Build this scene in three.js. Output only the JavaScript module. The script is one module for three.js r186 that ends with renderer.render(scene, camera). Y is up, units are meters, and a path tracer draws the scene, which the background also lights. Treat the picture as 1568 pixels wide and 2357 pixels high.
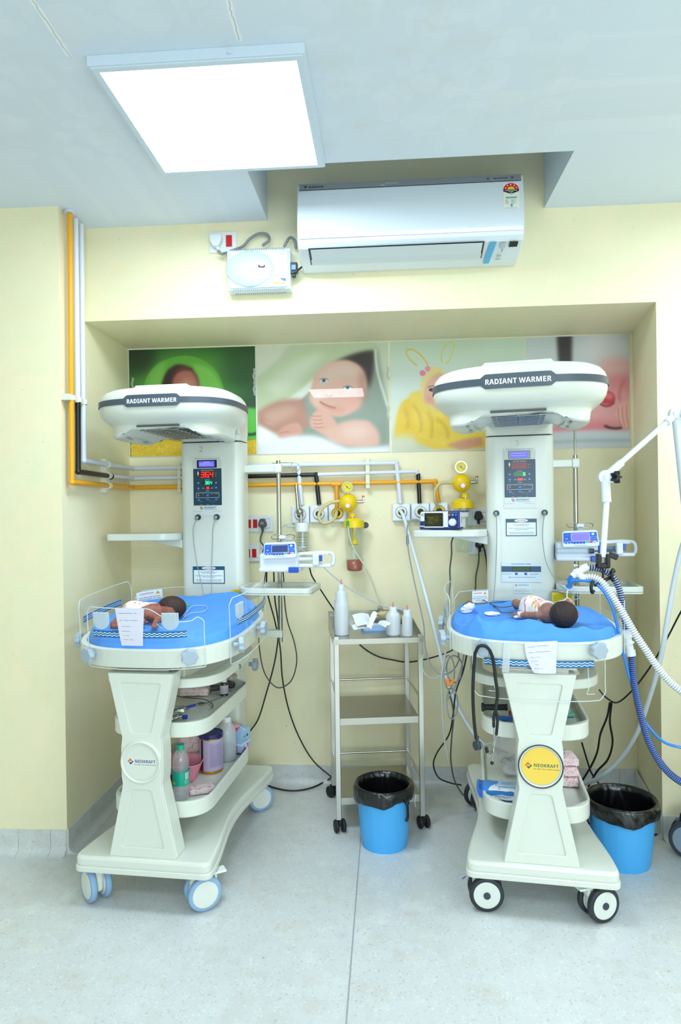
import * as THREE from 'three';
import { RoundedBoxGeometry } from 'three/addons/geometries/RoundedBoxGeometry.js';
import { mergeGeometries, mergeVertices } from 'three/addons/utils/BufferGeometryUtils.js';
import { RectAreaLightUniformsLib } from 'three/addons/lights/RectAreaLightUniformsLib.js';

// ---------- camera, exposure, lamps ----------
const RAD = Math.PI / 180;
const scene = new THREE.Scene();
const camera = new THREE.PerspectiveCamera(74.96, 1568 / 2357, 0.05, 50);
camera.position.set(0, 1.42, 0);
camera.rotation.set(-0.1559 * RAD, 3.9773 * RAD, -0.7972 * RAD, 'YXZ');
const renderer = new THREE.WebGLRenderer({ antialias: true });
renderer.toneMapping = THREE.LinearToneMapping;
renderer.toneMappingExposure = 1.07;
renderer.shadowMap.enabled = true;
RectAreaLightUniformsLib.init();
scene.background = new THREE.Color(0x000000);
const CEIL = 2.705, LAMP_COLOR = new THREE.Color(0.75, 0.885, 1.0), LAMP_POWER = 22;
const PANELS = [[-0.515, -2.13], [1.885, -2.13], [-0.515, 0.27], [1.885, 0.27], [1.885, 2.45]];
for (const [x, z] of PANELS) {
  const l = new THREE.RectAreaLight(LAMP_COLOR, LAMP_POWER, 0.56, 0.56);
  l.position.set(x, CEIL - 0.026, z); l.rotation.x = -Math.PI / 2; scene.add(l);
}

// cool frontal fill from an added, unseen window behind the camera
const FILL_WIN = { x: 1.1, y: 1.55, z: 3.4, w: 2.6, h: 1.3 };
{ const l = new THREE.RectAreaLight(new THREE.Color(0.74, 0.885, 1.0), 6.6, FILL_WIN.w, FILL_WIN.h); l.position.set(FILL_WIN.x, FILL_WIN.y, FILL_WIN.z - 0.03); scene.add(l); }

// ---------- helpers ----------
let rs = 7;
const rnd = () => { rs = (rs * 1664525 + 1013904223) >>> 0; return rs / 4294967296; };
const V = (a) => new THREE.Vector3(a[0], a[1], a[2]);
const used = new Map();
const numbered = (n) => { const k = used.get(n) ?? 0; used.set(n, k + 1); return k ? n + '_' + String(k).padStart(3, '0') : n; };
function tag(o, label, category, group) { o.userData = { label, category }; if (group) o.userData.group = group; return o; }
function thing(name, label, category, pos = [0, 0, 0], turn = 0, group) {
  const o = new THREE.Group(); o.name = numbered(name); scene.add(o);
  o.position.set(...pos); o.rotation.y = turn * RAD;
  return tag(o, label, category, group);
}
function part(name, geo, mat, parent, label) {
  const m = new THREE.Mesh(geo, mat); m.name = name; parent.add(m); if (label) m.userData.label = label; return m;
}
function partW(name, geo, mat, parent, label) { parent.updateMatrixWorld(true); return part(name, geo.applyMatrix4(parent.matrixWorld.clone().invert()), mat, parent, label); } // geometry given in room coordinates
function solo(name, geo, mat, label, category, group) { return tag(part(numbered(name), geo, mat, scene), label, category, group); }
function struct(name, geo, mat) { const m = part(name, geo, mat, scene); m.userData.kind = 'structure'; return m; }
const clean = (g) => { let q = g.index ? g.toNonIndexed() : g; for (const k of Object.keys(q.attributes)) if (!['position', 'normal', 'uv'].includes(k)) q.deleteAttribute(k);
  if (!q.attributes.uv) q.setAttribute('uv', new THREE.BufferAttribute(new Float32Array(q.attributes.position.count * 2), 2)); return q; };
const J = (...gs) => mergeGeometries(gs.flat().map(clean));
function at(g, x = 0, y = 0, z = 0, rx = 0, ry = 0, rz = 0) {
  if (rx || ry || rz) g.applyMatrix4(new THREE.Matrix4().makeRotationFromEuler(new THREE.Euler(rx * RAD, ry * RAD, rz * RAD)));
  g.translate(x, y, z); return g;
}
const box = (w, h, d, x = 0, y = 0, z = 0, r = 0.003) => at(r > 0 ? new RoundedBoxGeometry(w, h, d, 2, Math.min(r, w / 2.01, h / 2.01, d / 2.01)) : new THREE.BoxGeometry(w, h, d), x, y, z);
const span = (x0, x1, y0, y1, z0, z1, r = 0) => box(x1 - x0, y1 - y0, z1 - z0, (x0 + x1) / 2, (y0 + y1) / 2, (z0 + z1) / 2, r);
const cyl = (r0, r1, h, n = 24) => new THREE.CylinderGeometry(r0, r1, h, n);          // r0 top, along y
const ball = (r, n = 20) => new THREE.SphereGeometry(r, n, Math.round(n * 0.7));
const lathe = (pts, n = 32) => new THREE.LatheGeometry(pts.map(([r, y]) => new THREE.Vector2(r, y)), n);
const curveOf = (pts, tension = 0.5) => new THREE.CatmullRomCurve3(pts.map(V), false, 'centripetal', tension);
const tube = (pts, r, seg = pts.length * 8, rad = 8) => {
  const c = curveOf(pts), g = new THREE.TubeGeometry(c, seg, r, rad);
  const caps = [[0, -1], [1, 1]].map(([t, s]) => { const b = ball(r, 8), p = c.getPoint(t); b.translate(p.x, p.y, p.z); return b; });
  return J(g, ...caps);
};
const pipe = (a, b, r, rad = 12) => { // straight round bar between two points
  const A = V(a), B = V(b), d = B.clone().sub(A), g = cyl(r, r, d.length(), rad);
  g.applyQuaternion(new THREE.Quaternion().setFromUnitVectors(new THREE.Vector3(0, 1, 0), d.clone().normalize()));
  const c = A.add(B).multiplyScalar(0.5); g.translate(c.x, c.y, c.z); return g;
};
function sweep(pts, n, rad, radial = 10) { // round tube whose radius changes along its length
  const c = curveOf(pts), f = c.computeFrenetFrames(n, false), len = c.getLength(), pos = [], idx = [], uv = [];
  for (let i = 0; i <= n; i++) {
    const p = c.getPointAt(i / n), r = rad((i / n) * len, i / n);
    for (let j = 0; j <= radial; j++) {
      const a = (j / radial) * Math.PI * 2, x = Math.cos(a) * r, y = Math.sin(a) * r, N = f.normals[i], B = f.binormals[i];
      pos.push(p.x + N.x * x + B.x * y, p.y + N.y * x + B.y * y, p.z + N.z * x + B.z * y); uv.push(i / n * len, j / radial);
      if (i < n && j < radial) { const k = i * (radial + 1) + j; idx.push(k, k + radial + 1, k + 1, k + 1, k + radial + 1, k + radial + 2); }
    }
  }
  const g = new THREE.BufferGeometry(); g.setAttribute('position', new THREE.Float32BufferAttribute(pos, 3)); g.setAttribute('uv', new THREE.Float32BufferAttribute(uv, 2)); g.setIndex(idx); g.computeVertexNormals(); return g;
}
function grid(nu, nv, f) { // surface from f(u, v) -> [x, y, z], u and v from 0 to 1
  const pos = [], idx = [], uv = [];
  for (let j = 0; j <= nv; j++) for (let i = 0; i <= nu; i++) { pos.push(...f(i / nu, j / nv)); uv.push(i / nu, j / nv);
    if (i < nu && j < nv) { const k = j * (nu + 1) + i; idx.push(k, k + 1, k + nu + 1, k + 1, k + nu + 2, k + nu + 1); } }
  const g = new THREE.BufferGeometry(); g.setAttribute('position', new THREE.Float32BufferAttribute(pos, 3)); g.setAttribute('uv', new THREE.Float32BufferAttribute(uv, 2)); g.setIndex(idx); g.computeVertexNormals(); return g;
}
function shape(pts, r = 0) { // polygon, corners optionally rounded
  const s = new THREE.Shape(), n = pts.length;
  if (!r) { s.setFromPoints(pts.map((p) => new THREE.Vector2(...p))); return s; }
  for (let i = 0; i < n; i++) {
    const a = new THREE.Vector2(...pts[(i + n - 1) % n]), b = new THREE.Vector2(...pts[i]), c = new THREE.Vector2(...pts[(i + 1) % n]);
    const q = Math.min(r, a.distanceTo(b) / 2.1, c.distanceTo(b) / 2.1), p0 = b.clone().lerp(a, q / a.distanceTo(b)), p1 = b.clone().lerp(c, q / c.distanceTo(b));
    if (i) s.lineTo(p0.x, p0.y); else s.moveTo(p0.x, p0.y);
    s.quadraticCurveTo(b.x, b.y, p1.x, p1.y);
  }
  s.closePath(); return s;
}
const rect = (w, h) => [[-w / 2, -h / 2], [w / 2, -h / 2], [w / 2, h / 2], [-w / 2, h / 2]];
const prism = (sh, depth, bevel = 0, seg = 8) => { // extruded along z from 0 to depth
  const g = new THREE.ExtrudeGeometry(sh, { depth: depth - 2 * bevel, bevelEnabled: bevel > 0, bevelThickness: bevel, bevelSize: bevel, bevelOffset: -bevel, bevelSegments: 2, curveSegments: seg });
  g.translate(0, 0, bevel); return g;
};
const flatPrism = (sh, y0, y1, bevel = 0, seg = 10) => { const g = prism(sh, y1 - y0, bevel, seg); g.rotateX(Math.PI / 2); g.translate(0, y1, 0); return g; }; // outline drawn in (x, z)
const plane = (w, h, x = 0, y = 0, z = 0) => at(new THREE.PlaneGeometry(w, h), x, y, z);
const smooth = (g) => { g.deleteAttribute('normal'); g.deleteAttribute('uv'); const q = mergeVertices(g, 1e-5); q.computeVertexNormals(); return q; };
const clamp = (x, a = 0, b = 1) => Math.min(b, Math.max(a, x));
const sstep = (a, b, x) => { const t = clamp((x - a) / (b - a)); return t * t * (3 - 2 * t); };
const hash3 = (x, y, z) => { const s = Math.sin(x * 127.1 + y * 311.7 + z * 74.7) * 43758.5453; return s - Math.floor(s); };
function noise(x, y, z = 0) {
  const i = Math.floor(x), j = Math.floor(y), k = Math.floor(z), f = (t) => t * t * (3 - 2 * t), u = f(x - i), v = f(y - j), w = f(z - k);
  const m = (a, b, t) => a + (b - a) * t, h = (a, b, c) => hash3(i + a, j + b, k + c);
  return m(m(m(h(0, 0, 0), h(1, 0, 0), u), m(h(0, 1, 0), h(1, 1, 0), u), v), m(m(h(0, 0, 1), h(1, 0, 1), u), m(h(0, 1, 1), h(1, 1, 1), u), v), w) * 2 - 1;
}
// printed matter and surface grain are drawn on canvases
function canvas(w, h, draw, repeat) {
  const c = document.createElement('canvas'); c.width = w; c.height = h; const g = c.getContext('2d'); draw(g, w, h);
  const t = new THREE.CanvasTexture(c); t.colorSpace = THREE.SRGBColorSpace; if (repeat) { t.wrapS = t.wrapT = THREE.RepeatWrapping; t.repeat.set(...repeat); } return t;
}
const mat = (color, roughness = 0.5, extra = {}) => new THREE.MeshPhysicalMaterial({ color, roughness, ...extra });
const printed = (t, roughness = 0.45, extra = {}) => new THREE.MeshPhysicalMaterial({ map: t, roughness, ...extra });
const glow = (color, k) => new THREE.MeshStandardMaterial({ color: 0x000000, emissive: color, emissiveIntensity: k, roughness: 0.4 });
const text = (g, s, x, y, size, color, weight = '', align = 'center', face = 'sans-serif') => { g.fillStyle = color; g.font = `${weight} ${size}px ${face}`; g.textAlign = align; g.textBaseline = 'middle'; g.fillText(s, x, y); };
const lines = (g, x, y, w, n, dy, color, th = 2, ragged = 0.3) => { g.fillStyle = color; for (let i = 0; i < n; i++) { let q = x; const end = x + w * (1 - ragged * rnd()); while (q < end) { const k = Math.min(end - q, 4 + rnd() * 14); g.fillRect(q, y + i * dy, k, th); q += k + 3; } } };
const rr = (g, x, y, w, h, r, fill, stroke, lw) => { g.beginPath(); g.roundRect(x, y, w, h, r); if (fill) { g.fillStyle = fill; g.fill(); } if (stroke) { g.strokeStyle = stroke; g.lineWidth = lw; g.stroke(); } };

// ---------- shared materials ----------
const M = {
  warmer: mat(0xe0e4d9, 0.32, { clearcoat: 0.25, clearcoatRoughness: 0.25 }),
  white: mat(0xeef2f2, 0.35), paper: mat(0xf4f2f6, 0.85), cream: mat(0xe9e8d8, 0.45),
  grey: mat(0x9db0c2, 0.4), darkGrey: mat(0x39424c, 0.45), black: mat(0x121315, 0.45), rubber: mat(0x17191c, 0.6),
  blue: mat(0x2450b8, 0.35), chrome: mat(0xb4b6b7, 0.14, { metalness: 1 }), steel: mat(0xb7b5ac, 0.3, { metalness: 1 }),
  red: mat(0xd3171b, 0.3), yellow: mat(0xf3d012, 0.35), orange: mat(0xff8a1e, 0.5), pink: mat(0xe79bb0, 0.5),
  acrylic: new THREE.MeshPhysicalMaterial({ color: 0xffffff, roughness: 0.02, transmission: 1, thickness: 0, ior: 1.45 }),
  edge: new THREE.MeshPhysicalMaterial({ color: 0xf2fbfb, roughness: 0.35, transmission: 0.45, thickness: 0, ior: 1.45 }),
  clearPlastic: new THREE.MeshPhysicalMaterial({ color: 0xf4f8f8, roughness: 0.08, transmission: 1, thickness: 0, ior: 1.4 }),
  milky: new THREE.MeshPhysicalMaterial({ color: 0xf2f8fc, roughness: 0.32, transmission: 0.38, thickness: 0 }),
  silicone: new THREE.MeshPhysicalMaterial({ color: 0xeef6fa, roughness: 0.45, transmission: 0.6, thickness: 0 }),
  clearTube: new THREE.MeshPhysicalMaterial({ color: 0xe9ece6, roughness: 0.25, transmission: 0.5, thickness: 0 }),
};

// ---------- the room ----------
const X_L = -1.352, Z_UP = -2.929, Z_PIER = -2.7, Z_BACK = -3.442, Y_SOFFIT = 2.287;
const paintMap = canvas(1024, 1024, (g, w, h) => { // emulsion paint: faint roller mottle, scuffs and specks
  g.fillStyle = '#f9eac4'; g.fillRect(0, 0, w, h);
  for (let i = 0; i < 2600; i++) { const a = rnd(); g.fillStyle = a < 0.5 ? 'rgba(255,252,232,0.03)' : 'rgba(226,218,188,0.03)'; g.beginPath(); g.ellipse(rnd() * w, rnd() * h, 6 + rnd() * 46, 6 + rnd() * 60, 0, 0, 7); g.fill(); }
  for (let i = 0; i < 46; i++) { g.fillStyle = `rgba(110,96,60,${0.12 + rnd() * 0.25})`; g.beginPath(); g.ellipse(rnd() * w, rnd() * h, 0.7 + rnd() * 1.4, 0.7 + rnd(), rnd() * 3, 0, 7); g.fill(); }
}, [0.5, 0.5]);
const wallMat = printed(paintMap, 0.55), ceilMat = mat(0xdfeaf6, 0.75);
const floorMap = canvas(1024, 1024, (g, w, h) => { // speckled vinyl sheet
  g.fillStyle = '#d3d6d5'; g.fillRect(0, 0, w, h);
  for (let i = 0; i < 500; i++) { g.fillStyle = rnd() < 0.5 ? 'rgba(238,240,234,0.10)' : 'rgba(190,184,166,0.10)'; g.beginPath(); g.ellipse(rnd() * w, rnd() * h, 5 + rnd() * 30, 5 + rnd() * 30, 0, 0, 7); g.fill(); }
  for (let i = 0; i < 9000; i++) { const a = rnd(); g.fillStyle = a < 0.4 ? 'rgba(176,168,150,0.35)' : a < 0.8 ? 'rgba(236,238,232,0.5)' : 'rgba(190,196,194,0.4)'; g.beginPath(); g.ellipse(rnd() * w, rnd() * h, 1 + rnd() * 3.2, 0.8 + rnd() * 1.6, rnd() * 3, 0, 7); g.fill(); }
  for (let i = 0; i < 26; i++) { g.fillStyle = 'rgba(96,84,66,0.45)'; g.beginPath(); g.ellipse(rnd() * w, rnd() * h, 1 + rnd() * 2, 0.8 + rnd(), rnd() * 3, 0, 7); g.fill(); }
}, [0.8, 0.8]);
const floorMat = printed(floorMap, 0.34);
function uvMetres(g) { // box-projected texture coordinates in metres
  g = clean(g); const p = g.attributes.position, n = g.attributes.normal, u = g.attributes.uv;
  for (let i = 0; i < p.count; i++) { const ax = Math.abs(n.getX(i)), ay = Math.abs(n.getY(i)), az = Math.abs(n.getZ(i));
    if (ay >= ax && ay >= az) u.setXY(i, p.getX(i), p.getZ(i)); else if (ax > az) u.setXY(i, p.getZ(i), p.getY(i)); else u.setXY(i, p.getX(i), p.getY(i)); }
  return g;
}
const FX0 = -4.2, FX1 = 3.2, FZ1 = 3.4;
const floor = struct('floor', span(FX0 - 0.2, FX1 + 0.2, -0.12, -0.0012, -3.7, FZ1 + 0.2), mat(0xa3a8ac, 0.6));
part('vinyl_sheet', uvMetres(span(FX0 - 0.2, -0.1345, -0.0012, 0, -3.6, FZ1 + 0.1)), floorMat, floor);
part('vinyl_sheet', uvMetres(span(-0.1295, FX1 + 0.2, -0.0012, 0, -3.6, FZ1 + 0.1)), floorMat, floor);
struct('wall_left', uvMetres(span(FX0 - 0.2, X_L, 0, CEIL + 0.4, -3.75, Z_PIER)), wallMat);
struct('wall_back', uvMetres(span(X_L, 1.4, 0, Y_SOFFIT, Z_BACK - 0.3, Z_BACK)), wallMat);
struct('wall_upper', uvMetres(span(X_L, FX1 + 0.2, Y_SOFFIT, CEIL + 0.4, -3.75, Z_UP)), wallMat);
struct('wall_right', uvMetres(flatPrism(shape([[1.154, Z_UP], [FX1 + 0.2, Z_UP], [FX1 + 0.2, -3.75], [1.29, -3.75]]), 0, Y_SOFFIT)), wallMat);
struct('wall_front', uvMetres(span(FX0 - 0.2, FX1 + 0.2, 0, CEIL + 0.4, FZ1, FZ1 + 0.2)), wallMat);
{ const w = struct('added_window_1', (() => { const sh = shape(rect(FILL_WIN.w + 0.1, FILL_WIN.h + 0.1)); sh.holes.push(new THREE.Path(rect(FILL_WIN.w, FILL_WIN.h).map((p) => new THREE.Vector2(...p)))); return at(prism(sh, 0.03), FILL_WIN.x, FILL_WIN.y, FZ1 - 0.032); })(), M.white);
  part('added_pane', plane(FILL_WIN.w, FILL_WIN.h).rotateY(Math.PI).translate(FILL_WIN.x, FILL_WIN.y, FZ1 - 0.006), glow(new THREE.Color(0.74, 0.9, 1.0), 2.2), w); part('added_mullion', J(span(FILL_WIN.x - 0.02, FILL_WIN.x + 0.02, FILL_WIN.y - FILL_WIN.h / 2, FILL_WIN.y + FILL_WIN.h / 2, FZ1 - 0.024, FZ1 - 0.008)), M.white, w); }  // unseen window with glowing pane, added to carry the frontal fill light
struct('wall_side_left', uvMetres(span(FX0 - 0.2, FX0, 0, CEIL + 0.4, Z_PIER, FZ1)), wallMat);
struct('wall_side_right', uvMetres(span(FX1, FX1 + 0.2, 0, CEIL + 0.4, Z_UP, FZ1)), wallMat);
// ceiling with the pocket cut out above the air conditioner
const NX0 = -0.508, NX1 = 0.692, NZ = -2.467;
const ceilMap = canvas(2048, 2048, (g, w, h) => { // plaster with two filled hairline cracks; 2 m square from x -1.4, z -2.4
  g.fillStyle = '#dfeaf6'; g.fillRect(0, 0, w, h);
  for (let i = 0; i < 900; i++) { g.fillStyle = rnd() < 0.5 ? 'rgba(250,252,254,0.08)' : 'rgba(214,216,216,0.08)'; g.beginPath(); g.ellipse(rnd() * w, rnd() * h, 10 + rnd() * 70, 10 + rnd() * 70, 0, 0, 7); g.fill(); }
  const P = (x, z) => [(x + 1.4) / 2 * w, (z + 2.4) / 2 * h];
  for (const [a, b] of [[[-0.866,2.705,-1.615], [-0.872,2.705,-1.823]], [[-0.381,2.705,-1.658], [-0.384,2.705,-1.804]]]) for (const [c, lw, jit] of [['rgba(252,253,255,0.7)', 16, 3], ['rgba(120,124,122,0.75)', 1.6, 5]]) {
    g.strokeStyle = c; g.lineWidth = lw; g.beginPath();
    for (let k = 0; k <= 14; k++) { const t = k / 14, [x, y] = P(a[0] + (b[0] - a[0]) * t, a[2] + (b[2] - a[2]) * t); g.lineTo(x + (rnd() - 0.5) * jit, y + (rnd() - 0.5) * jit); }
    g.stroke();
  }
});
const ceilGeo = (() => { const g = clean(flatPrism(shape([[FX0 - 0.2, FZ1 + 0.1], [FX1 + 0.2, FZ1 + 0.1], [FX1 + 0.2, Z_UP], [NX1, Z_UP], [NX1, NZ], [NX0, NZ], [NX0, Z_UP], [X_L, Z_UP], [X_L, Z_PIER], [FX0 - 0.2, Z_PIER]].reverse()), CEIL, CEIL + 0.34));
  const p = g.attributes.position, u = g.attributes.uv; for (let i = 0; i < p.count; i++) u.setXY(i, (p.getX(i) + 1.4) / 2, 1 - (p.getZ(i) + 2.4) / 2); return g; })();
struct('ceiling', ceilGeo, printed(ceilMap, 0.75));
struct('ceiling_recess', span(NX0 - 0.1, NX1 + 0.1, CEIL + 0.34, CEIL + 0.44, Z_UP - 0.02, NZ + 0.1), ceilMat);
// coved vinyl skirting: an upstand and a quarter-round fillet at the floor
const skirtShape = () => { const s = new THREE.Shape(); s.moveTo(0, 0); s.lineTo(0, 0.1); s.lineTo(0.006, 0.1); s.lineTo(0.006, 0.034); s.quadraticCurveTo(0.008, 0.004, 0.04, 0.0015); s.lineTo(0.04, 0); s.closePath(); return s; };
function skirting(name, a, b, pieces) { // along the floor from a to b, the room to the right hand when walking
  const d = new THREE.Vector2(b[0] - a[0], b[1] - a[1]), len = d.length(), o = new THREE.Group(); o.name = name; o.userData.kind = 'structure'; scene.add(o);
  o.position.set(a[0], 0, a[1]); o.rotation.y = Math.atan2(-d.y, d.x);
  let x = 0; for (const q of [...pieces, len]) { const g = prism(skirtShape(), q - x - 0.0015, 0, 8); g.rotateY(-Math.PI / 2); part('skirting_piece', uvMetres(g.translate(q - 0.0015, 0, 0)), floorMat, o); x = q; }
  return o;
}
skirting('baseboard_left', [FX0, Z_PIER], [X_L, Z_PIER], [1.6, 2.1, 2.64, 2.78]);
skirting('baseboard_left_return', [X_L, Z_PIER], [X_L, Z_BACK], [0.13]);
skirting('baseboard_back', [X_L, Z_BACK], [1.229, Z_BACK], [1.0, 1.9, 2.5]);
skirting('baseboard_right_return', [1.229, Z_BACK], [1.154, Z_UP], [0.3]);
skirting('baseboard_right', [1.154, Z_UP], [FX1, Z_UP], [0.9]);

// ---------- ceiling lamps ----------
const lampFrame = mat(0xd6e4f2, 0.4), lampFace = glow(new THREE.Color(0.93, 0.98, 1.0), 2.2);
PANELS.forEach(([x, z], i) => {
  const o = thing('ceiling_panel_light', ['square LED ceiling panel in front of the air conditioner', 'square LED ceiling panel out of view, right of the alcove', 'square LED ceiling panel above the photographer', 'square LED ceiling panel over the right side of the room', 'square LED ceiling panel at the room\'s rear right'][i], 'ceiling light', [x, CEIL, z]);
  const s = 0.307, rim = (a, b, y0, y1) => { const sh = shape(rect(2 * a, 2 * a)); sh.holes.push(new THREE.Path(rect(2 * b, 2 * b).map((p) => new THREE.Vector2(...p)))); return flatPrism(sh, y0, y1, 0.0015); };
  part('frame', J(rim(s, s - 0.022, -0.03, 0), rim(s - 0.006, s - 0.026, -0.034, -0.028)), lampFrame, o);
  part('diffuser', span(-s + 0.022, s - 0.022, -0.022, -0.018, -s + 0.022, s - 0.022), lampFace, o);
  part('clip', box(0.014, 0.006, 0.012, 0.1, -0.02, s + 0.004), lampFrame, o); part('clip', box(0.012, 0.006, 0.014, -s - 0.004, -0.02, -0.1), lampFrame, o);
});

// ---------- pictures of babies along the top of the alcove ----------
const PW = 1024;
const poster = (u0, u1, v0, v1, draw) => canvas(PW, Math.round(PW * (v1 - v0) / (u1 - u0)), (g, w, h) => { // painter works on the picture's own grid
  const S = w / (u1 - u0); g.scale(S, S); g.translate(-u0, -v0); const blob = (x, y, rx, ry, c, blur = 0, rot = 0) => { g.save(); if (blur) g.filter = `blur(${blur * S}px)`; g.fillStyle = c; g.beginPath(); g.ellipse(x, y, rx, ry, rot, 0, 7); g.fill(); g.restore(); };
  const poly = (pts, c, blur = 0) => { g.save(); if (blur) g.filter = `blur(${blur * S}px)`; g.fillStyle = c; g.beginPath(); g.moveTo(pts[0][0], pts[0][1]); for (let i = 1; i < pts.length; i++) { const p = pts[i]; if (p.length === 4) g.quadraticCurveTo(...p); else g.lineTo(...p); } g.closePath(); g.fill(); g.restore(); };
  const line = (pts, c, lw, blur = 0) => { g.save(); if (blur) g.filter = `blur(${blur * S}px)`; g.strokeStyle = c; g.lineWidth = lw; g.lineCap = 'round'; g.beginPath(); g.moveTo(pts[0][0], pts[0][1]); for (let i = 1; i < pts.length; i++) { const p = pts[i]; if (p.length === 4) g.quadraticCurveTo(...p); else g.lineTo(...p); } g.stroke(); g.restore(); };
  const fuzz = (n, x0, x1, y0, y1, cols, r) => { for (let i = 0; i < n; i++) { g.fillStyle = cols[Math.floor(rnd() * cols.length)]; g.beginPath(); g.ellipse(x0 + rnd() * (x1 - x0), y0 + rnd() * (y1 - y0), r * (0.4 + rnd()), r * (0.4 + rnd()), 0, 0, 7); g.fill(); } };
  draw({ g, blob, poly, line, fuzz });
});
const posterArt = [
  poster(291, 590, 800, 1054, ({ g, blob, poly, line, fuzz }) => { // sleeping baby under a green towel
    g.fillStyle = '#123a18'; g.fillRect(280, 780, 320, 280);
    blob(430, 880, 150, 85, 'rgba(96,178,64,0.8)', 26); blob(560, 850, 50, 60, 'rgba(26,78,30,0.85)', 20); blob(315, 820, 40, 40, 'rgba(14,44,18,0.85)', 14);
    poly([[322, 900], [334, 838, 385, 824], [440, 804, 486, 842], [522, 874, 520, 960], [322, 960]], '#5fae3a', 1.2);
    poly([[330, 900], [340, 842, 382, 829], [372, 860, 372, 920], [330, 920]], '#79bf50', 6); poly([[440, 838], [470, 836, 492, 858], [516, 888, 514, 940], [458, 940], [462, 870, 440, 838]], '#7ecb50', 4);
    poly([[362, 940], [366, 850, 404, 838], [446, 836, 456, 880], [458, 940]], '#3a120c', 3); blob(424, 892, 32, 46, '#b7685c', 4); blob(430, 902, 22, 32, '#d3907e', 7); line([[394, 866], [402, 846, 440, 850]], '#4a1a14', 5, 3); poly([[366, 930], [370, 862, 392, 846], [386, 890, 388, 930]], '#1c0806', 4);
    poly([[500, 960], [545, 938, 592, 946], [592, 1020], [470, 1020]], '#5cc044', 3); poly([[292, 1010], [340, 1000, 420, 1012], [420, 1030], [292, 1030]], '#3f8f2e', 2);
    line([[556, 1002], [575, 1012, 592, 1004]], '#0f3a14', 6, 2); blob(405, 1012, 30, 14, '#b0604a', 4);
    poly([[292, 1024], [350, 1006, 400, 1018], [480, 1030, 592, 1018], [592, 1058], [292, 1058]], '#e2bf30', 2); fuzz(1500, 292, 590, 1022, 1054, ['rgba(250,220,90,0.3)', 'rgba(206,162,26,0.3)'], 1.6);
  }),
  poster(590, 897, 788, 1048, ({ g, blob, poly, line, fuzz }) => { // wide-eyed baby under a pale towel
    g.fillStyle = '#c6cfb4'; g.fillRect(580, 780, 330, 280);
    poly([[588, 780], [672, 780], [640, 822], [588, 866]], '#d9dcc8', 4);
    poly([[676, 922], [720, 880, 742, 850], [770, 815, 870, 802], [884, 880, 900, 955], [900, 1040], [680, 1030]], '#8f9b8c', 6);
    poly([[588, 942], [588, 868], [664, 806, 740, 786], [862, 788], [868, 804], [800, 816, 762, 838], [740, 862, 716, 894], [690, 918, 652, 928]], '#c5d0aa', 3); poly([[604, 880], [680, 824, 752, 802], [720, 850, 640, 912]], '#dbe3c8', 10); poly([[640, 928], [712, 890, 740, 846], [754, 842], [728, 896, 676, 932]], '#e9ecdc', 3);
    poly([[768, 836], [820, 806, 864, 808], [866, 850, 850, 900], [838, 860], [800, 832]], '#2e2220', 5);
    poly([[588, 948], [640, 906, 700, 920], [712, 985], [640, 1002], [588, 985]], '#b98572', 5); poly([[600, 952], [650, 925, 690, 940], [668, 962, 620, 980]], '#cf9f8c', 8);
    poly([[724, 862], [748, 826, 800, 828], [848, 838, 846, 890], [838, 950, 788, 962], [730, 962, 712, 914]], '#e2b29c', 3);
    poly([[730, 866], [756, 830, 800, 834], [838, 842, 834, 870], [780, 870, 736, 884]], '#e9c6b6', 8); blob(730, 916, 16, 18, '#ecbfaa', 7); blob(812, 926, 22, 24, '#e9ab98', 9); blob(776, 946, 22, 10, '#dda08c', 5); blob(838, 890, 10, 40, 'rgba(170,110,90,0.5)', 7);
    for (const [x, y] of [[747, 875], [802, 894]]) { blob(x, y, 9, 5, '#dfe6ea', 1.2, 0.12); blob(x, y, 5, 4.8, '#5f8ba2', 0.8); blob(x, y, 2.2, 2.4, '#1a242e', 0.4); line([[x - 10, y - 2], [x, y - 8, x + 11, y - 1]], 'rgba(110,70,56,0.7)', 1.8, 1); }
    blob(757, 906, 8, 7, '#e7b8a4', 3); line([[750, 910], [757, 915, 766, 911]], 'rgba(176,110,94,0.8)', 2.4, 1.4); line([[738, 926], [750, 936, 772, 941]], 'rgba(178,92,84,0.9)', 4, 1.6); line([[744, 936], [756, 944, 768, 943]], '#d8948a', 3, 2);
    poly([[636, 998], [654, 974, 684, 974], [700, 988, 694, 1002], [668, 1014, 636, 1010]], '#d49a88', 2.5); line([[640, 1000], [652, 994, 664, 996]], 'rgba(160,92,80,0.6)', 1.6, 1);
    poly([[714, 985], [708, 958, 732, 944], [764, 948, 776, 980], [772, 1004, 744, 1006]], '#deaa96', 2.5); for (let k = 0; k < 4; k++) line([[715 + k * 3, 958 + k * 9], [726, 962 + k * 9, 740 + k * 2, 959 + k * 9]], 'rgba(166,100,86,0.7)', 1.6, 1.1);
    poly([[744, 1002], [786, 962, 848, 974], [884, 1000, 872, 1032], [820, 1044, 760, 1022]], '#e3b3a0', 4); blob(820, 1000, 34, 18, '#ecc5b4', 10);
    poly([[588, 978], [640, 1012], [700, 998, 740, 1010], [800, 1040], [900, 1034], [900, 1054], [588, 1054]], '#eceaf0', 5); poly([[588, 978], [612, 986, 640, 1016], [588, 1024]], '#f8f8fb', 6);
    poly([[864, 786], [884, 796, 884, 850], [890, 900, 902, 956], [902, 900], [902, 780]], '#cdd6b8', 3); line([[868, 806], [866, 850, 884, 905], [890, 930, 898, 950]], '#e3e8d8', 5, 2);
  }),
  poster(898, 1212, 780, 1040, ({ g, blob, poly, line, fuzz }) => { // laughing baby in a yellow hooded suit with ears
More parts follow.
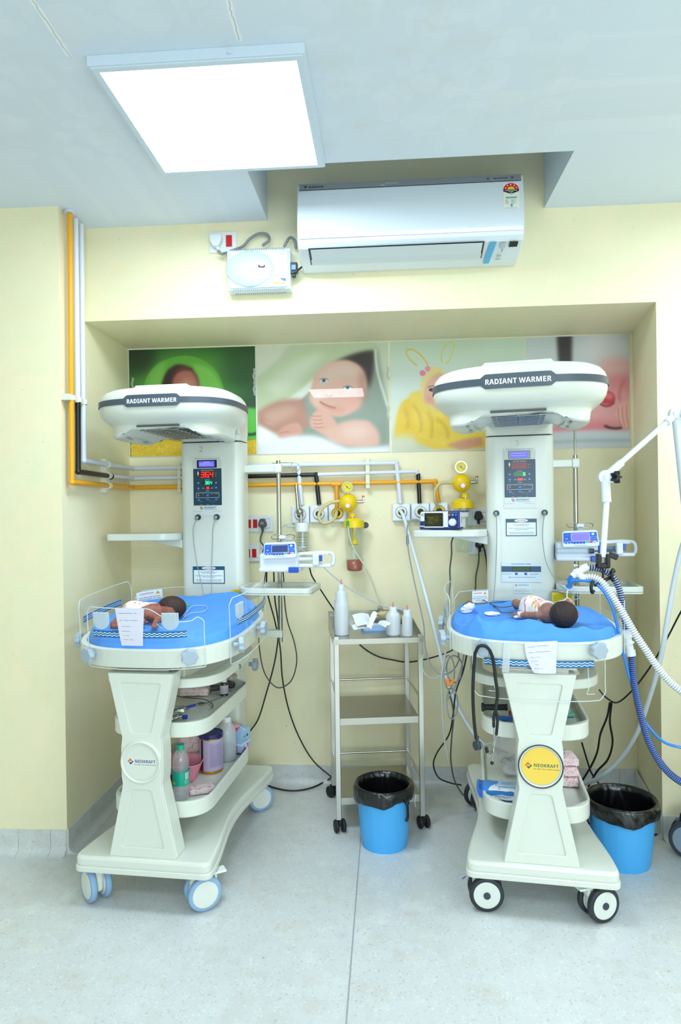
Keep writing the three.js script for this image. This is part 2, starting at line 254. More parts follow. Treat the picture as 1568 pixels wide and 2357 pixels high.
    const bg = g.createLinearGradient(0, 780, 0, 1040); bg.addColorStop(0, '#c6d6bd'); bg.addColorStop(0.45, '#dfe9df'); bg.addColorStop(1, '#d8dcc4'); g.fillStyle = bg; g.fillRect(890, 770, 330, 280);
    blob(1160, 830, 70, 50, 'rgba(200,222,200,0.9)', 20); poly([[898, 1000], [960, 985, 1212, 1000], [1212, 1045], [898, 1045]], '#c9cdb0', 8);
    poly([[905, 1010], [905, 930, 935, 915], [990, 900, 1010, 960], [1120, 1010], [1118, 1036], [1000, 1036], [940, 1015]], '#efc63a', 3);
    poly([[940, 905], [990, 880, 1020, 930], [1060, 990], [1118, 1000], [1110, 1022], [1030, 1034], [960, 1005]], '#f4d24c', 4);
    for (const l of [[[950, 930], [975, 960, 965, 995]], [[985, 950], [1000, 975, 990, 1010]], [[1005, 965], [1035, 985, 1030, 1012]], [[930, 940], [940, 965, 935, 985]]]) line(l, 'rgba(196,140,36,0.7)', 4, 3.5);
    poly([[968, 905], [962, 860, 1000, 840], [1040, 850, 1040, 905], [1030, 950, 1000, 945], [975, 930]], '#f2d88e', 2.5); poly([[975, 915], [972, 872, 1012, 855], [1040, 870, 1040, 905], [1030, 952, 1005, 945]], '#efb79a', 2);
    blob(994, 896, 7, 4, '#2a2530', 0.8); line([[985, 890], [994, 884, 1005, 889]], '#4b362a', 1.4, 0.5); blob(988, 920, 10, 9, '#ec9c88', 5); line([[1002, 926], [1012, 940, 1024, 940]], '#a8423c', 4, 1.2);
    line([[985, 838], [975, 812, 950, 800], [928, 796, 938, 815], [948, 830, 960, 838]], '#e2c02e', 3); line([[1018, 832], [1014, 798, 1036, 786], [1052, 782, 1045, 806], [1040, 824, 1028, 836]], '#dcd04c', 2.4);
    blob(973, 856, 7, 7, '#f082a4', 0.6); blob(985, 846, 6.5, 6.5, '#f290ae', 0.6); poly([[1025, 1028], [1060, 1012, 1110, 1010], [1112, 1030], [1060, 1040]], '#d79a78', 3); fuzz(500, 915, 1100, 915, 1025, ['rgba(255,228,110,0.15)', 'rgba(226,176,40,0.12)'], 2.2); blob(925, 1020, 34, 20, 'rgba(214,214,186,0.9)', 8);
  }),
  poster(1212, 1453, 771, 1035, ({ g, blob, poly, line, fuzz }) => { // rosy newborn asleep on folded hands
    const bg = g.createLinearGradient(0, 771, 0, 1035); bg.addColorStop(0, '#c2ccd0'); bg.addColorStop(0.5, '#e0e2e0'); bg.addColorStop(1, '#c9d2d6'); g.fillStyle = bg; g.fillRect(1205, 760, 260, 290);
    poly([[1284, 768], [1320, 768], [1318, 840], [1288, 840]], '#2a2226', 4); blob(1400, 800, 60, 40, 'rgba(228,224,226,0.9)', 14);
    poly([[1240, 1000], [1275, 985], [1330, 870, 1390, 845], [1430, 830, 1458, 838], [1458, 1000]], '#e9a3a4', 4); blob(1420, 850, 50, 26, '#f0bdb8', 10); poly([[1390, 870], [1430, 860, 1458, 868], [1458, 905], [1400, 900]], '#e58f92', 8);
    poly([[1270, 985], [1320, 960, 1400, 975], [1440, 985], [1440, 1000], [1250, 1002]], '#dd7f86', 8); blob(1400, 918, 20, 16, '#cf3c48', 2, 0.3); blob(1404, 914, 12, 8, '#e8767c', 3, 0.3); line([[1382, 930], [1400, 946, 1416, 930]], '#8a1c26', 4, 2);
    poly([[1418, 960], [1424, 930, 1456, 925], [1458, 985], [1440, 990]], '#efb3a4', 2); for (let k = 0; k < 3; k++) line([[1426 + k * 10, 942 - k * 3], [1424 + k * 10, 965, 1432 + k * 9, 985]], '#c77a70', 1.4, 0.8); line([[1395, 985], [1415, 995, 1432, 990]], '#2a1618', 5, 2);
    poly([[1210, 1000], [1330, 990, 1458, 998], [1458, 1040], [1210, 1040]], '#cfd6da', 4); line([[1210, 1024], [1330, 1016, 1458, 1020]], '#a9b6c2', 5, 3); line([[1440, 880], [1425, 905, 1430, 925]], '#c96a70', 4, 3);
  }),
];
[[-1.348, -0.671], [-0.667, 0.020], [0.028, 0.710], [0.714, 1.222]].forEach(([x0, x1], i) => {
  const o = thing('baby_picture', ['picture panel of a sleeping baby under a green towel', 'picture panel of a blue-eyed baby under a pale towel', 'picture panel of a baby in a yellow hooded suit', 'picture panel of a rosy newborn, behind the right warmer'][i], 'picture', [(x0 + x1) / 2, 1.998, Z_BACK], 0, 'baby pictures along the alcove');
  const w = x1 - x0, h = 0.566;
  part('panel', box(w, h, 0.005, 0, 0, 0.0025, 0.001), M.white, o);
  part('print', plane(w - 0.004, h - 0.004, 0, 0, 0.0056), printed(posterArt[i], 0.5, { clearcoat: 0.45, clearcoatRoughness: 0.01 }), o);
  if (i < 2) { const tapes = i ? [[w / 2 - 0.006, 0.12], [w / 2 - 0.006, -0.08]] : [[w / 2 - 0.008, 0.06], [w / 2 - 0.008, 0.13], [-w / 2 + 0.02, 0.1]]; for (const [x, y] of tapes) part('glue_smear', grid(3, 10, (u, v) => [x + (u - 0.5) * 0.012 + 0.003 * Math.sin(v * 9 + x * 40), y + (v - 0.5) * 0.07, 0.0062]), mat(0xe8ebe2, 0.4, { transmission: 0.5, thickness: 0 }), o); }
});

// ---------- air conditioner ----------
{
  const W = 0.915, o = thing('air_conditioner', 'long white wall air conditioner with grey top band', 'air conditioner', [0.107, 0, Z_UP]);
  const prof = [[0, 2.462], [0.03, 2.458], [0.09, 2.466], [0.19, 2.497], [0.207, 2.515], [0.217, 2.56], [0.219, 2.6], [0.213, 2.68], [0.198, 2.755], [0.188, 2.766], [0.17, 2.77], [0, 2.77]];
  const front = new THREE.CatmullRomCurve3(prof.slice(4, 9).map(([d, y]) => new THREE.Vector3(d, y, 0)));
  const fy = (y) => { let lo = 0, hi = 1; for (let k = 0; k < 30; k++) { const m = (lo + hi) / 2; if (front.getPoint(m).y < y) lo = m; else hi = m; } return front.getPoint(lo).x; };
  const sh = shape(prof.map(([d, y]) => [d, y]));
  const shell = prism(sh, W, 0.006); shell.rotateY(-Math.PI / 2); shell.translate(W / 2, 0, 0);
  part('body', shell, mat(0xdfeaf3, 0.28, { clearcoat: 0.6, clearcoatRoughness: 0.12 }), o);
  const skin = (x0, x1, y0, y1, out, m, name, n = 12, label) => part(name, grid(2, n, (u, v) => { const y = y0 + (y1 - y0) * v; return [x0 + (x1 - x0) * u, y, fy(y) + out]; }), m, o, label);
  const gloss = mat(0xe0ebf5, 0.16, { clearcoat: 1, clearcoatRoughness: 0.06 });
  part('front_panel', grid(20, 24, (u, v) => { const y = 2.53 + 0.21 * v; return [(u - 0.5) * (W - 0.012), y, fy(y) + 0.0045]; }), gloss, o);
  const band = canvas(2048, 96, (g, w, h) => { g.fillStyle = '#8d9499'; g.fillRect(0, 0, w, h); g.fillStyle = '#1a2430'; g.fillRect(0, h - 9, w, 9);
    g.fillStyle = '#15181b'; g.beginPath(); g.moveTo(40, 26); g.lineTo(78, 26); g.lineTo(56, 62); g.closePath(); g.fill(); g.fillStyle = '#8d9499'; g.beginPath(); g.moveTo(50, 34); g.lineTo(60, 34); g.lineTo(54, 46); g.fill();
    text(g, 'DAIKIN', 84, 46, 40, '#15181b', 'italic bold', 'left'); text(g, 'INVERTER', w - 190, 46, 28, '#15181b', 'italic bold'); g.strokeStyle = '#15181b'; g.lineWidth = 7; g.beginPath(); g.ellipse(w - 190, 46, 118, 25, 0, 2.5, 3.8); g.stroke(); g.beginPath(); g.ellipse(w - 190, 46, 118, 25, 0, -0.65, 0.65); g.stroke();
    g.strokeStyle = 'rgba(245,248,250,0.8)'; g.lineWidth = 5; g.beginPath(); g.moveTo(760, 66); g.lineTo(800, 60); g.moveTo(806, 40); g.bezierCurveTo(850, 30, 880, 48, 930, 40); g.stroke(); });
  part('top_band', grid(4, 6, (u, v) => { const y = 2.728 + 0.03 * v; return [(u - 0.5) * (W - 0.02), y, fy(y) + 0.0056]; }), printed(band, 0.3), o, 'grey brand band along the top');
  // louvre under the front panel: two blades in a dark slot
  const slope = (d) => 2.466 + (d - 0.09) * 0.31, blade = (d0, d1, x0, x1, lift) => grid(2, 2, (u, v) => { const d = d0 + (d1 - d0) * v; return [x0 + (x1 - x0) * u, slope(d) - lift, d]; });
  part('louvre_slot', blade(0.098, 0.199, -0.415, 0.302, 0.0035), M.darkGrey, o);
  part('louvre_blade', blade(0.102, 0.134, -0.41, 0.297, 0.007), mat(0xd3dfe6, 0.3), o); part('louvre_blade', blade(0.1345, 0.197, -0.406, 0.294, 0.0075), mat(0xd9e4eb, 0.3), o);
  const low = (x0, x1, d0, d1, m, name, label, slant = 0) => part(name, grid(1, 2, (u, v) => { const d = d0 + (d1 - d0) * v; return [x0 + (x1 - x0) * u + slant * v, slope(d) - 0.0072, d]; }), m, o, label);
  low(0.311, 0.336, 0.07, 0.196, mat(0x58b4e4, 0.3), 'tape', 'strip of pale blue protective tape', 0.014);
  low(0.366, 0.388, 0.158, 0.19, mat(0xb9c6cd, 0.4), 'sensor_window'); low(0.402, 0.436, 0.165, 0.196, M.black, 'receiver_window', 'small dark infrared window');
  for (const [x, d] of [[0.376, 0.148], [0.375, 0.138]]) low(x, x + 0.006, d, d + 0.004, M.darkGrey, 'indicator'); for (const d of [0.112, 0.09]) low(0.36, 0.38, d, d + 0.008, mat(0xb4bcbe, 0.4), 'lamp_mark');
  const star = canvas(384, 720, (g, w, h) => { g.fillStyle = '#f0f1e6'; g.fillRect(0, 0, w, h); g.clearRect(0, 0, w, 180); g.fillStyle = '#e6eef4'; g.fillRect(0, 0, w, 190);
    g.fillStyle = '#e2221f'; g.beginPath(); g.arc(w / 2, 190, 186, Math.PI, 0); g.fill(); g.fillStyle = '#e8d93c'; g.beginPath(); g.arc(w / 2, 190, 86, Math.PI, 0); g.fill();
    for (let k = 0; k < 5; k++) { const a = Math.PI + (k + 0.55) * Math.PI / 5.1, cx = w / 2 + Math.cos(a) * 136, cy = 186 + Math.sin(a) * 136; g.fillStyle = '#ffffff'; g.beginPath(); for (let i = 0; i < 10; i++) { const b = -Math.PI / 2 + i * Math.PI / 5, r = i % 2 ? 11 : 27; g.lineTo(cx + Math.cos(b) * r, cy + Math.sin(b) * r); } g.fill(); }
    g.fillStyle = '#181512'; g.beginPath(); g.moveTo(4, 190); g.lineTo(w - 4, 190); g.lineTo(w - 4, 238); g.lineTo(w / 2, 322); g.lineTo(4, 238); g.fill(); text(g, 'POWER SAVINGS', w / 2, 218, 38, '#ffffff', 'bold'); text(g, 'GUIDE', w / 2, 258, 36, '#ffffff', 'bold');
    g.fillStyle = '#f0f1e6'; g.beginPath(); g.arc(w / 2, 330, 38, 0, 7); g.fill(); g.fillStyle = '#3b4430'; g.beginPath(); g.moveTo(w / 2 + 6, 306); g.lineTo(w / 2 - 14, 336); g.lineTo(w / 2, 336); g.lineTo(w / 2 - 8, 356); g.lineTo(w / 2 + 14, 322); g.lineTo(w / 2 + 2, 322); g.fill();
    g.fillStyle = '#46c07e'; g.fillRect(60, 400, 264, 34); lines(g, 56, 386, 270, 1, 10, '#6f9a80', 6, 0); lines(g, 60, 442, 250, 1, 10, '#8a978e', 6, 0.1); lines(g, 46, 474, 100, 9, 14, '#727a76', 6, 0.5); lines(g, 180, 474, 150, 9, 14, '#727a76', 6, 0.6); g.fillStyle = '#2d5fc4'; g.fillRect(164, 606, 56, 26); g.fillStyle = '#3aa884'; g.fillRect(170, 640, 46, 30); lines(g, 34, 690, 320, 2, 12, '#8b908a', 5, 0.1); });
  part('energy_sticker', grid(2, 10, (u, v) => { const y = 2.612 + 0.108 * v; return [0.374 + 0.063 * u, y, fy(y) + 0.0052]; }), printed(star, 0.4), o, 'five-star energy rating sticker');
}

// ---------- voltage stabiliser beside it, with its cords and socket ----------
const cordGrey = mat(0x868a8c, 0.5), cordBlack = mat(0x1b1c1e, 0.5), cordMid = mat(0x50524f, 0.5);
{
  const o = thing('voltage_stabilizer', 'white voltage stabiliser box under the air conditioner cord', 'stabilizer', [-0.54, 2.468, Z_UP], 0);
  const w = 0.278, h = 0.176, d = 0.085;
  part('case', J(box(w, h, d - 0.02, 0, 0, (d - 0.02) / 2, 0.006), box(w - 0.012, h - 0.01, 0.03, 0, 0, d - 0.026, 0.012)), mat(0xdbe8f4, 0.3, { clearcoat: 0.5, clearcoatRoughness: 0.15 }), o);
  part('domed_cover', (() => { const g = new THREE.SphereGeometry(1, 40, 24); g.scale(0.105, 0.078, 0.02); g.translate(-0.036, 0, d - 0.012); return g; })(), mat(0xc4d9ee, 0.2, { clearcoat: 0.8, clearcoatRoughness: 0.08 }), o);
  part('indicator_lens', J(at(new THREE.CapsuleGeometry(0.006, 0.018, 6, 16), 0.018, 0.004, d + 0.006, 0, 0, 90)), mat(0x10141a, 0.1, { clearcoat: 1 }), o); part('lens_glint', box(0.018, 0.007, 0.004, 0.02, 0.004, d + 0.0105, 0.001), M.white, o);  // small white plate stands in for a glint on the dark lens
  const vents = []; for (let k = 0; k < 24; k++) vents.push(box(0.004, 0.006, 0.006, -0.11 + k * 0.0096, -h / 2 + 0.001, d - 0.018, 0), box(0.004, 0.005, 0.006, -0.11 + k * 0.0096, -h / 2 - 0.0005, 0.018, 0), box(0.004, 0.005, 0.006, -0.11 + k * 0.0096, h / 2, d - 0.02, 0)); part('vent_slots', J(vents), mat(0x9aa3a8, 0.6), o);
  part('sticker', plane(0.064, 0.026, 0.088, -0.058, d - 0.0105), printed(canvas(256, 104, (g, W2, H2) => { g.fillStyle = '#f3e79a'; g.fillRect(0, 0, W2, H2); g.fillStyle = '#3a66b8'; g.beginPath(); g.moveTo(150, 0); g.lineTo(W2, 0); g.lineTo(W2, 60); g.quadraticCurveTo(190, 50, 150, 0); g.fill(); g.fillStyle = '#e0a51c'; g.fillRect(20, 76, 220, 20); g.fillStyle = '#f09a70'; g.beginPath(); g.arc(86, 60, 22, 0, 7); g.fill(); g.fillStyle = '#fff'; g.fillRect(14, 56, 40, 22); })), o, 'yellow and blue sticker');
  part('logo', plane(0.042, 0.018, 0.098, 0.062, d - 0.0102), printed(canvas(168, 72, (g, W2, H2) => { g.fillStyle = '#e6f1fa'; g.fillRect(0, 0, W2, H2); g.strokeStyle = '#4a6ec0'; g.lineWidth = 4; g.beginPath(); g.moveTo(60, 22); g.bezierCurveTo(90, 4, 130, 8, 158, 4); g.lineTo(136, 26); g.stroke(); text(g, 'V-GUARD', 78, 48, 28, '#4a6ec0', 'italic bold'); })), o);
  part('terminal_block', J(box(0.03, 0.044, 0.026, w / 2 + 0.014, 0.004, 0.05, 0.003), box(0.016, 0.02, 0.02, w / 2 + 0.012, -0.024, 0.045, 0.003)), mat(0x1d222b, 0.5), o); part('terminal_cap', box(0.02, 0.022, 0.01, w / 2 + 0.014, 0.002, 0.065, 0.002), mat(0x5f8ed2, 0.4), o);
  partW('output_cord', tube([[-0.381,2.569,-2.9], [-0.387,2.604,-2.9], [-0.404,2.61,-2.89], [-0.418,2.589,-2.88], [-0.428,2.571,-2.88]], 0.006, 40), cordGrey, o);
  partW('wire', tube([[-0.39,2.479,-2.87], [-0.381,2.449,-2.87], [-0.369,2.46,-2.87], [-0.357,2.474,-2.88], [-0.352,2.485,-2.9]], 0.0042, 30), cordBlack, o, 'short black wire'); partW('wire', tube([[-0.393,2.482,-2.868], [-0.401,2.462,-2.868], [-0.394,2.449,-2.868], [-0.382,2.457,-2.868]], 0.0018, 24), mat(0x4aa884, 0.5), o, 'thin green wire');
  partW('input_cord', tube([[-0.719,2.56,-2.88], [-0.706,2.548,-2.88], [-0.697,2.557,-2.9], [-0.655,2.575,-2.91], [-0.614,2.586,-2.9], [-0.584,2.616,-2.9], [-0.542,2.637,-2.9], [-0.507,2.632,-2.9], [-0.497,2.606,-2.895], [-0.523,2.583,-2.89]], 0.0062, 90), cordGrey, o, 'grey cord arching above the box');
  const p = thing('wall_socket', 'white wall socket with red switch above the stabiliser', 'socket', [-0.709, 2.616, Z_UP]);
  part('plate', box(0.124, 0.092, 0.008, 0, 0, 0.004, 0.003), M.white, p); part('socket_face', box(0.054, 0.054, 0.004, -0.014, 0, 0.009, 0.002), M.white, p); part('switch_rocker', box(0.026, 0.05, 0.006, 0.028, 0.003, 0.01, 0.002), M.red, p, 'red rocker switch'); 
  const q = thing('power_plug', 'white three-pin plug in the socket beside the stabiliser', 'plug', [-0.735, 2.616, Z_UP + 0.012]);
  part('plug_body', prism(shape([[-0.026, 0.024], [0.026, 0.024], [0.028, 0], [0.012, -0.03], [-0.012, -0.03], [-0.028, 0]], 0.012), 0.03, 0.005), mat(0xe6eef0, 0.3), q); part('cord_grip', at(cyl(0.008, 0.006, 0.02), 0.01, -0.038, 0.016, 20, 0, 25), M.white, q);
}

// ---------- radiant warmers ----------
const brand = (g, x, y, s, blue = '#1d4f86', tagline = true) => { // mark and lettering, s = cap height
  g.save(); g.translate(x, y); g.rotate(0); const q = s * 1.05;
  g.fillStyle = '#f0662a'; g.beginPath(); g.moveTo(-q, 0); g.lineTo(-q * 0.1, -q); g.lineTo(q * 0.55, -q * 0.4); g.lineTo(q * 0.2, -q * 0.05); g.lineTo(-q * 0.1, -q * 0.3); g.lineTo(-q * 0.35, 0); g.lineTo(-q * 0.5, q * 0.3); g.fill();
  g.fillStyle = blue; g.beginPath(); g.moveTo(q * 1.05, 0); g.lineTo(q * 0.1, q); g.lineTo(-q * 0.4, q * 0.5); g.lineTo(-q * 0.15, 0); g.lineTo(q * 0.25, q * 0.4); g.lineTo(q * 0.5, 0); g.lineTo(q * 0.55, -q * 0.35); g.fill(); g.restore();
  text(g, 'NEOKRAFT', x + s * 1.5, y - s * 0.12, s * 1.42, blue, 'bold', 'left'); if (tagline) text(g, 'ISO 13485 : 2016 Certified Company', x + s * 1.5, y + s * 0.95, s * 0.44, '#2b3b4c', 'bold', 'left');
};
const waveMap = canvas(512, 64, (g, w, h) => { g.fillStyle = '#1f6ca6'; g.fillRect(0, 0, w, h); g.strokeStyle = '#f4fbff'; g.lineWidth = 6.5; for (const y of [22, 43]) { g.beginPath(); for (let x = -4; x <= w + 4; x += 4) g.lineTo(x, y + 5 * Math.sin(x / w * Math.PI * 2 * 8)); g.stroke(); } }, [1, 1]);
const waveMat = printed(waveMap, 0.4, { side: THREE.DoubleSide });
const seg7 = (g, s, x, y, w, h, on, lw) => { const D = { 0: 'abcdef', 1: 'bc', 2: 'abged', 3: 'abgcd', 4: 'fgbc', 5: 'afgcd', 6: 'afgedc', 7: 'abc', 8: 'abcdefg', 9: 'abcdfg', S: 'afgcd' };
  const L = { a: [0, 0, 1, 0], b: [1, 0, 1, 0.5], c: [1, 0.5, 1, 1], d: [0, 1, 1, 1], e: [0, 0.5, 0, 1], f: [0, 0, 0, 0.5], g: [0, 0.5, 1, 0.5] };
  g.strokeStyle = on; g.fillStyle = on; g.lineWidth = lw; g.lineCap = 'round'; let q = x;
  for (const ch of s) { if (ch === '.') { g.beginPath(); g.arc(q - w * 0.28, y + h, lw * 0.62, 0, 7); g.fill(); continue; } if (ch !== ' ') for (const k of D[ch]) { const [a, b, c, d] = L[k], sk = (t) => (1 - t) * h * 0.1; g.beginPath(); g.moveTo(q + a * w + sk(b), y + b * h); g.lineTo(q + c * w + sk(d), y + d * h); g.stroke(); } q += w * 1.55; } };
function controllerCanvas(k, lit) { // lit: only what glows, on black
  return canvas(544, 1056, (g, w, h) => {
    const put = (c) => (lit ? '#000000' : c); g.fillStyle = put('#dde3df'); g.fillRect(0, 0, w, h);
    if (!lit) { text(g, 'MICROPROCESSOR SERVO WARMER CONTROLLER', w / 2, 22, 20, '#20262a', 'bold'); for (let x = 0; x < w; x += 8) { g.fillStyle = '#b9c0bd'; g.fillRect(x, 40, 4, 164); } }
    rr(g, 78, 52, 372, 138, 6, put(k === 'L' ? '#15181c' : '#8f979b'), lit ? null : '#33393d', 6);
    rr(g, 112, 70, 296, 102, 3, lit ? '#4f49e6' : '#5b55ee');
    if (k === 'L') { lines(g, 200, 84, 130, 1, 10, '#a9a6ff', 9, 0.1); lines(g, 124, 104, 270, 3, 18, '#8f8bff', 9, 0.25); } else lines(g, 124, 90, 262, 2, 40, '#8a86ff', 10, 0.05);
    if (!lit) rr(g, 6, 204, w - 12, 664, 12, '#1d3f52');
    if (!lit) { text(g, 'BABY TEMP / AIR TEMP °C', w / 2, 234, 19, '#c9d6da', 'bold'); g.fillStyle = '#e8ecec'; g.beginPath(); g.arc(96, 262, 10, 0, 7); g.fill(); g.fillRect(82, 274, 28, 24); g.fillRect(86, 298, 8, 16); g.fillRect(98, 298, 8, 16); }
    rr(g, 128, 250, 274, 122, 4, put(k === 'L' ? '#3c0a0c' : '#7d3a42')); g.fillStyle = '#ff2b2b'; g.beginPath(); g.arc(98, 328, 9, 0, 7); g.fill();
    if (k === 'L') seg7(g, '36.4', 150, 268, 54, 88, '#ff2a22', 18); else if (!lit) seg7(g, '888', 150, 268, 50, 86, '#8c464e', 14);
    if (!lit) { text(g, 'SET TEMP °C', w / 2, 408, 18, '#c9d6da', 'bold'); text(g, 'SKIN', 430, 296, 14, '#b9c8cc', 'bold'); text(g, 'AIR', 430, 340, 14, '#b9c8cc', 'bold'); }
    rr(g, 164, 424, 206, 74, 4, put(k === 'L' ? '#0c2a16' : '#3f7a52')); if (k === 'L') seg7(g, '36.4', 226, 436, 30, 50, '#39ffb4', 10); else seg7(g, 'S', 330, 436, 28, 50, '#5dff9c', 11);
    rr(g, 218, 528, 108, 50, 3, put('#3a0d10')); seg7(g, k === 'L' ? ' 06' : '888', k === 'L' ? 218 : 232, 537, 20, 32, '#ff3a34', 8);
    if (!lit) { for (const [x, y] of [[100, 462], [434, 462], [100, 556], [434, 552]]) { g.fillStyle = '#3d74c8'; g.beginPath(); g.ellipse(x, y, 24, 17, 0, 0, 7); g.fill(); g.fillStyle = '#b8d2f0'; g.beginPath(); g.ellipse(x, y, 9, 5, 0, 0, 7); g.fill(); }
      text(g, 'MIN', 192, 556, 20, '#c9d6da', 'bold'); text(g, 'MAX', 356, 556, 20, '#c9d6da', 'bold'); text(g, 'HEATER', w / 2, 606, 18, '#c9d6da', 'bold'); text(g, 'SET', 100, 592, 15, '#b9c8cc', 'bold');
      rr(g, 56, 640, 430, 88, 8, null, '#c6d0d2', 6); text(g, 'SKIN', 100, 662, 16, '#c9d6da'); text(g, 'AIR', 190, 662, 16, '#c9d6da'); text(g, 'MANUAL', 352, 660, 15, '#c9d6da'); text(g, 'PREWARM', 438, 660, 15, '#c9d6da');
      g.fillStyle = '#3d74c8'; g.fillRect(250, 664, 46, 40); g.fillRect(82, 752, 46, 36); g.fillRect(412, 746, 46, 36); g.beginPath(); g.ellipse(272, 764, 24, 16, 0, 0, 7); g.fill(); text(g, 'TIMER', 150, 800, 14, '#b9c8cc'); text(g, 'ALARM', 322, 786, 14, '#b9c8cc'); text(g, 'HOLD', 384, 798, 14, '#b9c8cc'); for (const [s, x] of [['POWER', 150], ['SENSOR', 272], ['FAIL', 386]]) text(g, s, x, 854, 14, '#b9c8cc');
      brand(g, 150, 912, 32); text(g, 'www.neokraftmedical.com', 96, 976, 14, '#5b676c'); text(g, 'info@neokraftmedical.com', 446, 976, 14, '#5b676c'); }
    g.fillStyle = '#ff3b44'; g.beginPath(); g.arc(100, 688, 11, 0, 7); g.fill();
  });
}
const cautionMap = canvas(640, 360, (g, w, h) => { rr(g, 0, 0, w, h, 8, '#21536e'); g.fillStyle = '#eef6f6'; g.fillRect(20, 78, w - 40, h - 96); g.beginPath(); g.ellipse(w / 2, 38, 140, 31, 0, 0, 7); g.fill(); text(g, 'CAUTION', w / 2, 40, 42, '#c2242e', 'bold');
  for (const [s, y] of [['HIGHLY RECOMMENDED TO USE', 118], ['AS BABY SKIN MODE ONLY', 144], ['INFANT SHOULD NOT BE LEFT UNATTENDED WHEN', 200], ['USED IN MANUAL MODE', 226], ['SKIN PROBE IS MOST DELICATE PART OF THE UNIT', 284], ['HANDLE WITH CARE & NEVER ON NAKED FLAME', 310]]) text(g, s, w / 2, y, 22, '#2a4a5c', 'bold'); });
const acrylicCaution = canvas(400, 300, (g, w, h) => { rr(g, 0, 0, w, h, 14, '#f2f5fa'); text(g, 'CAUTION', 140, 60, 46, '#c23a44', 'bold'); g.fillStyle = '#e8bb14'; g.beginPath(); g.moveTo(318, 24); g.lineTo(362, 96); g.lineTo(274, 96); g.fill(); text(g, '!', 318, 72, 46, '#2a2416', 'bold'); for (const [s, y] of [['DO NOT USE ALCOHOL', 150], ['BASED AGENT TO CLEAN', 194], ['ACRYLIC PARTS', 238]]) text(g, s, w / 2, y, 31, '#2b3a4a', 'bold'); });
const acrylicWarning = canvas(320, 240, (g, w, h) => { g.fillStyle = '#f0dc1e'; g.fillRect(0, 0, w, h); text(g, 'WARNING', w / 2, 34, 40, '#d2541c', 'bold'); lines(g, 22, 66, w - 44, 6, 26, '#5a4c10', 11, 0.2); });
const hoodBand = canvas(1024, 206, (g, w, h) => { g.fillStyle = '#4a5561'; g.fillRect(0, 0, w, h); text(g, 'RADIANT WARMER', w / 2, h / 2 + 6, 102, '#f6fafa', 'bold'); });
const timerMap = (lit) => canvas(704, 370, (g, w, h) => { g.fillStyle = lit ? '#000' : '#d8e4e8'; g.fillRect(0, 0, w, h); if (!lit) { text(g, 'PHOTOTHERAPY TIMER', w / 2, 40, 32, '#4a6878', 'bold'); g.fillStyle = '#24506e'; g.fillRect(0, 80, w, 104); g.fillStyle = '#0c2a1c'; g.fillRect(190, 88, 340, 90); seg7(g, '888888', 206, 104, 32, 58, '#2f6a3e', 8); g.fillStyle = '#2c56b8'; g.fillRect(240, 196, 50, 44); g.fillRect(408, 196, 50, 44); lines(g, 12, 212, 200, 2, 14, '#7b8e98', 6, 0.2); brand(g, 528, 226, 16, '#2f6fa8', false); g.fillStyle = '#b89a16'; g.beginPath(); g.moveTo(144, 262); g.lineTo(162, 294); g.lineTo(126, 294); g.fill(); text(g, 'DO NOT STARE EYES WHEN PHOTOTHERAPY IS ON', 380, 282, 19, '#3a4c56', 'bold'); } });
const bigLogo = canvas(512, 512, (g, w, h) => { g.fillStyle = '#e0e4d9'; g.fillRect(0, 0, w, h); brand(g, 92, 246, 46, '#1d4a82'); });
const yellowLogo = canvas(512, 512, (g, w, h) => { g.fillStyle = '#f4cf4e'; g.fillRect(0, 0, w, h); brand(g, 92, 252, 46, '#1d6152'); });

const BED_A = 0.325, BED_B = 0.376, BED_N = 2.9;
const bedX = (z, k = 0) => (BED_A + k) * Math.pow(Math.max(0, 1 - Math.pow(Math.abs(z) / (BED_B + k), BED_N)), 1 / BED_N);
const bedZ = (x, k = 0) => (BED_B + k) * Math.pow(Math.max(0, 1 - Math.pow(Math.abs(x) / (BED_A + k), BED_N)), 1 / BED_N);
const oval = (a, b, n, m = 64) => Array.from({ length: m }, (_, i) => { const t = i / m * Math.PI * 2, c = Math.cos(t), s = Math.sin(t); return [a * Math.sign(c) * Math.abs(c) ** (2 / n), b * Math.sign(s) * Math.abs(s) ** (2 / n)]; });
const bedPath = (side, s, k) => (side === 'front' ? [s, bedZ(s, k)] : side === 'back' ? [s, -bedZ(s, k)] : side === 'right' ? [bedX(s, k), s] : [-bedX(s, k), s]);
function knobGeo(r = 0.0285, d = 0.02) { const s = new THREE.Shape(); for (let i = 0; i <= 64; i++) { const a = i / 64 * Math.PI * 2, q = r * (1 + 0.075 * Math.cos(a * 7)); if (i) s.lineTo(Math.cos(a) * q, Math.sin(a) * q); else s.moveTo(Math.cos(a) * q, Math.sin(a) * q); } const stem = cyl(0.009, 0.009, 0.02); stem.rotateX(Math.PI / 2); stem.translate(0, 0, -0.008); return J(prism(s, d, 0.004), stem); }
const knobMat = mat(0xa9b9c8, 0.38), UPY = new THREE.Vector3(0, 1, 0);

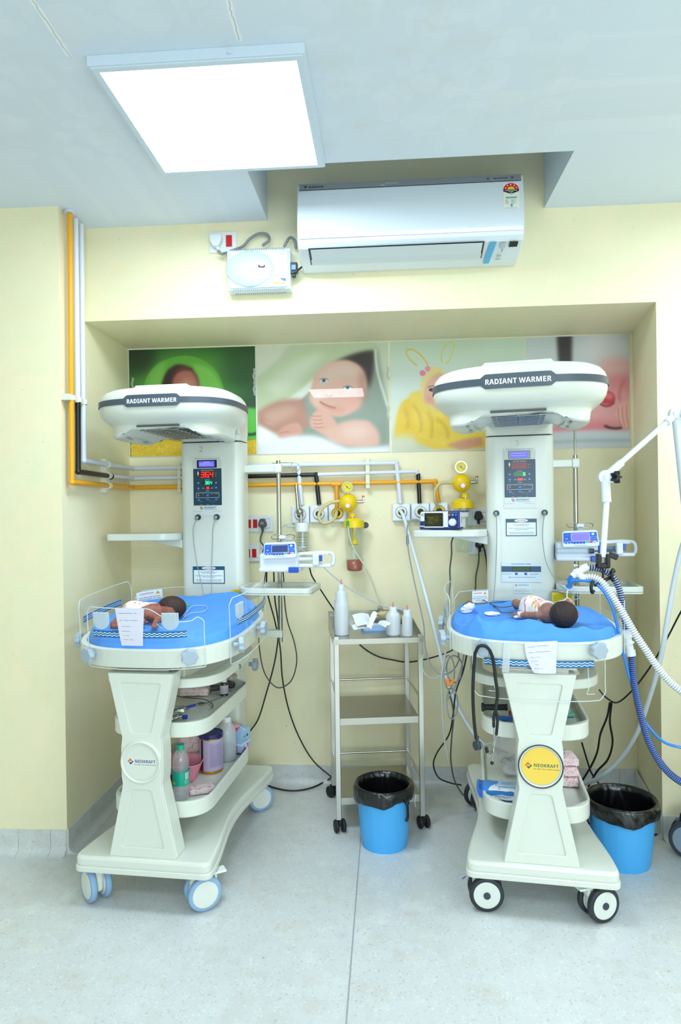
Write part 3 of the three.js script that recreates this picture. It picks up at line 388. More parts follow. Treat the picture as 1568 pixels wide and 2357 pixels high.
function casterParts(parent, pos, turn, kind, brake) {
  const twin = true, R = 0.0605, tyreMat = kind === 'L' ? mat(0x8fb2d6, 0.45) : mat(0x2b3138, 0.5), hubMat = mat(0xe3e8e0, 0.35);
  const h = part('caster', J(box(0.03, 0.05, 0.078, 0, 0.09, 0, 0.012), box(0.026, 0.075, 0.085, 0, 0.075, -0.004, 0.012), at(cyl(0.014, 0.014, 0.03), 0, 0.125, 0)), mat(0xe4e8dc, 0.4), parent);
  h.position.set(...pos); h.rotation.y = turn * RAD;
  for (const s of [-1, 1]) {
    const tyre = lathe([[R - 0.014, -0.011], [R - 0.004, -0.011], [R, -0.006], [R, 0.006], [R - 0.004, 0.011], [R - 0.014, 0.011]], 40); tyre.rotateZ(Math.PI / 2); part('tyre', tyre.translate(s * 0.027, R, 0), tyreMat, h);
    const hub = lathe([[0, 0.0125], [R * 0.35, 0.013], [R * 0.6, 0.0115], [R - 0.016, 0.0125], [R - 0.013, 0.01], [R - 0.013, -0.012], [0, -0.012]], 40); hub.rotateZ(-s * Math.PI / 2); part('hub', hub.translate(s * 0.027, R, 0), hubMat, h);
    if (kind === 'R') part('axle_bolt', at(cyl(0.012, 0.012, 0.006), s * 0.04, R, 0, 0, 0, 90), M.darkGrey, h);
  }
  if (brake) part('brake_pedal', J(box(0.04, 0.008, 0.05, 0, 0.116, brake * 0.06, 0.003), box(0.03, 0.03, 0.01, 0, 0.1, brake * 0.045, 0.003)), mat(0xe9ede6, 0.4), h);
}

function makeWarmer(k, o) { // k: 'L' or 'R' — the two carry different stickers, wheels and settings
  const W = M.warmer, add = (name, g, m = W, label) => part(name, g, m, o, label);
  // base plate with waisted sides and a lower lip
  const baseLine = (e) => { const p = []; for (let i = 0; i <= 20; i++) { const z = 0.46 - i * 0.046; p.push([0.255 + e - 0.047 * Math.cos(z * Math.PI / 0.92) ** 2, z * (1 + e)]); } return [...p, ...p.slice().reverse().map(([x, z]) => [-x, z])]; };
  const rounded = (pts, r) => { const n = pts.length, q = []; for (let i = 0; i < n; i++) { const a = pts[(i + n - 1) % n], b = pts[i], c = pts[(i + 1) % n]; const v1 = [a[0] - b[0], a[1] - b[1]], v2 = [c[0] - b[0], c[1] - b[1]], dot = (v1[0] * v2[0] + v1[1] * v2[1]) / (Math.hypot(...v1) * Math.hypot(...v2)); if (dot > -0.7) q.push([b, 1]); else q.push([b, 0]); } return q; };
  const baseShape = (e) => { const pts = rounded(baseLine(e)), s = new THREE.Shape(); pts.forEach(([b, corner], i) => { const n = pts.length, a = pts[(i + n - 1) % n][0], c = pts[(i + 1) % n][0], L1 = Math.hypot(a[0] - b[0], a[1] - b[1]), L2 = Math.hypot(c[0] - b[0], c[1] - b[1]), r = 0.035; if (corner) { const p0 = [b[0] + (a[0] - b[0]) / L1 * Math.min(r, L1 * 0.9), b[1] + (a[1] - b[1]) / L1 * Math.min(r, L1 * 0.9)], p1 = [b[0] + (c[0] - b[0]) / L2 * Math.min(r, L2 * 0.9), b[1] + (c[1] - b[1]) / L2 * Math.min(r, L2 * 0.9)]; if (i) s.lineTo(...p0); else s.moveTo(...p0); s.quadraticCurveTo(b[0], b[1], ...p1); } else if (i) s.lineTo(...b); else s.moveTo(...b); }); s.closePath(); return s; };
  add('base', J(flatPrism(baseShape(0), 0.148, 0.187, 0.01), flatPrism(baseShape(0.004), 0.13, 0.152, 0.004)));
  const turns = k === 'L' ? [[-0.205, 0.395, 50, 0], [0.205, 0.395, 126, 1], [0.195, -0.4, 125, 0], [-0.195, -0.4, 95, 0]] : [[-0.19, 0.4, 96, 0], [0.19, 0.4, 118, -1], [0.195, -0.4, 80, 0], [-0.205, -0.4, 125, 1]];
  for (const [x, z, a, b] of turns) casterParts(o, [x, 0, z], a + 0, k, b);
  // hourglass pedestal with two sunk panels and the round badge
  const hour = (e) => { const h = [[0.125, 0.846], [0.0735, 0.615], [0.0775, 0.585], [0.079, 0.53], [0.0775, 0.475], [0.0735, 0.445], [0.128, 0.187]].map(([x, y]) => [x - e, y]); return [...h, ...h.slice().reverse().map(([x, y]) => [-x, y])].reverse(); };
  const panelUp = [[-0.078, 0.812], [0.078, 0.812], [0.038, 0.634], [-0.038, 0.634]], panelLow = [[-0.036, 0.43], [0.036, 0.43], [0.082, 0.222], [-0.082, 0.222]];
  const face = shape(hour(0.002)); for (const p of [panelUp, panelLow]) face.holes.push(new THREE.Path(shape(p, 0.012).getPoints(6)));
  add('pedestal', J(at(prism(shape(hour(0), 0.006), 0.08, 0.006), 0, 0, 0.355), at(prism(face, 0.008, 0.002), 0, 0, 0.434)));
  const badgeRing = lathe([[0.066, 0.002], [0.068, 0.008], [0.0725, 0.009], [0.0755, 0.006], [0.0765, -0.006]], 56).rotateX(Math.PI / 2);
  const badge = add('badge', at(J(badgeRing, at(cyl(0.068, 0.068, 0.006, 56), 0, 0, 0, 90)), 0, 0.53, 0.443));
  if (k === 'R') part('badge_rim', at(new THREE.TorusGeometry(0.0735, 0.0026, 10, 64), 0, 0.53, 0.4515), M.darkGrey, badge, 'dark ring around the badge');
  part('badge_print', at(new THREE.CircleGeometry(k === 'R' ? 0.064 : 0.06, 56), 0, 0.53, k === 'R' ? 0.4485 : 0.447), printed(k === 'R' ? yellowLogo : bigLogo, 0.25), badge, k === 'R' ? 'round yellow maker badge' : 'maker name in blue and orange');
  // shelves below the bed: an open rail and two rimmed trays
  const tray = (hw, zf, r) => shape([[-hw, -0.33], [hw, -0.33], [hw, zf], [-hw, zf]].reverse(), r);
  const ringed = (hw, zf, r, t, y0, y1) => { const s = tray(hw, zf, r); s.holes.push(new THREE.Path(shape([[-hw + t, -0.33 + t], [hw - t, -0.33 + t], [hw - t, zf - t], [-hw + t, zf - t]], r * 0.8).getPoints(10))); return flatPrism(s, y0, y1, 0.005, 14); };
  add('guard_rail', ringed(0.236, 0.335, 0.17, 0.05, 0.766, 0.802));
  for (const [y0, y1] of [[0.583, 0.64], [0.285, 0.346]]) { const t = add('tray', ringed(0.195, 0.34, 0.13, 0.013, y0, y1)); part('tray_floor', flatPrism(tray(0.192, 0.337, 0.13), y0 + 0.006, y0 + 0.022, 0.002, 14), W, t); }
  add('rail_knob', at(knobGeo(0.026, 0.02), 0.255, 0.755, -0.12, 0, 90, 0), mat(0x8e9aa5, 0.4)); add('rail_bolt', at(cyl(0.009, 0.009, 0.01), 0.237, 0.778, 0.02, 0, 0, 90), M.steel);
  add('tilt_plate', J(span(-0.13, 0.13, 0.852, 0.866, 0.05, 0.4), span(-0.1, 0.1, 0.84, 0.856, 0.1, 0.42)), M.steel); add('tilt_frame', J(span(-0.11, -0.07, 0.79, 0.87, -0.33, 0.3, 0.004), span(0.07, 0.11, 0.79, 0.87, -0.33, 0.3, 0.004), span(0.16, 0.175, 0.8, 0.9, -0.1, -0.06, 0.003)));
  // column, lower post and neck
  const H0 = o.userData.hood;
  const colShape = (hw, r) => shape([[-hw, -0.325], [-hw, -0.47], [hw, -0.47], [hw, -0.325]], r);
  add('rear_post', flatPrism(shape([[-0.118, -0.345], [-0.118, -0.472], [0.118, -0.472], [0.118, -0.345]], 0.02), 0.186, 0.97, 0.003));
  add('column', flatPrism(colShape(0.152, 0.045), 0.95, 1.748, 0.004, 12)); add('neck', flatPrism(colShape(0.15, 0.04), 1.7535, 1.86, 0.002, 12)); add('hood_mount', span(-0.148, 0.148, H0.y - 0.1, H0.y + 0.05, -0.465, H0.shift - 0.1, 0.01));
  add('neck_gap', span(-0.135, 0.135, 1.745, 1.756, -0.46, -0.335), M.darkGrey);
  const F = -0.3242, decal = (name, w, h, x, y, m, label) => add(name, box(w, h, 0.0016, x, y, F + 0.0008, 0), m, label);
  const px = k === 'L' ? -0.012 : -0.001, py = k === 'L' ? 1.54 : 1.556;
  const ctl = decal('control_panel', 0.142, 0.276, px, py, M.white); part('control_print', plane(0.1415, 0.2755, px, py, F + 0.0019), printed(controllerCanvas(k, false), 0.3, { emissiveMap: controllerCanvas(k, true), emissive: 0xffffff, emissiveIntensity: 1.0 }), ctl, k === 'L' ? 'dark control panel showing 36.4 in red and green' : 'dark control panel with dim red display');
  for (const x of k === 'L' ? [-0.06, 0.032] : [-0.108, 0.106]) { const s = add('probe_socket', at(cyl(0.0135, 0.0135, 0.008), x, 1.396, F + 0.003, 90), mat(0x24414f, 0.4)); part('probe_plug', J(at(cyl(0.006, 0.007, 0.022), x - 0.003, 1.392, F + 0.014, 60, 0, k === 'L' ? -30 : 0)), mat(0x9fa9ab, 0.4), s); }
  if (k === 'L') { const c = decal('caution_plate', 0.158, 0.082, -0.012, 1.124, M.white); part('caution_print', plane(0.157, 0.081, -0.012, 1.124, F + 0.0019), printed(cautionMap, 0.35), c); }
  else { const c = decal('caution_plate', 0.138, 0.08, 0.002, 1.33, M.white); part('caution_print', plane(0.137, 0.079, 0.002, 1.33, F + 0.0019), printed(cautionMap, 0.35), c);
    const t = decal('timer_panel', 0.176, 0.093, -0.001, 1.126, M.white); part('timer_print', plane(0.1755, 0.0925, -0.001, 1.126, F + 0.0019), printed(timerMap(false), 0.3), t, 'phototherapy timer with dark green digits');
    decal('maker_sticker', 0.08, 0.046, 0.006, 1.052, printed(canvas(320, 184, (g, w, h) => { g.fillStyle = '#dfe8e2'; g.fillRect(0, 0, w, h); brand(g, 40, 40, 26, '#4f92c4', false); lines(g, 10, 100, 290, 1, 10, '#c9a59a', 5, 0.4); lines(g, 10, 124, 280, 3, 16, '#8b979a', 5, 0.3); }), 0.35)); }
  const S = 0.011, digit = k === 'L' ? [[-0.7, 0.8], [-0.1, 1.1], [0.6, 0.7], [0.4, 0.1], [-0.2, -0.5], [-0.6, -1], [0.2, -1.02], [0.9, -0.95]] : [[-0.6, 0.9], [0.5, 0.95], [0.1, 0.35], [0.6, -0.1], [0.5, -0.7], [0, -1], [-0.6, -0.85]];
  add('handwritten_number', tube(digit.map(([x, y]) => [(k === 'L' ? -0.042 : -0.012) + x * S, 1.716 + y * S, F + 0.0004]), 0.0007, 40, 5), mat(k === 'L' ? 0x6e756c : 0xb9c2b6, 0.8));
  // hood: rounded shell, dark band with lettering, arched skirt with side lamps and a wire grille
  const H = o.userData.hood, hw = 0.33, front = 0.35, back = -0.19, zc = (front + back) / 2, hd = (front - back) / 2;
  const hoodM = new THREE.Matrix4().makeTranslation(H.dx, H.y, -0.4).multiply(new THREE.Matrix4().makeRotationY(H.turn * RAD)).multiply(new THREE.Matrix4().makeRotationX(H.pitch * RAD)).multiply(new THREE.Matrix4().makeTranslation(0, 0, 0.4 + H.shift + zc * (1 - H.scale))).multiply(new THREE.Matrix4().makeScale(H.scale, H.scale, H.scale));
  const hp = (name, g, m = W, label, parent = o) => { g.applyMatrix4(hoodM); return part(name, g, m, parent, label); };
  const plan = (t, kx, kz, n) => { const c = Math.cos(t), s = Math.sin(t); return [hw * kx * Math.sign(c) * Math.abs(c) ** (2 / n), zc + hd * kz * Math.sign(s) * Math.abs(s) ** (2 / n)]; };
  const under = (x) => -0.152 + 0.05 * (1 - sstep(0.09, 0.215, Math.abs(x)));
  const levels = [[0.0, 0.079, 2.6], [0.5, 0.078, 2.6], [0.72, 0.074, 2.7], [0.86, 0.065, 2.8], [0.93, 0.053, 2.9], [0.975, 0.034, 3], [0.996, 0.013, 3], [1.0, -0.004, 3], [0.997, -0.024, 3], [0.982, -0.046, 3], [0.95, -0.064, 2.9], [0.895, -0.08, 2.9], [0.845, -0.092, 3], [0.815, -0.106, 3.4], [0.8, -0.135, 4], [0.79, -1, 4.5], [0.75, -2, 4.5], [0.55, -2, 4.5], [0.4, -2, 4.5], [0.25, -2, 4.5], [0.12, -2, 4.5], [0, -2, 4.5]];
  const shell = grid(96, levels.length - 1, (u, v) => { const L = levels[Math.round(v * (levels.length - 1))], [x, z] = plan(-u * Math.PI * 2, L[0], L[0] * (L[1] < -0.08 ? 0.93 : 1), L[2]), y = L[1] === -1 ? Math.min(-0.12, under(x) + 0.006) : L[1] === -2 ? under(x) : Math.max(L[1], L[1] < -0.1 ? under(x) : -9); return [x, y, z]; });
  const hood = hp('hood', shell);
  const rim = (u0, u1, y0, y1, out, n = 40) => grid(n, 3, (u, v) => { const t = Math.PI / 2 - (u0 + (u1 - u0) * u), [x, z] = plan(t, 1, 1, 3), y = y0 + (y1 - y0) * v, e = out + 0.001; const q = [1, 0.995][+(y > 0)] ; return [x * (1 + e / hw), y, zc + (z - zc) * (1 + e / hd) + 0 * q]; });
  const bandMat = mat(0x4a5561, 0.35);
  hp('band', rim(-2.2, 2.2, -0.014, 0.012, 0.0015, 80), bandMat, 'dark grey stripe round the hood', hood); const plate = grid(36, 4, (u, v) => { const x = (u - 0.5) * 0.262, edge = clamp((0.5 - Math.abs(u - 0.5)) * 0.262 / 0.016), hh = 0.014 + 0.0125 * edge, y = -0.001 + (v - 0.5) * 2 * hh, z = zc + (hd + 0.0035) * (1 - Math.abs(x / (hw + 0.0035)) ** 3) ** (1 / 3); return [x, y, z + 0.0012]; });
  { const p = plate.attributes.position, q = plate.attributes.uv; for (let i = 0; i < q.count; i++) q.setY(i, (p.getY(i) + 0.0275) / 0.053); }
  hp('name_plate', plate, printed(hoodBand, 0.35), 'dark plate lettered RADIANT WARMER', hood);
  hp('top_cover', J(at(prism(shape([[-0.14, 0.066], [0.14, 0.066], [0.12, 0.087], [-0.12, 0.087]]), 0.34, 0.004), 0, 0, zc - 0.17)), W, null, hood);
  for (const s of [-1, 1]) { // lamp panels with fine vents on the sloping undersides
    const v = []; for (let i = 0; i < 7; i++) v.push(at(box(0.05, 0.0015, 0.0025, 0, 0, 0, 0), s * 0.168, under(0.168) - 0.0045, zc - 0.06 + i * 0.026, 0, 0, s * 26)); hp('vent', J(v), mat(0xa7aea8, 0.6), null, hood);
    for (const dz of [-0.2, 0.14]) hp('lamp_slot', at(box(0.012, 0.003, 0.06, 0, 0, 0, 0.001), s * 0.19, under(0.19) - 0.002, zc + dz * 0.5 + 0.02), mat(0xb6bdb6, 0.6), null, hood);
  }
  const grille = hp('heater_tray', span(-0.1, 0.1, -0.108, -0.1, zc - 0.21, zc + 0.21), mat(0x5a5c5c, 0.6), 'grey heater reflector', hood);
  const wires = []; for (let i = 0; i < 9; i++) wires.push(pipe([-0.098, -0.122, zc - 0.2 + i * 0.047], [0.098, -0.122, zc - 0.17 + i * 0.047], 0.0032, 6)); for (let i = 0; i < 3; i++) wires.push(pipe([-0.08 + i * 0.08, -0.12, zc - 0.2], [-0.08 + i * 0.08, -0.12, zc + 0.2], 0.0026, 6)); hp('grille', J(wires), M.chrome, null, hood).userData.kind = 'stuff';
  hp('heater_rod', J(at(cyl(0.014, 0.014, 0.34), 0, -0.11, zc, 90), at(cyl(0.006, 0.006, 0.34), 0.045, -0.111, zc, 90)), mat(0x3c3e40, 0.4), null, hood);
  if (k === 'L') { const b = []; for (const [x, z] of [[-0.1, -0.06], [-0.085, 0.03]]) b.push(at(ball(0.008, 12), x, -0.105, zc + z)); b.forEach((g) => hp('indicator_lamp', g, glow(new THREE.Color(0.25, 0.22, 1), 1.4), null, hood)); }
  // shelf on the left, tray, arm and pole on the right
  add('side_shelf', flatPrism(shape([[-0.488, -0.44], [-0.488, -0.24], [-0.2, -0.24], [-0.15, -0.3], [-0.15, -0.44]].reverse(), 0.03), 1.29, 1.323, 0.005)); add('shelf_bracket', at(prism(shape([[-0.345, 1.291], [-0.148, 1.291], [-0.148, 1.25]]), 0.1, 0.003), 0, 0, -0.44));
  const P = o.userData.pole; add('pole', pipe([P[0], 0.8, P[1]], [P[0], 1.66, P[1]], 0.0105, 20), M.chrome); add('pole_arm', J(box(P[0] - 0.1, 0.036, 0.032, (P[0] + 0.12) / 2, 1.622, P[1], 0.006), box(0.036, 0.044, 0.04, P[0], 1.622, P[1], 0.008)));
  add('pole_bracket', J(box(P[0] - 0.09, 0.036, 0.034, (P[0] + 0.11) / 2, 0.838, P[1], 0.005)), mat(0xdfe5d8, 0.4));
  if (k === 'R') add('pole_extension', pipe([P[0], 1.65, P[1]], [P[0], 1.92, P[1]], 0.005, 12), M.chrome);
  else add('drip_hook', tube([[P[0] - 0.03, 1.648, P[1]], [P[0] + 0.06, 1.648, P[1]], [P[0] + 0.09, 1.644, P[1]], [P[0] + 0.105, 1.625, P[1]], [P[0] + 0.09, 1.607, P[1]], [P[0] + 0.07, 1.61, P[1]], [P[0] + 0.066, 1.646, P[1]]], 0.0016, 60, 6), M.chrome);
  const st = shape([[0.152, -0.48], [0.5, -0.48], [0.5, -0.2], [0.2, -0.2], [0.152, -0.26]].reverse(), 0.04), sti = shape([[0.165, -0.467], [0.487, -0.467], [0.487, -0.213], [0.205, -0.213], [0.165, -0.265]].reverse(), 0.035); const rimS = shape([[0.152, -0.48], [0.5, -0.48], [0.5, -0.2], [0.2, -0.2], [0.152, -0.26]].reverse(), 0.04); rimS.holes.push(new THREE.Path(sti.getPoints(8)));
  const side = add('side_tray', flatPrism(rimS, 1.046, 1.075, 0.004)); part('tray_floor', flatPrism(st, 1.044, 1.056, 0.002), W, side);
  add('tray_support', at(prism(shape([[0.148, 1.045], [0.3, 1.045], [0.148, 0.99]]), 0.1, 0.003), 0, 0, -0.45));
  // bed, tilted on its hinge
  const bedM = o.userData.bed, bp = (name, g, m = W, label, parent = o) => { g.applyMatrix4(bedM); return part(name, g, m, parent, label); };
  const rimShape = shape(oval(BED_A, BED_B, BED_N)); rimShape.holes.push(new THREE.Path(shape(oval(BED_A - 0.02, BED_B - 0.02, BED_N)).getPoints()));
  const bed = bp('bed_tray', flatPrism(rimShape, -0.034, 0.033, 0.004)); bp('bed_floor', flatPrism(shape(oval(BED_A - 0.012, BED_B - 0.012, BED_N)), -0.03, 0.004, 0), W, null, bed);
  const wall = (side, s0, s1, y0, y1, opt = {}) => {
    const K = 0.004, n = 28, sheet = (k2) => grid(n, 8, (u, v) => { const s = s0 + (s1 - s0) * u, [x, z] = bedPath(side, s, k2), c = Math.min(u, 1 - u) * Math.abs(s1 - s0), top = opt.top ? opt.top(u) : 0, cut = c < 0.025 ? 0.025 - Math.sqrt(Math.max(0, 0.025 ** 2 - (0.025 - c) ** 2)) : 0; return [x, y0 + (opt.low ? cut : 0) + (y1 + top - (opt.low ? 0 : cut) - y0 - (opt.low ? cut : 0)) * v, z]; });
    const p = bp('acrylic_wall', sheet(K + 0.002), M.acrylic, null);
    const ring = []; const pt = (u, v) => { const s = s0 + (s1 - s0) * u, [x, z] = bedPath(side, s, K + 0.002), c = Math.min(u, 1 - u) * Math.abs(s1 - s0), top = opt.top ? opt.top(u) : 0, cut = c < 0.025 ? 0.025 - Math.sqrt(Math.max(0, 0.025 ** 2 - (0.025 - c) ** 2)) : 0; return [x, y0 + (opt.low ? cut : 0) + (y1 + top - (opt.low ? 0 : cut) - y0 - (opt.low ? cut : 0)) * v, z]; };
    for (let i = 0; i <= 24; i++) ring.push(pt(i / 24, 1)); for (let i = 1; i <= 6; i++) ring.push(pt(1, 1 - i / 6)); for (let i = 1; i <= 24; i++) ring.push(pt(1 - i / 24, 0)); for (let i = 1; i <= 6; i++) ring.push(pt(0, i / 6));
    bp('polished_edge', tube(ring, 0.0017, 180, 5), M.edge, null, p);
    if (opt.wave) { const [a, b, wy] = opt.wave; const g = grid(30, 1, (u, v) => { const [x, z] = bedPath(side, a + (b - a) * u, K + 0.0052); return [x, wy - 0.0125 + 0.025 * v, z]; }); const uv = g.attributes.uv; for (let i = 0; i < uv.count; i++) uv.setX(i, uv.getX(i) * Math.abs(b - a) / 0.15); bp('wave_strip', g, waveMat, 'blue strip with white waves', p); }
    for (const [s, y] of opt.tabs ?? []) { const U = (r, len, t) => { const sh2 = new THREE.Shape(); sh2.moveTo(-r, len); sh2.lineTo(-r, 0); sh2.absarc(0, 0, r, Math.PI, 2 * Math.PI); sh2.lineTo(r, len); sh2.closePath(); return prism(sh2, t, 0.0015, 20); };
      const [x, z] = bedPath(side, s, K + 0.005), ang = side === 'front' ? Math.atan2(s * 0.35, 1) / RAD : 82; bp('tube_holder', at(J(U(0.031, 0.03, 0.006), at(U(0.022, 0.03, 0.009), 0, 0, 0)), x, y, z, 0, ang, 0), M.silicone, 'translucent white tube holder', p); }
    for (const [w, h, s, y, m] of opt.stickers ?? []) { const g = grid(4, 1, (u, v) => { const [x, z] = bedPath(side, s + (u - 0.5) * w, K - 0.0006 * (side === 'back' ? 1 : -9)); return [x, y + (v - 0.5) * h, z]; }); bp('sticker', g, printed(m, 0.4), null, p); }
    return p;
  };
  const knob = (side, s, y, kk = 0.008) => { const [x, z] = bedPath(side, s, kk + 0.012), e = 0.004, a = bedPath(side, s - e, kk), b = bedPath(side, s + e, kk), out = side === 'front' ? Math.atan2(-(b[1] - a[1]), b[0] - a[0]) : side === 'back' ? Math.PI - Math.atan2(b[1] - a[1], b[0] - a[0]) : side === 'right' ? Math.PI / 2 - Math.atan2(-(b[0] - a[0]), b[1] - a[1]) * -1 : -Math.PI / 2 - Math.atan2(b[0] - a[0], b[1] - a[1]) * -1; bp('knob', at(knobGeo(), x, y, z, 0, out / RAD, 0), knobMat); };
  if (k === 'L') {
    wall('front', -0.2, 0.232, -0.036, 0.184, { wave: [-0.17, 0.18, 0.09], tabs: [[-0.13, 0.139], [0.128, 0.139]], top: (u) => -0.05 * sstep(0.55, 0.8, u) * (1 - sstep(0.9, 1.0, u) * 0.4) });
    wall('right', 0.24, -0.2, -0.055, 0.19, { wave: [0.2, -0.2, 0.095], tabs: [[0.19, 0.135]] });
  } else {
    wall('front', -0.225, 0.22, -0.165, 0.03, { low: true, wave: [-0.185, 0.18, -0.038] });
    wall('right', 0.2, -0.22, -0.036, 0.15, {});
    for (const [x, s] of [[-0.15, 1], [0.16, -1]]) bp('wall_slot', tube([[x, -0.05, bedZ(x, 0.006)], [x, -0.13, bedZ(x, 0.006)], [x + 0.006 * s, -0.14, bedZ(x, 0.006)], [x - 0.02 * s, -0.14, bedZ(x, 0.006)]], 0.0015, 30, 5), M.edge);
  }
  wall('left', -0.22, 0.22, -0.036, 0.17, { wave: [-0.16, 0.16, 0.085] });
  wall('back', -0.3, 0.19, -0.036, 0.112, { stickers: k === 'L' ? [[0.082, 0.06, -0.253, 0.08, acrylicCaution], [0.055, 0.04, 0.14, 0.082, acrylicWarning]] : [[0.072, 0.054, -0.186, 0.082, acrylicCaution], [0.082, 0.044, 0.17, 0.08, acrylicWarning]] });
  for (const s of [-0.185, 0.19]) knob('front', s, 0.012); for (const s of k === 'L' ? [0.22, -0.02] : [0.0]) knob('right', s, 0.014); knob('left', k === 'L' ? 0.16 : 0.2, 0.006); if (k === 'R') knob('left', -0.1, 0.006);
}
const frameOf = (x, z, deg, tilt) => { const m = new THREE.Matrix4().makeTranslation(x, 0, z).multiply(new THREE.Matrix4().makeRotationY(deg * RAD)); const bed = new THREE.Matrix4().makeTranslation(0, 0.93, 0.08).multiply(new THREE.Matrix4().makeRotationX(tilt * RAD)); return { m, bed, bedWorld: m.clone().multiply(bed) }; };
const FL = frameOf(-0.854, -2.769, -4.5, 4.5), FR = frameOf(0.57, -2.78, -7, 1.0);
for (const [k, f, pos, deg, label, hood, pole] of [['L', FL, [-0.854, 0, -2.769], -4.5, 'radiant warmer by the gas pipes, grey-blue wheels, number 2 on column', { y: 1.88, turn: 0, pitch: 0, shift: -0.22, scale: 0.93, dx: -0.09 }, [0.312, -0.4]], ['R', FR, [0.57, 0, -2.78], -7, 'radiant warmer by the breathing hoses, yellow badge and black wheels', { y: 1.9, turn: -4, pitch: 1.5, shift: 0, scale: 1, dx: 0 }, [0.255, -0.42]]]) {
  const o = thing('radiant_warmer', label, 'infant warmer', pos, deg); Object.assign(o.userData, { hood, pole, bed: f.bed }); makeWarmer(k, o); delete o.userData.hood; delete o.userData.pole; delete o.userData.bed;
}

// ---------- what lies on the two beds ----------
function netMesh(f, lo, hi, cell) { // smooth surface where f = 0 (surface nets)
  const n = lo.map((a, i) => Math.ceil((hi[i] - a) / cell) + 1), [nx, ny, nz] = n, val = new Float32Array(nx * ny * nz), id = new Int32Array(nx * ny * nz).fill(-1), pos = [], idx = [];
  const I = (i, j, k) => i + nx * (j + ny * k);
  for (let k = 0; k < nz; k++) for (let j = 0; j < ny; j++) for (let i = 0; i < nx; i++) val[I(i, j, k)] = f(lo[0] + i * cell, lo[1] + j * cell, lo[2] + k * cell);
  const C = [[0, 0, 0], [1, 0, 0], [0, 1, 0], [1, 1, 0], [0, 0, 1], [1, 0, 1], [0, 1, 1], [1, 1, 1]], E = [[0, 1], [2, 3], [4, 5], [6, 7], [0, 2], [1, 3], [4, 6], [5, 7], [0, 4], [1, 5], [2, 6], [3, 7]];
  for (let k = 0; k < nz - 1; k++) for (let j = 0; j < ny - 1; j++) for (let i = 0; i < nx - 1; i++) {
    const v = C.map(([a, b, c]) => val[I(i + a, j + b, k + c)]); let m = 0; v.forEach((q) => { if (q < 0) m++; }); if (m === 0 || m === 8) continue;
    let x = 0, y = 0, z = 0, c = 0; for (const [a, b] of E) if ((v[a] < 0) !== (v[b] < 0)) { const t = v[a] / (v[a] - v[b]); x += C[a][0] + (C[b][0] - C[a][0]) * t; y += C[a][1] + (C[b][1] - C[a][1]) * t; z += C[a][2] + (C[b][2] - C[a][2]) * t; c++; }
    id[I(i, j, k)] = pos.length / 3; pos.push(lo[0] + (i + x / c) * cell, lo[1] + (j + y / c) * cell, lo[2] + (k + z / c) * cell);
  }
  const quad = (a, b, c, d, flip) => { if (a < 0 || b < 0 || c < 0 || d < 0) return; if (flip) idx.push(a, c, b, a, d, c); else idx.push(a, b, c, a, c, d); };
  for (let k = 1; k < nz - 1; k++) for (let j = 1; j < ny - 1; j++) for (let i = 1; i < nx - 1; i++) { const a = val[I(i, j, k)] < 0;
    if (a !== val[I(i + 1, j, k)] < 0) quad(id[I(i, j - 1, k - 1)], id[I(i, j, k - 1)], id[I(i, j, k)], id[I(i, j - 1, k)], !a);
    if (a !== val[I(i, j + 1, k)] < 0) quad(id[I(i - 1, j, k - 1)], id[I(i - 1, j, k)], id[I(i, j, k)], id[I(i, j, k - 1)], !a);
    if (a !== val[I(i, j, k + 1)] < 0) quad(id[I(i - 1, j - 1, k)], id[I(i, j - 1, k)], id[I(i, j, k)], id[I(i - 1, j, k)], !a); }
  const g = new THREE.BufferGeometry(); g.setAttribute('position', new THREE.Float32BufferAttribute(pos, 3)); g.setIndex(idx); g.computeVertexNormals();
  const uv = []; for (let i = 0; i < pos.length; i += 3) uv.push(pos[i] * 10, pos[i + 2] * 10 + pos[i + 1] * 5); g.setAttribute('uv', new THREE.Float32BufferAttribute(uv, 2)); return g;
}
const cap = (p, a, b, ra, rb) => { const ab = [b[0] - a[0], b[1] - a[1], b[2] - a[2]], ap = [p[0] - a[0], p[1] - a[1], p[2] - a[2]], t = clamp((ap[0] * ab[0] + ap[1] * ab[1] + ap[2] * ab[2]) / (ab[0] ** 2 + ab[1] ** 2 + ab[2] ** 2 + 1e-9)); return Math.hypot(ap[0] - ab[0] * t, ap[1] - ab[1] * t, ap[2] - ab[2] * t) - (ra + (rb - ra) * t); };
const egg = (p, c, r, yaw = 0) => { const s = Math.sin(yaw), q = Math.cos(yaw), dx = p[0] - c[0], dz = p[2] - c[2], x = (dx * q - dz * s) / r[0], y = (p[1] - c[1]) / r[1], z = (dx * s + dz * q) / r[2], k = Math.hypot(x, y, z); return (k - 1) * Math.min(...r); };
const smin = (a, b, k) => { const h = clamp(0.5 + 0.5 * (b - a) / k); return b + (a - b) * h - k * h * (1 - h); };

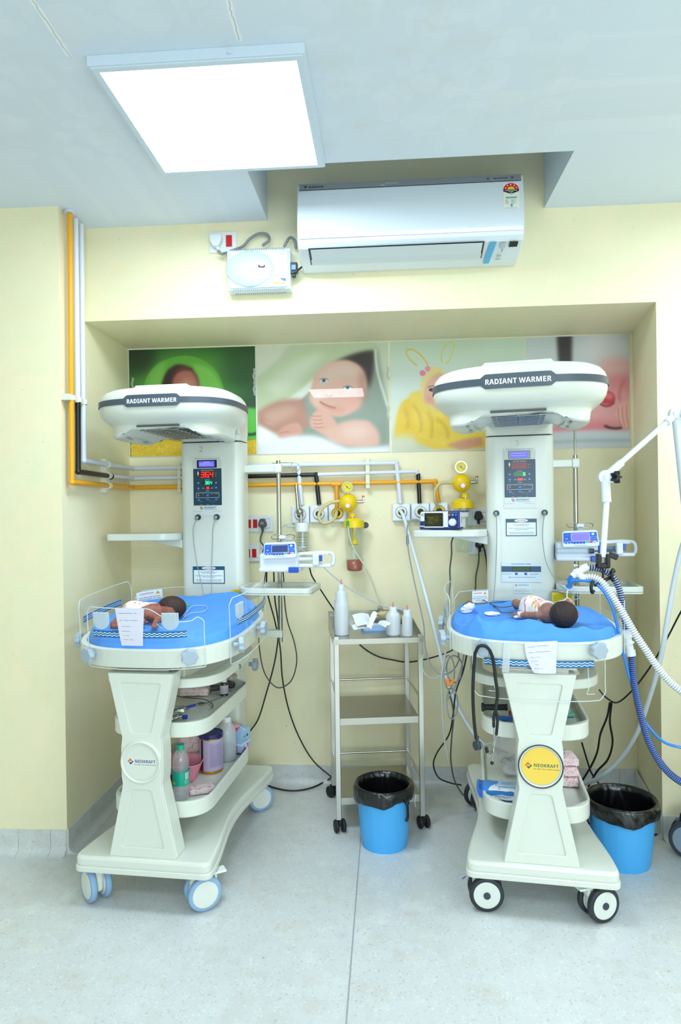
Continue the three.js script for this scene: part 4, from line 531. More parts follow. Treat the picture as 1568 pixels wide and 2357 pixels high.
const clothMat = printed(canvas(256, 256, (g, w, h) => { g.fillStyle = '#549bee'; g.fillRect(0, 0, w, h); for (let y = 0; y < h; y += 2) for (let x = 0; x < w; x += 2) { g.fillStyle = (x + y) % 4 ? 'rgba(90,164,246,0.16)' : 'rgba(30,110,206,0.16)'; g.fillRect(x, y, 2, 2); } }, [40, 40]), 0.85, { sheen: 0.4, sheenColor: new THREE.Color(0.5, 0.7, 1), sheenRoughness: 0.6 });
function bedding(k, f, label, height, extra) {
  const A = 0.318, B = 0.368, g = grid(160, 46, (u, v) => {
    const t = u * Math.PI * 2, c = Math.cos(t), s = Math.sin(t), r = v < 0.72 ? v / 0.72 * 0.9 : 0.9 + (v - 0.72) / 0.28 * 0.1, q = (v - 0.72) / 0.28, n = 2.8;
    const wob = 1 + 0.018 * noise(c * 3 + 5, s * 3, k === 'L' ? 1 : 4) * r, x = A * wob * r * Math.sign(c) * Math.abs(c) ** (2 / n), z = B * wob * r * Math.sign(s) * Math.abs(s) ** (2 / n);
    const crease = 1 - Math.abs(noise(x * 9 + 3, z * 6 + x * 7, 5)), fold = noise(x * 14, z * 14, 2) * 0.003 + noise(x * 32, z * 24, 7) * 0.0014 + 0.006 * crease ** 6 * r + extra(x, z);
    let y = height(x, z) + fold * (0.35 + r * 1.1);
    if (v > 0.72) { const d = Math.sin(q * Math.PI / 2), drop = 1 - Math.cos(q * Math.PI / 2), pleat = 0.012 * noise(t * 9, q * 1.5, 3) * q + 0.008 * noise(t * 23, q, 9) * q; const e = 1 - 0.02 * drop + pleat; return [x * e, y + (0.012 + 0.006 * noise(t * 5, 1, 1) - y) * drop * (0.9 + 0.1 * d), z * e]; }
    return [x, y, z];
  });
  const uv = g.attributes.uv, p = g.attributes.position; for (let i = 0; i < uv.count; i++) uv.setXY(i, p.getX(i), p.getZ(i) + p.getY(i));
  g.applyMatrix4(f.bedWorld); return solo('covered_mattress', g, clothMat, label, 'mattress');
}
const ridge = (x, z, a, b, h, w) => { const dx = b[0] - a[0], dz = b[1] - a[1], t = clamp(((x - a[0]) * dx + (z - a[1]) * dz) / (dx * dx + dz * dz)), d = Math.hypot(x - a[0] - dx * t, z - a[1] - dz * t); return h * Math.exp(-((d / w) ** 2)) * sstep(0, 0.15, t + 0.15) ; };
bedding('L', FL, 'blue cloth-covered mattress on the left warmer, under the prone baby', (x, z) => 0.071 - z * 0.02 + 0.01 * sstep(0.1, 0.3, -z) * 0, (x, z) => ridge(x, z, [0.02, -0.3], [0.2, -0.34], 0.014, 0.03) + ridge(x, z, [0.1, 0.28], [0.26, 0.12], 0.006, 0.02) + ridge(x, z, [-0.24, 0.22], [-0.18, 0.3], 0.008, 0.016));
bedding('R', FR, 'blue cloth-covered mattress on the right warmer, folded over beside the baby', (x, z) => 0.054 - z * 0.012, (x, z) => ridge(x, z, [-0.2, 0.25], [0.0, 0.23], 0.026, 0.042) + ridge(x, z, [-0.02, 0.26], [0.14, 0.31], 0.016, 0.036) + ridge(x, z, [-0.25, 0.12], [-0.19, 0.3], 0.016, 0.013) - ridge(x, z, [-0.22, 0.17], [-0.02, 0.15], 0.014, 0.016) + ridge(x, z, [-0.14, 0.3], [-0.09, 0.22], 0.008, 0.01) + ridge(x, z, [0.02, 0.33], [0.05, 0.27], 0.008, 0.01) + ridge(x, z, [0.16, 0.32], [0.29, 0.2], 0.012, 0.02) + ridge(x, z, [-0.1, -0.31], [0.1, -0.33], 0.01, 0.03) + ridge(x, z, [-0.27, -0.2], [-0.12, -0.24], 0.01, 0.025));

const skinMat = (c1, c2) => printed(canvas(128, 128, (g, w, h) => { g.fillStyle = c1; g.fillRect(0, 0, w, h); for (let i = 0; i < 300; i++) { g.fillStyle = c2; g.globalAlpha = 0.12; g.beginPath(); g.ellipse(rnd() * w, rnd() * h, 3 + rnd() * 12, 3 + rnd() * 12, 0, 0, 7); g.fill(); } }, [1, 1]), 0.55);
const hairMat = (c1, c2) => printed(canvas(256, 256, (g, w, h) => { g.fillStyle = c1; g.fillRect(0, 0, w, h); for (let i = 0; i < 1500; i++) { g.strokeStyle = rnd() < 0.5 ? c2 : '#0c0807'; g.globalAlpha = 0.35; g.lineWidth = 1 + rnd(); const x = rnd() * w, y = rnd() * h, a = noise(x / 40, y / 40, 3) * 4; g.beginPath(); g.moveTo(x, y); g.quadraticCurveTo(x + Math.cos(a) * 9, y + Math.sin(a) * 9, x + Math.cos(a + 0.7) * 20, y + Math.sin(a + 0.7) * 20); g.stroke(); } }, [1.2, 1.2]), 0.7);
const floralMat = (seed, base = '#f6f1f3') => printed(canvas(256, 256, (g, w, h) => { rs = seed; g.fillStyle = base; g.fillRect(0, 0, w, h); for (let i = 0; i < 26; i++) { g.fillStyle = ['#e98fb4', '#f0c04e', '#e06a7c', '#f4b8cf', '#8f9fd8'][Math.floor(rnd() * 4.4)]; const x = rnd() * w, y = rnd() * h, r = 7 + rnd() * 14; g.beginPath(); g.ellipse(x, y, r, r * (0.5 + rnd() * 0.5), rnd() * 3, 0, 7); g.fill(); g.fillStyle = '#ffffff'; g.globalAlpha = 0.5; g.beginPath(); g.arc(x + 2, y - 2, r * 0.35, 0, 7); g.fill(); g.globalAlpha = 1; } }, [1, 1]), 0.8);
function fingers(p, c, dir, side, len, r, curl) { let d = 1e9; for (let i = 0; i < 4; i++) { const o = (i - 1.5) * r * 2.1, b = [c[0] + side[0] * o, c[1] + side[1] * o, c[2] + side[2] * o], L = len * [0.85, 1, 0.95, 0.75][i], m = [b[0] + dir[0] * L * 0.55, b[1] + dir[1] * L * 0.55, b[2] + dir[2] * L * 0.55]; d = Math.min(d, cap(p, b, m, r, r * 0.95), cap(p, m, [m[0] + dir[0] * L * 0.4, m[1] - curl, m[2] + dir[2] * L * 0.4], r * 0.95, r * 0.8)); } const t0 = [c[0] + side[0] * r * 3.6 - dir[0] * len * 0.5, c[1], c[2] + side[2] * r * 3.6 - dir[2] * len * 0.5]; return Math.min(d, cap(p, t0, [t0[0] + side[0] * r * 1.5 + dir[0] * len * 0.5, t0[1] - curl * 0.4, t0[2] + side[2] * r * 1.5 + dir[2] * len * 0.5], r * 1.05, r * 0.85)); }
{ // baby on the left warmer: prone, head to the right, knees drawn up
  const head = [0.004, 0.116, 0.07], hr = [0.056, 0.045, 0.047];
  const headD = (p) => { let d = egg(p, head, hr, 0.3); d = smin(d, egg(p, [-0.002, 0.1, 0.105], [0.026, 0.024, 0.02]), 0.02); d = smin(d, egg(p, [0.018, 0.096, 0.118], [0.008, 0.008, 0.01]), 0.008); d = smin(d, cap(p, [0.004, 0.085, 0.116], [0.018, 0.083, 0.114], 0.005, 0.005), 0.004); return d; };
  const torso = (p) => smin(cap(p, [-0.055, 0.106, 0.108], [-0.115, 0.112, 0.148], 0.034, 0.036), egg(p, [-0.118, 0.114, 0.152], [0.038, 0.036, 0.036]), 0.03);
  const body = (x, y, z) => { const p = [x, y, z]; let d = smin(headD(p), torso(p), 0.012); d = smin(d, cap(p, [-0.03, 0.1, 0.09], [-0.06, 0.105, 0.11], 0.025, 0.03), 0.015);
    d = smin(d, cap(p, [-0.055, 0.1, 0.14], [-0.012, 0.094, 0.168], 0.0145, 0.0125), 0.008); d = smin(d, cap(p, [-0.012, 0.094, 0.168], [-0.006, 0.087, 0.212], 0.0125, 0.009), 0.006); d = smin(d, egg(p, [-0.002, 0.0845, 0.224], [0.012, 0.007, 0.012]), 0.006); d = smin(d, fingers(p, [0.003, 0.083, 0.233], [0.35, 0, 0.93], [0.93, 0, -0.35], 0.018, 0.0028, 0.003), 0.002);
    d = smin(d, cap(p, [-0.105, 0.102, 0.175], [-0.062, 0.092, 0.207], 0.021, 0.016), 0.012); d = smin(d, cap(p, [-0.062, 0.092, 0.207], [-0.118, 0.085, 0.236], 0.0155, 0.0105), 0.007); d = smin(d, cap(p, [-0.118, 0.085, 0.236], [-0.152, 0.084, 0.25], 0.0115, 0.0105), 0.006);
    for (let i = 0; i < 5; i++) d = smin(d, egg(p, [-0.16 - (i === 2 ? 0.001 : 0), 0.081 + i * 0.0042, 0.2535 - i * 0.0005], [0.0058 - i * 0.0004, 0.0032, 0.004]), 0.0015);
    d = smin(d, cap(p, [-0.14, 0.1, 0.15], [-0.17, 0.09, 0.18], 0.02, 0.015), 0.012); d = smin(d, cap(p, [-0.17, 0.09, 0.18], [-0.172, 0.086, 0.215], 0.013, 0.01), 0.008);
    d = smin(d, egg(p, [-0.036, 0.121, 0.104], [0.008, 0.012, 0.0045], 0.5), 0.003); d = smin(d, egg(p, [-0.04, 0.121, 0.1085], [0.004, 0.0085, 0.003], 0.5), 0.001); return d; };
  const o = thing('person', 'newborn lying face down, brown hair, floral diaper, on the left bed', 'person'); o.applyMatrix4(FL.bedWorld);
  part('body', netMesh(body, [-0.215, 0.06, 0.0], [0.09, 0.18, 0.3], 0.0029), skinMat('#8a4f3c', '#b3705a'), o);
  part('hair', netMesh((x, y, z) => { const p = [x, y, z], n = noise(x * 160, y * 160, z * 160) * 0.0008; return Math.max(egg(p, head, [hr[0] + 0.002, hr[1] + 0.002, hr[2] + 0.002], 0.3) + n, -(x - (-0.03) + 0.35 * (z - 0.07) + 0.25 * (y - 0.1))); }, [-0.08, 0.06, 0.0], [0.09, 0.18, 0.14], 0.003), hairMat('#3a2018', '#57352a'), o, 'fine dark brown hair');
  part('diaper', netMesh((x, y, z) => Math.max(torso([x, y, z]) - 0.0045 + noise(x * 60, y * 60, z * 60) * 0.0012, x + 0.066 + 0.4 * (z - 0.13), -(x + 0.165)), [-0.18, 0.06, 0.06], [-0.03, 0.17, 0.22], 0.0034), floralMat(31), o, 'white cloth diaper with pink flowers');
}
{ // baby on the right warmer: on its back, crown of the head towards the room
  const head = [0.106, 0.099, 0.185], hr = [0.047, 0.047, 0.056];
  const headD = (p) => { let d = egg(p, head, hr, -0.35); d = smin(d, egg(p, [0.12, 0.118, 0.148], [0.03, 0.024, 0.03]), 0.02); d = smin(d, egg(p, [0.126, 0.146, 0.15], [0.007, 0.008, 0.008]), 0.008); d = smin(d, cap(p, [0.124, 0.139, 0.128], [0.136, 0.138, 0.132], 0.005, 0.005), 0.004); for (const s of [-1, 1]) d = smin(d, egg(p, [0.118 + s * 0.016, 0.139, 0.163 + s * 0.003], [0.008, 0.005, 0.005]), 0.004); return d; };
  const torso = (p) => smin(cap(p, [0.065, 0.088, 0.105], [0.02, 0.09, 0.01], 0.038, 0.04), egg(p, [0.01, 0.09, -0.02], [0.042, 0.04, 0.042]), 0.03);
  const body = (x, y, z) => { const p = [x, y, z]; let d = smin(headD(p), torso(p), 0.012); d = smin(d, cap(p, [0.09, 0.095, 0.14], [0.068, 0.09, 0.11], 0.026, 0.03), 0.014); d = smin(d, cap(p, [0.03, 0.082, 0.115], [-0.012, 0.074, 0.075], 0.0145, 0.012), 0.008); d = smin(d, cap(p, [-0.012, 0.074, 0.075], [-0.046, 0.071, 0.046], 0.012, 0.0095), 0.006); d = smin(d, egg(p, [-0.056, 0.071, 0.037], [0.011, 0.008, 0.011]), 0.005); d = smin(d, fingers(p, [-0.063, 0.07, 0.031], [-0.75, 0, -0.66], [0.66, 0, -0.75], 0.018, 0.0029, 0.004), 0.002);
    d = smin(d, cap(p, [0.1, 0.088, 0.1], [0.135, 0.08, 0.05], 0.0145, 0.012), 0.008); d = smin(d, cap(p, [0.135, 0.08, 0.05], [0.12, 0.078, 0.01], 0.0115, 0.009), 0.006); for (const s of [-1, 1]) { d = smin(d, cap(p, [0.008 + s * 0.022, 0.09, -0.04], [-0.006 + s * 0.04, 0.094, -0.095], 0.021, 0.016), 0.012); d = smin(d, cap(p, [-0.006 + s * 0.04, 0.094, -0.095], [-0.02 + s * 0.022, 0.07, -0.14], 0.015, 0.0105), 0.008); }
    for (const s of [-1, 1]) d = smin(d, egg(p, [0.108 + s * 0.0475, 0.1, 0.17 + s * 0.014], [0.0045, 0.012, 0.008], -0.35), 0.003); return d; };
  const o = thing('person', 'newborn on its back, dark hair, breathing tube, on the right bed', 'person'); o.applyMatrix4(FR.bedWorld);
  part('body', netMesh(body, [-0.1, 0.045, -0.17], [0.18, 0.17, 0.26], 0.003), skinMat('#8f6250', '#b98a76'), o);
  part('hair', netMesh((x, y, z) => { const p = [x, y, z], n = noise(x * 150, y * 150, z * 150) * 0.0012; return Math.max(egg(p, head, [hr[0] + 0.0025, hr[1] + 0.0025, hr[2] + 0.0025], -0.35) + n, -((z - 0.158) + 0.2 * (x - 0.1) - 0.35 * (y - 0.1))); }, [0.03, 0.03, 0.1], [0.18, 0.17, 0.27], 0.003), hairMat('#2c1c1a', '#5a4038'), o, 'thick dark hair');
  part('gown', netMesh((x, y, z) => Math.max(torso([x, y, z]) - 0.006 + noise(x * 50, y * 50, z * 50) * 0.003, z + 0.45 * (x - 0.06) - 0.088, -(z + 0.075)), [-0.06, 0.03, -0.1], [0.14, 0.16, 0.16], 0.0035), floralMat(57), o, 'white gown printed with pink and yellow');
  part('mouth_tape', at(box(0.03, 0.004, 0.016, 0, 0, 0, 0.002), 0.13, 0.143, 0.136, 10, 20, 0), mat(0xf2b6a0, 0.7), o, 'peach tape holding the tube');
  part('head_band', netMesh((x, y, z) => Math.max(headD([x, y, z]) - 0.003, Math.abs(z - 0.148 + 0.2 * (x - 0.1)) - 0.006), [0.04, 0.05, 0.11], [0.18, 0.17, 0.2], 0.003), mat(0xf1ece8, 0.8), o, 'white strap round the face');
  part('wrist_sensor', at(J(cyl(0.0135, 0.0135, 0.02, 20)), -0.04, 0.0715, 0.051, 0, 0, 90).rotateY(0), mat(0xe3cfc2, 0.7), o, 'taped wrist sensor');
}
const inBed = (f, pts) => pts.map((p) => V(p).applyMatrix4(f.bedWorld).toArray());
solo('feeding_tube', tube(inBed(FL, [[0.05, 0.088, 0.045], [0.026,0.082,-0.12], [0.065,0.08,-0.13], [0.099,0.08,-0.074], [0.098,0.08,-0.018], [0.059,0.08,0.006], [0.06, 0.08, 0.1]]), 0.0014, 70, 6), mat(0xc9cfe0, 0.4), 'thin looped tube on the blue cloth beside the prone baby', 'tube');
solo('tube_connector', (() => { const g = J(at(cyl(0.004, 0.003, 0.022), 0, 0, 0, 0, 0, 90), at(cyl(0.005, 0.005, 0.006), -0.01, 0, 0, 0, 0, 90)); const p = [0.001,0.085,-0.106]; g.translate(...p); return g.applyMatrix4(FL.bedWorld); })(), mat(0x3fbf78, 0.4), 'small green connector beside the prone baby\'s head', 'connector');
solo('cotton_pad', (() => { const g = ball(1, 24), a = g.attributes.position; for (let i = 0; i < a.count; i++) { const q = 1 + 0.2 * noise(a.getX(i) * 2.4, a.getY(i) * 2.4, a.getZ(i) * 2.4); a.setXYZ(i, a.getX(i) * q, a.getY(i) * q, a.getZ(i) * q); } g.scale(0.03, 0.009, 0.028); g.computeVertexNormals(); g.translate(...[-0.145,0.062,-0.017]); return g.applyMatrix4(FR.bedWorld); })(), M.paper, 'white cotton pad on blue cloth left of the sensor lead', 'cotton pad');
solo('gauze_wad', (() => { const g = ball(1, 24), a = g.attributes.position; for (let i = 0; i < a.count; i++) { const q = 1 + 0.35 * noise(a.getX(i) * 3, a.getY(i) * 3, a.getZ(i) * 3 + 9); a.setXYZ(i, a.getX(i) * q, a.getY(i) * q, a.getZ(i) * q); } g.scale(0.016, 0.018, 0.05); g.rotateY(-0.5); g.computeVertexNormals(); g.translate(...[-0.241,0.072,-0.087]); return g.applyMatrix4(FR.bedWorld); })(), M.paper, 'crumpled white gauze at the bed\'s far left corner', 'gauze');
solo('clear_stick', tube(inBed(FL, [[0.008, 0.09, 0.228], [0.045, 0.082, 0.262]]), 0.0017, 12, 6), M.silicone, 'short clear stick by the prone baby\'s hand', 'stick');
solo('blue_clip', (() => { const g = J(box(0.02, 0.008, 0.012, 0, 0, 0, 0.003), box(0.014, 0.012, 0.006, -0.008, 0.004, 0, 0.002)); g.translate(...[-0.21,0.064,-0.03]); return g.applyMatrix4(FR.bedWorld); })(), mat(0x3f78d6, 0.4), 'small blue clip beside the crumpled gauze', 'clip');
solo('cloth_scrap', (() => { const g = ball(1, 14); g.scale(0.011, 0.006, 0.009); g.translate(...[-0.054,0.064,0.055]); return g.applyMatrix4(FR.bedWorld); })(), floralMat(12), 'little pink and white cloth scrap near the baby\'s hand', 'cloth');
// case notes pinned to the two beds
const noteMap = (seed) => canvas(360, 400, (g, w, h) => { rs = seed; g.fillStyle = '#e4e1f0'; g.fillRect(0, 0, w, h); for (let y = 50; y < h; y += 24) { g.fillStyle = 'rgba(190,196,220,0.5)'; g.fillRect(0, y, w, 1.5); } g.strokeStyle = 'rgba(70,78,140,0.95)'; g.lineWidth = 3;
  for (const [y, n, x0, sz] of [[58, 12, 40, 15], [132, 13, 36, 15], [196, 7, 46, 11], [246, 6, 50, 11], [292, 5, 60, 11], [338, 8, 56, 12]]) { g.beginPath(); let x = x0; g.moveTo(x, y); for (let i = 0; i < n; i++) { if (rnd() < 0.2) { x += 16; g.moveTo(x, y); continue; } g.bezierCurveTo(x + 5, y - sz * (0.6 + rnd()), x + 12, y + sz * 0.5 * rnd(), x + 16 + rnd() * 6, y - sz * 0.4 * (rnd() - 0.3)); x += 18 + rnd() * 4; } g.stroke(); } });
{ const g = grid(8, 12, (u, v) => { const w0 = 0.11 - 0.03 * (1 - v), x = -0.017 + (u - 0.5) * w0 + 0.004 * (1 - v), y = 0.052 + 0.134 * v; return [x, y, bedZ(x, 0.0115) + 0.004 * Math.sin(v * 3) * (1 - v) + 0.001]; }); g.applyMatrix4(FL.bedWorld); solo('paper_note', g, printed(noteMap(5), 0.8, { side: THREE.DoubleSide }), 'handwritten paper note taped to the left bed\'s front wall', 'note'); }
{ const g = grid(8, 10, (u, v) => { const x = -0.05 + u * 0.108 + (1 - v) * (u < 0.5 ? 0.03 * (1 - u * 2) * (1 - v) : -0.006), y = -0.068 + 0.112 * v - 0.012 * (1 - u) * v * (u < 0.3 ? 1 : 0.6); return [x, y, bedZ(x, 0.014) + 0.006 * (1 - v) * Math.sin(u * 3)]; }); g.applyMatrix4(FR.bedWorld); solo('paper_note', g, printed(noteMap(77), 0.8, { side: THREE.DoubleSide }), 'handwritten paper note taped over the right bed\'s lowered flap', 'note'); }
solo('clear_tape', (() => { const g = grid(3, 8, (u, v) => { const x = -0.118 + u * 0.024 + (1 - v) * -0.008, y = -0.07 + 0.108 * v; return [x, y, bedZ(x, 0.012) + 0.001]; }); return g.applyMatrix4(FR.bedWorld); })(), mat(0xeef4f6, 0.35, { transmission: 0.45, thickness: 0, side: THREE.DoubleSide }), 'strip of milky tape across the right bed\'s front rim', 'tape');

// ---------- gas pipes, outlets and suction on the alcove wall ----------
const XW = X_L + 0.03, ZW = Z_BACK + 0.03, PR = 0.0115;
const pipeYellow = mat(0xf0a818, 0.35), pipeWhite = mat(0xdfe4f2, 0.3), pipeBlack = mat(0x15171a, 0.3);
const bend = (pts, r) => { // straight runs joined by ball elbows
  const g = []; for (let i = 0; i < pts.length - 1; i++) { g.push(pipe(pts[i], pts[i + 1], r, 14)); if (i) g.push(at(ball(r * 1.18, 14), ...pts[i])); } return J(g); };
{
  const o = thing('gas_pipe', 'yellow vacuum pipe running down and along the alcove wall', 'pipe'); const Y = 1.553;
  part('pipe_run', bend([[XW, 2.69, -2.745], [XW, Y, -2.727], [XW, Y, ZW], [0.247, Y + 0.006, ZW], [0.262, 1.452, ZW]], PR), pipeYellow, o); part('branch', bend([[-0.255, Y, ZW], [-0.255, 1.43, ZW]], PR), pipeYellow, o); part('ceiling_flange', at(cyl(0.02, 0.024, 0.012), XW, 2.698, -2.745), pipeWhite, o);
  part('sleeve', pipe([-0.28, Y, ZW], [-0.23, Y, ZW], PR * 1.2), pipeYellow, o); part('sleeve', pipe([XW, Y, -3.3], [XW, Y, -3.36], PR * 1.2), pipeYellow, o);
}
{
  const Y = 1.601, o = thing('gas_pipe', 'middle wall pipe, white above and black below the clamp', 'pipe');
  part('white_run', bend([[XW, 2.69, -2.797], [XW, 1.9, -2.793]], PR), pipeWhite, o, 'white upper run'); part('black_run', bend([[XW, 1.9, -2.793], [XW, Y, -2.786], [XW, Y - 0.002, -3.13]], PR), pipeBlack, o, 'black taped run'); part('white_run', bend([[XW, Y, -3.12], [XW, Y, ZW], [-0.72, Y, ZW]], PR * 0.9), pipeWhite, o);
  part('black_run', bend([[-0.76, Y, ZW], [-0.36, Y + 0.003, ZW], [-0.347, 1.45, ZW]], PR), pipeBlack, o, 'black taped run'); part('white_run', bend([[-0.36, Y + 0.003, ZW], [0.153, 1.611, ZW], [0.163, 1.59, ZW]], PR * 0.85), pipeWhite, o); part('black_run', bend([[0.161, 1.6, ZW], [0.166, 1.45, ZW]], PR * 0.95), pipeBlack, o, 'black taped drop'); part('cut_end', at(ball(0.016, 12), XW, Y - 0.003, -3.125), pipeBlack, o);
}
{
  const Y = 1.653, o = thing('gas_pipe', 'white oxygen pipe, topmost of the three wall pipes', 'pipe');
  part('pipe_run', bend([[XW, 2.69, -2.85], [XW, Y, -2.841], [XW, Y, ZW], [0.052, Y + 0.004, ZW], [0.069, 1.45, ZW]], PR), pipeWhite, o); part('branch', bend([[-0.451, Y, ZW], [-0.438, 1.45, ZW]], PR), pipeWhite, o);
}
const clampMat = mat(0xe6e6d2, 0.5);
const clampThing = (label, saddles, plates) => { const o = thing('pipe_clamp', label, 'pipe clamp', [0, 0, 0], 0, 'plastic pipe clamps'); for (const g of saddles) part('saddle', g, clampMat, o); part('rail', plates, clampMat, o); };
clampThing('cream clamp holding the three upright pipes', [-2.738, -2.793, -2.848].map((z) => at(cyl(0.017, 0.017, 0.02), XW, 1.91, z)), span(X_L, XW + 0.008, 1.897, 1.922, -2.868, -2.702));
clampThing('cream clamp on the side wall where the pipes turn', [1.553, 1.601, 1.653].map((y) => at(cyl(0.016, 0.016, 0.024), XW, y, -3.1, 90)), span(X_L, XW - 0.004, 1.52, 1.68, -3.12, -3.082));
clampThing('cream clamp on the back wall beside the left column', [1.553, 1.602, 1.653].map((y) => at(cyl(0.015, 0.015, 0.016), -1.075, y, ZW, 0, 0, 90)), span(-1.083, -1.067, 1.525, 1.68, Z_BACK, ZW + 0.008));
clampThing('cream clamp on the back wall above the trolley', [1.559, 1.609, 1.657].map((y) => at(cyl(0.015, 0.015, 0.02), -0.095, y, ZW, 0, 0, 90)), span(-0.105, -0.085, 1.53, 1.685, Z_BACK, ZW + 0.01));

function outlet(x, y, ring, label) {
  const o = thing('gas_outlet', label, 'gas outlet', [x, y, Z_BACK], 0, 'medical gas outlets');
  part('plate', box(0.092, 0.09, 0.03, 0, 0, 0.015, 0.006), mat(0xe4eaf4, 0.3), o); part('collar', at(lathe([[0.013, 0.002], [0.015, 0.008], [0.024, 0.01], [0.028, 0.006], [0.029, 0]], 36).rotateX(Math.PI / 2), 0, 0, 0.03), ring, o); part('port', at(cyl(0.014, 0.014, 0.004), 0, 0, 0.032, 90), M.black, o); part('bezel', at(new THREE.TorusGeometry(0.0285, 0.0016, 8, 40), 0, 0, 0.0315), M.darkGrey, o); part('bezel', at(new THREE.TorusGeometry(0.014, 0.0022, 8, 40), 0, 0, 0.037), M.darkGrey, o);
}
const whiteRing = mat(0xe8e6d6, 0.35), yellowRing = mat(0xe6c322, 0.4);
outlet(-0.445, 1.4, whiteRing, 'white gas outlet behind the oxygen humidifier'); outlet(-0.349, 1.402, whiteRing, 'empty white gas outlet left of the coiled yellow hose'); outlet(-0.253, 1.404, yellowRing, 'yellow-ringed gas outlet feeding the left suction regulator');
outlet(0.073, 1.405, whiteRing, 'white gas outlet with a pale hose plugged in, left of the monitor'); outlet(0.17, 1.406, whiteRing, 'white gas outlet half hidden by the monitor'); outlet(0.264, 1.408, yellowRing, 'yellow-ringed gas outlet above the monitor');

// suction regulators
const dialMap = canvas(128, 128, (g, w) => { g.fillStyle = '#e4d22c'; g.fillRect(0, 0, w, w); g.strokeStyle = '#3a3a1a'; g.lineWidth = 2; for (let i = 0; i < 26; i++) { const a = 2.4 + i * 0.18; g.beginPath(); g.moveTo(64 + Math.cos(a) * 52, 64 + Math.sin(a) * 52); g.lineTo(64 + Math.cos(a) * (i % 5 ? 44 : 36), 64 + Math.sin(a) * (i % 5 ? 44 : 36)); g.stroke(); } g.lineWidth = 5; g.strokeStyle = '#14140c'; g.beginPath(); g.moveTo(40, 40); g.lineTo(96, 92); g.stroke(); g.fillStyle = '#14140c'; g.beginPath(); g.arc(64, 64, 8, 0, 7); g.fill(); });
function regulator(x, y, jar, label) { // origin at the centre of the yellow ball
  const o = thing('suction_regulator', label, 'regulator', [x, y, Z_BACK + 0.075]);
  part('vacuum_chamber', J(ball(0.046, 32), at(cyl(0.047, 0.047, 0.006, 36), 0, 0, 0, 90)), M.yellow, o, 'yellow ball-shaped regulator body'); const g = part('gauge', at(cyl(0.03, 0.03, 0.02, 32), -0.004, 0.079, 0.01, 90), M.chrome, o); part('dial', at(new THREE.CircleGeometry(0.026, 32), -0.004, 0.079, 0.0206), printed(dialMap, 0.3), g); part('gauge_stem', at(cyl(0.006, 0.006, 0.02), -0.002, 0.05, 0.005), M.chrome, o);
  const k = part('adjust_knob', at(cyl(0.014, 0.014, 0.018, 24), 0.0, -0.014, 0.046, 90), mat(0xf0a49a, 0.4), o, 'pale red knob'); part('knob_cap', at(new THREE.CircleGeometry(0.0095, 20), 0, -0.014, 0.0556), M.white, k); part('shut_off', J(at(cyl(0.008, 0.008, 0.036), 0.06, 0.004, 0, 0, 0, 90), box(0.01, 0.03, 0.01, 0.076, 0.014, 0, 0.003)), M.chrome, o); part('shut_off_tip', box(0.014, 0.006, 0.01, 0.076, 0.032, 0, 0.002), mat(0xd86a5c, 0.4), o); part('wall_stem', at(cyl(0.012, 0.012, 0.075), 0, 0, -0.0375, 90), M.chrome, o);
  part('coupling', J(at(cyl(0.018, 0.018, 0.02, 20), 0.018, -0.062, 0)), M.yellow, o); part('neck', at(cyl(0.008, 0.008, 0.03), 0.018, -0.078, 0), M.chrome, o);
  const lid = part('jar_lid', jar === 'full' ? J(at(cyl(0.052, 0.054, 0.034, 40), 0.026, -0.108, 0), at(cyl(0.03, 0.044, 0.014, 32), 0.026, -0.085, 0)) : J(at(cyl(0.054, 0.056, 0.03, 40), 0.004, -0.11, 0), at(cyl(0.03, 0.05, 0.018, 32), 0.004, -0.087, 0)), M.yellow, o);
  const jx = jar === 'full' ? 0.028 : 0.006, H = jar === 'full' ? 0.22 : 0.22; part('jar', at(lathe([[0.049, 0], [0.048, -H * 0.5], [0.042, -H + 0.008], [0.036, -H], [0, -H]], 40), jx, -0.124, 0), M.clearPlastic, o, 'clear collection jar');
  if (jar === 'full') { part('fluid', at(lathe([[0, -0.165], [0.0415, -0.165], [0.0395, -H + 0.01], [0.034, -H + 0.002], [0, -H + 0.002]], 40), jx, -0.124, 0), mat(0xb4624e, 0.25), o, 'reddish-brown fluid'); part('float', J(at(cyl(0.006, 0.006, 0.06), jx - 0.004, -0.15, 0), at(lathe([[0, 0.018], [0.01, 0.016], [0.02, -0.004], [0.021, -0.012], [0, -0.012]], 24), jx, -0.2, 0)), M.yellow, o); part('spout', J(box(0.014, 0.036, 0.014, -0.002, -0.108, 0.05, 0.004)), mat(0x1f9c58, 0.4), lid, 'green spout'); part('rear_knob', at(cyl(0.016, 0.016, 0.02), 0.085, -0.115, -0.02, 90), M.darkGrey, o); }
  return o;
}
{ const c = [-0.194,1.457,-3.367]; regulator(c[0], c[1], 'full', 'yellow suction regulator above a jar of reddish fluid'); const d = [0.374,1.547,-3.367]; regulator(d[0], d[1], 'empty', 'yellow suction regulator above the shelf monitor, empty jar'); }
const yellowHose = new THREE.MeshPhysicalMaterial({ color: 0xe2d69a, roughness: 0.3, transmission: 0.25, thickness: 0 });
solo('coiled_hose', tube([[-0.256,1.412,-3.4], [-0.264,1.381,-3.375], [-0.292,1.36,-3.36], [-0.326,1.358,-3.355], [-0.344,1.387,-3.355], [-0.33,1.426,-3.36], [-0.286,1.457,-3.365], [-0.231,1.467,-3.367]], 0.0085, 80, 10), yellowHose, 'pale yellow hose curling from outlet to left suction regulator', 'hose');
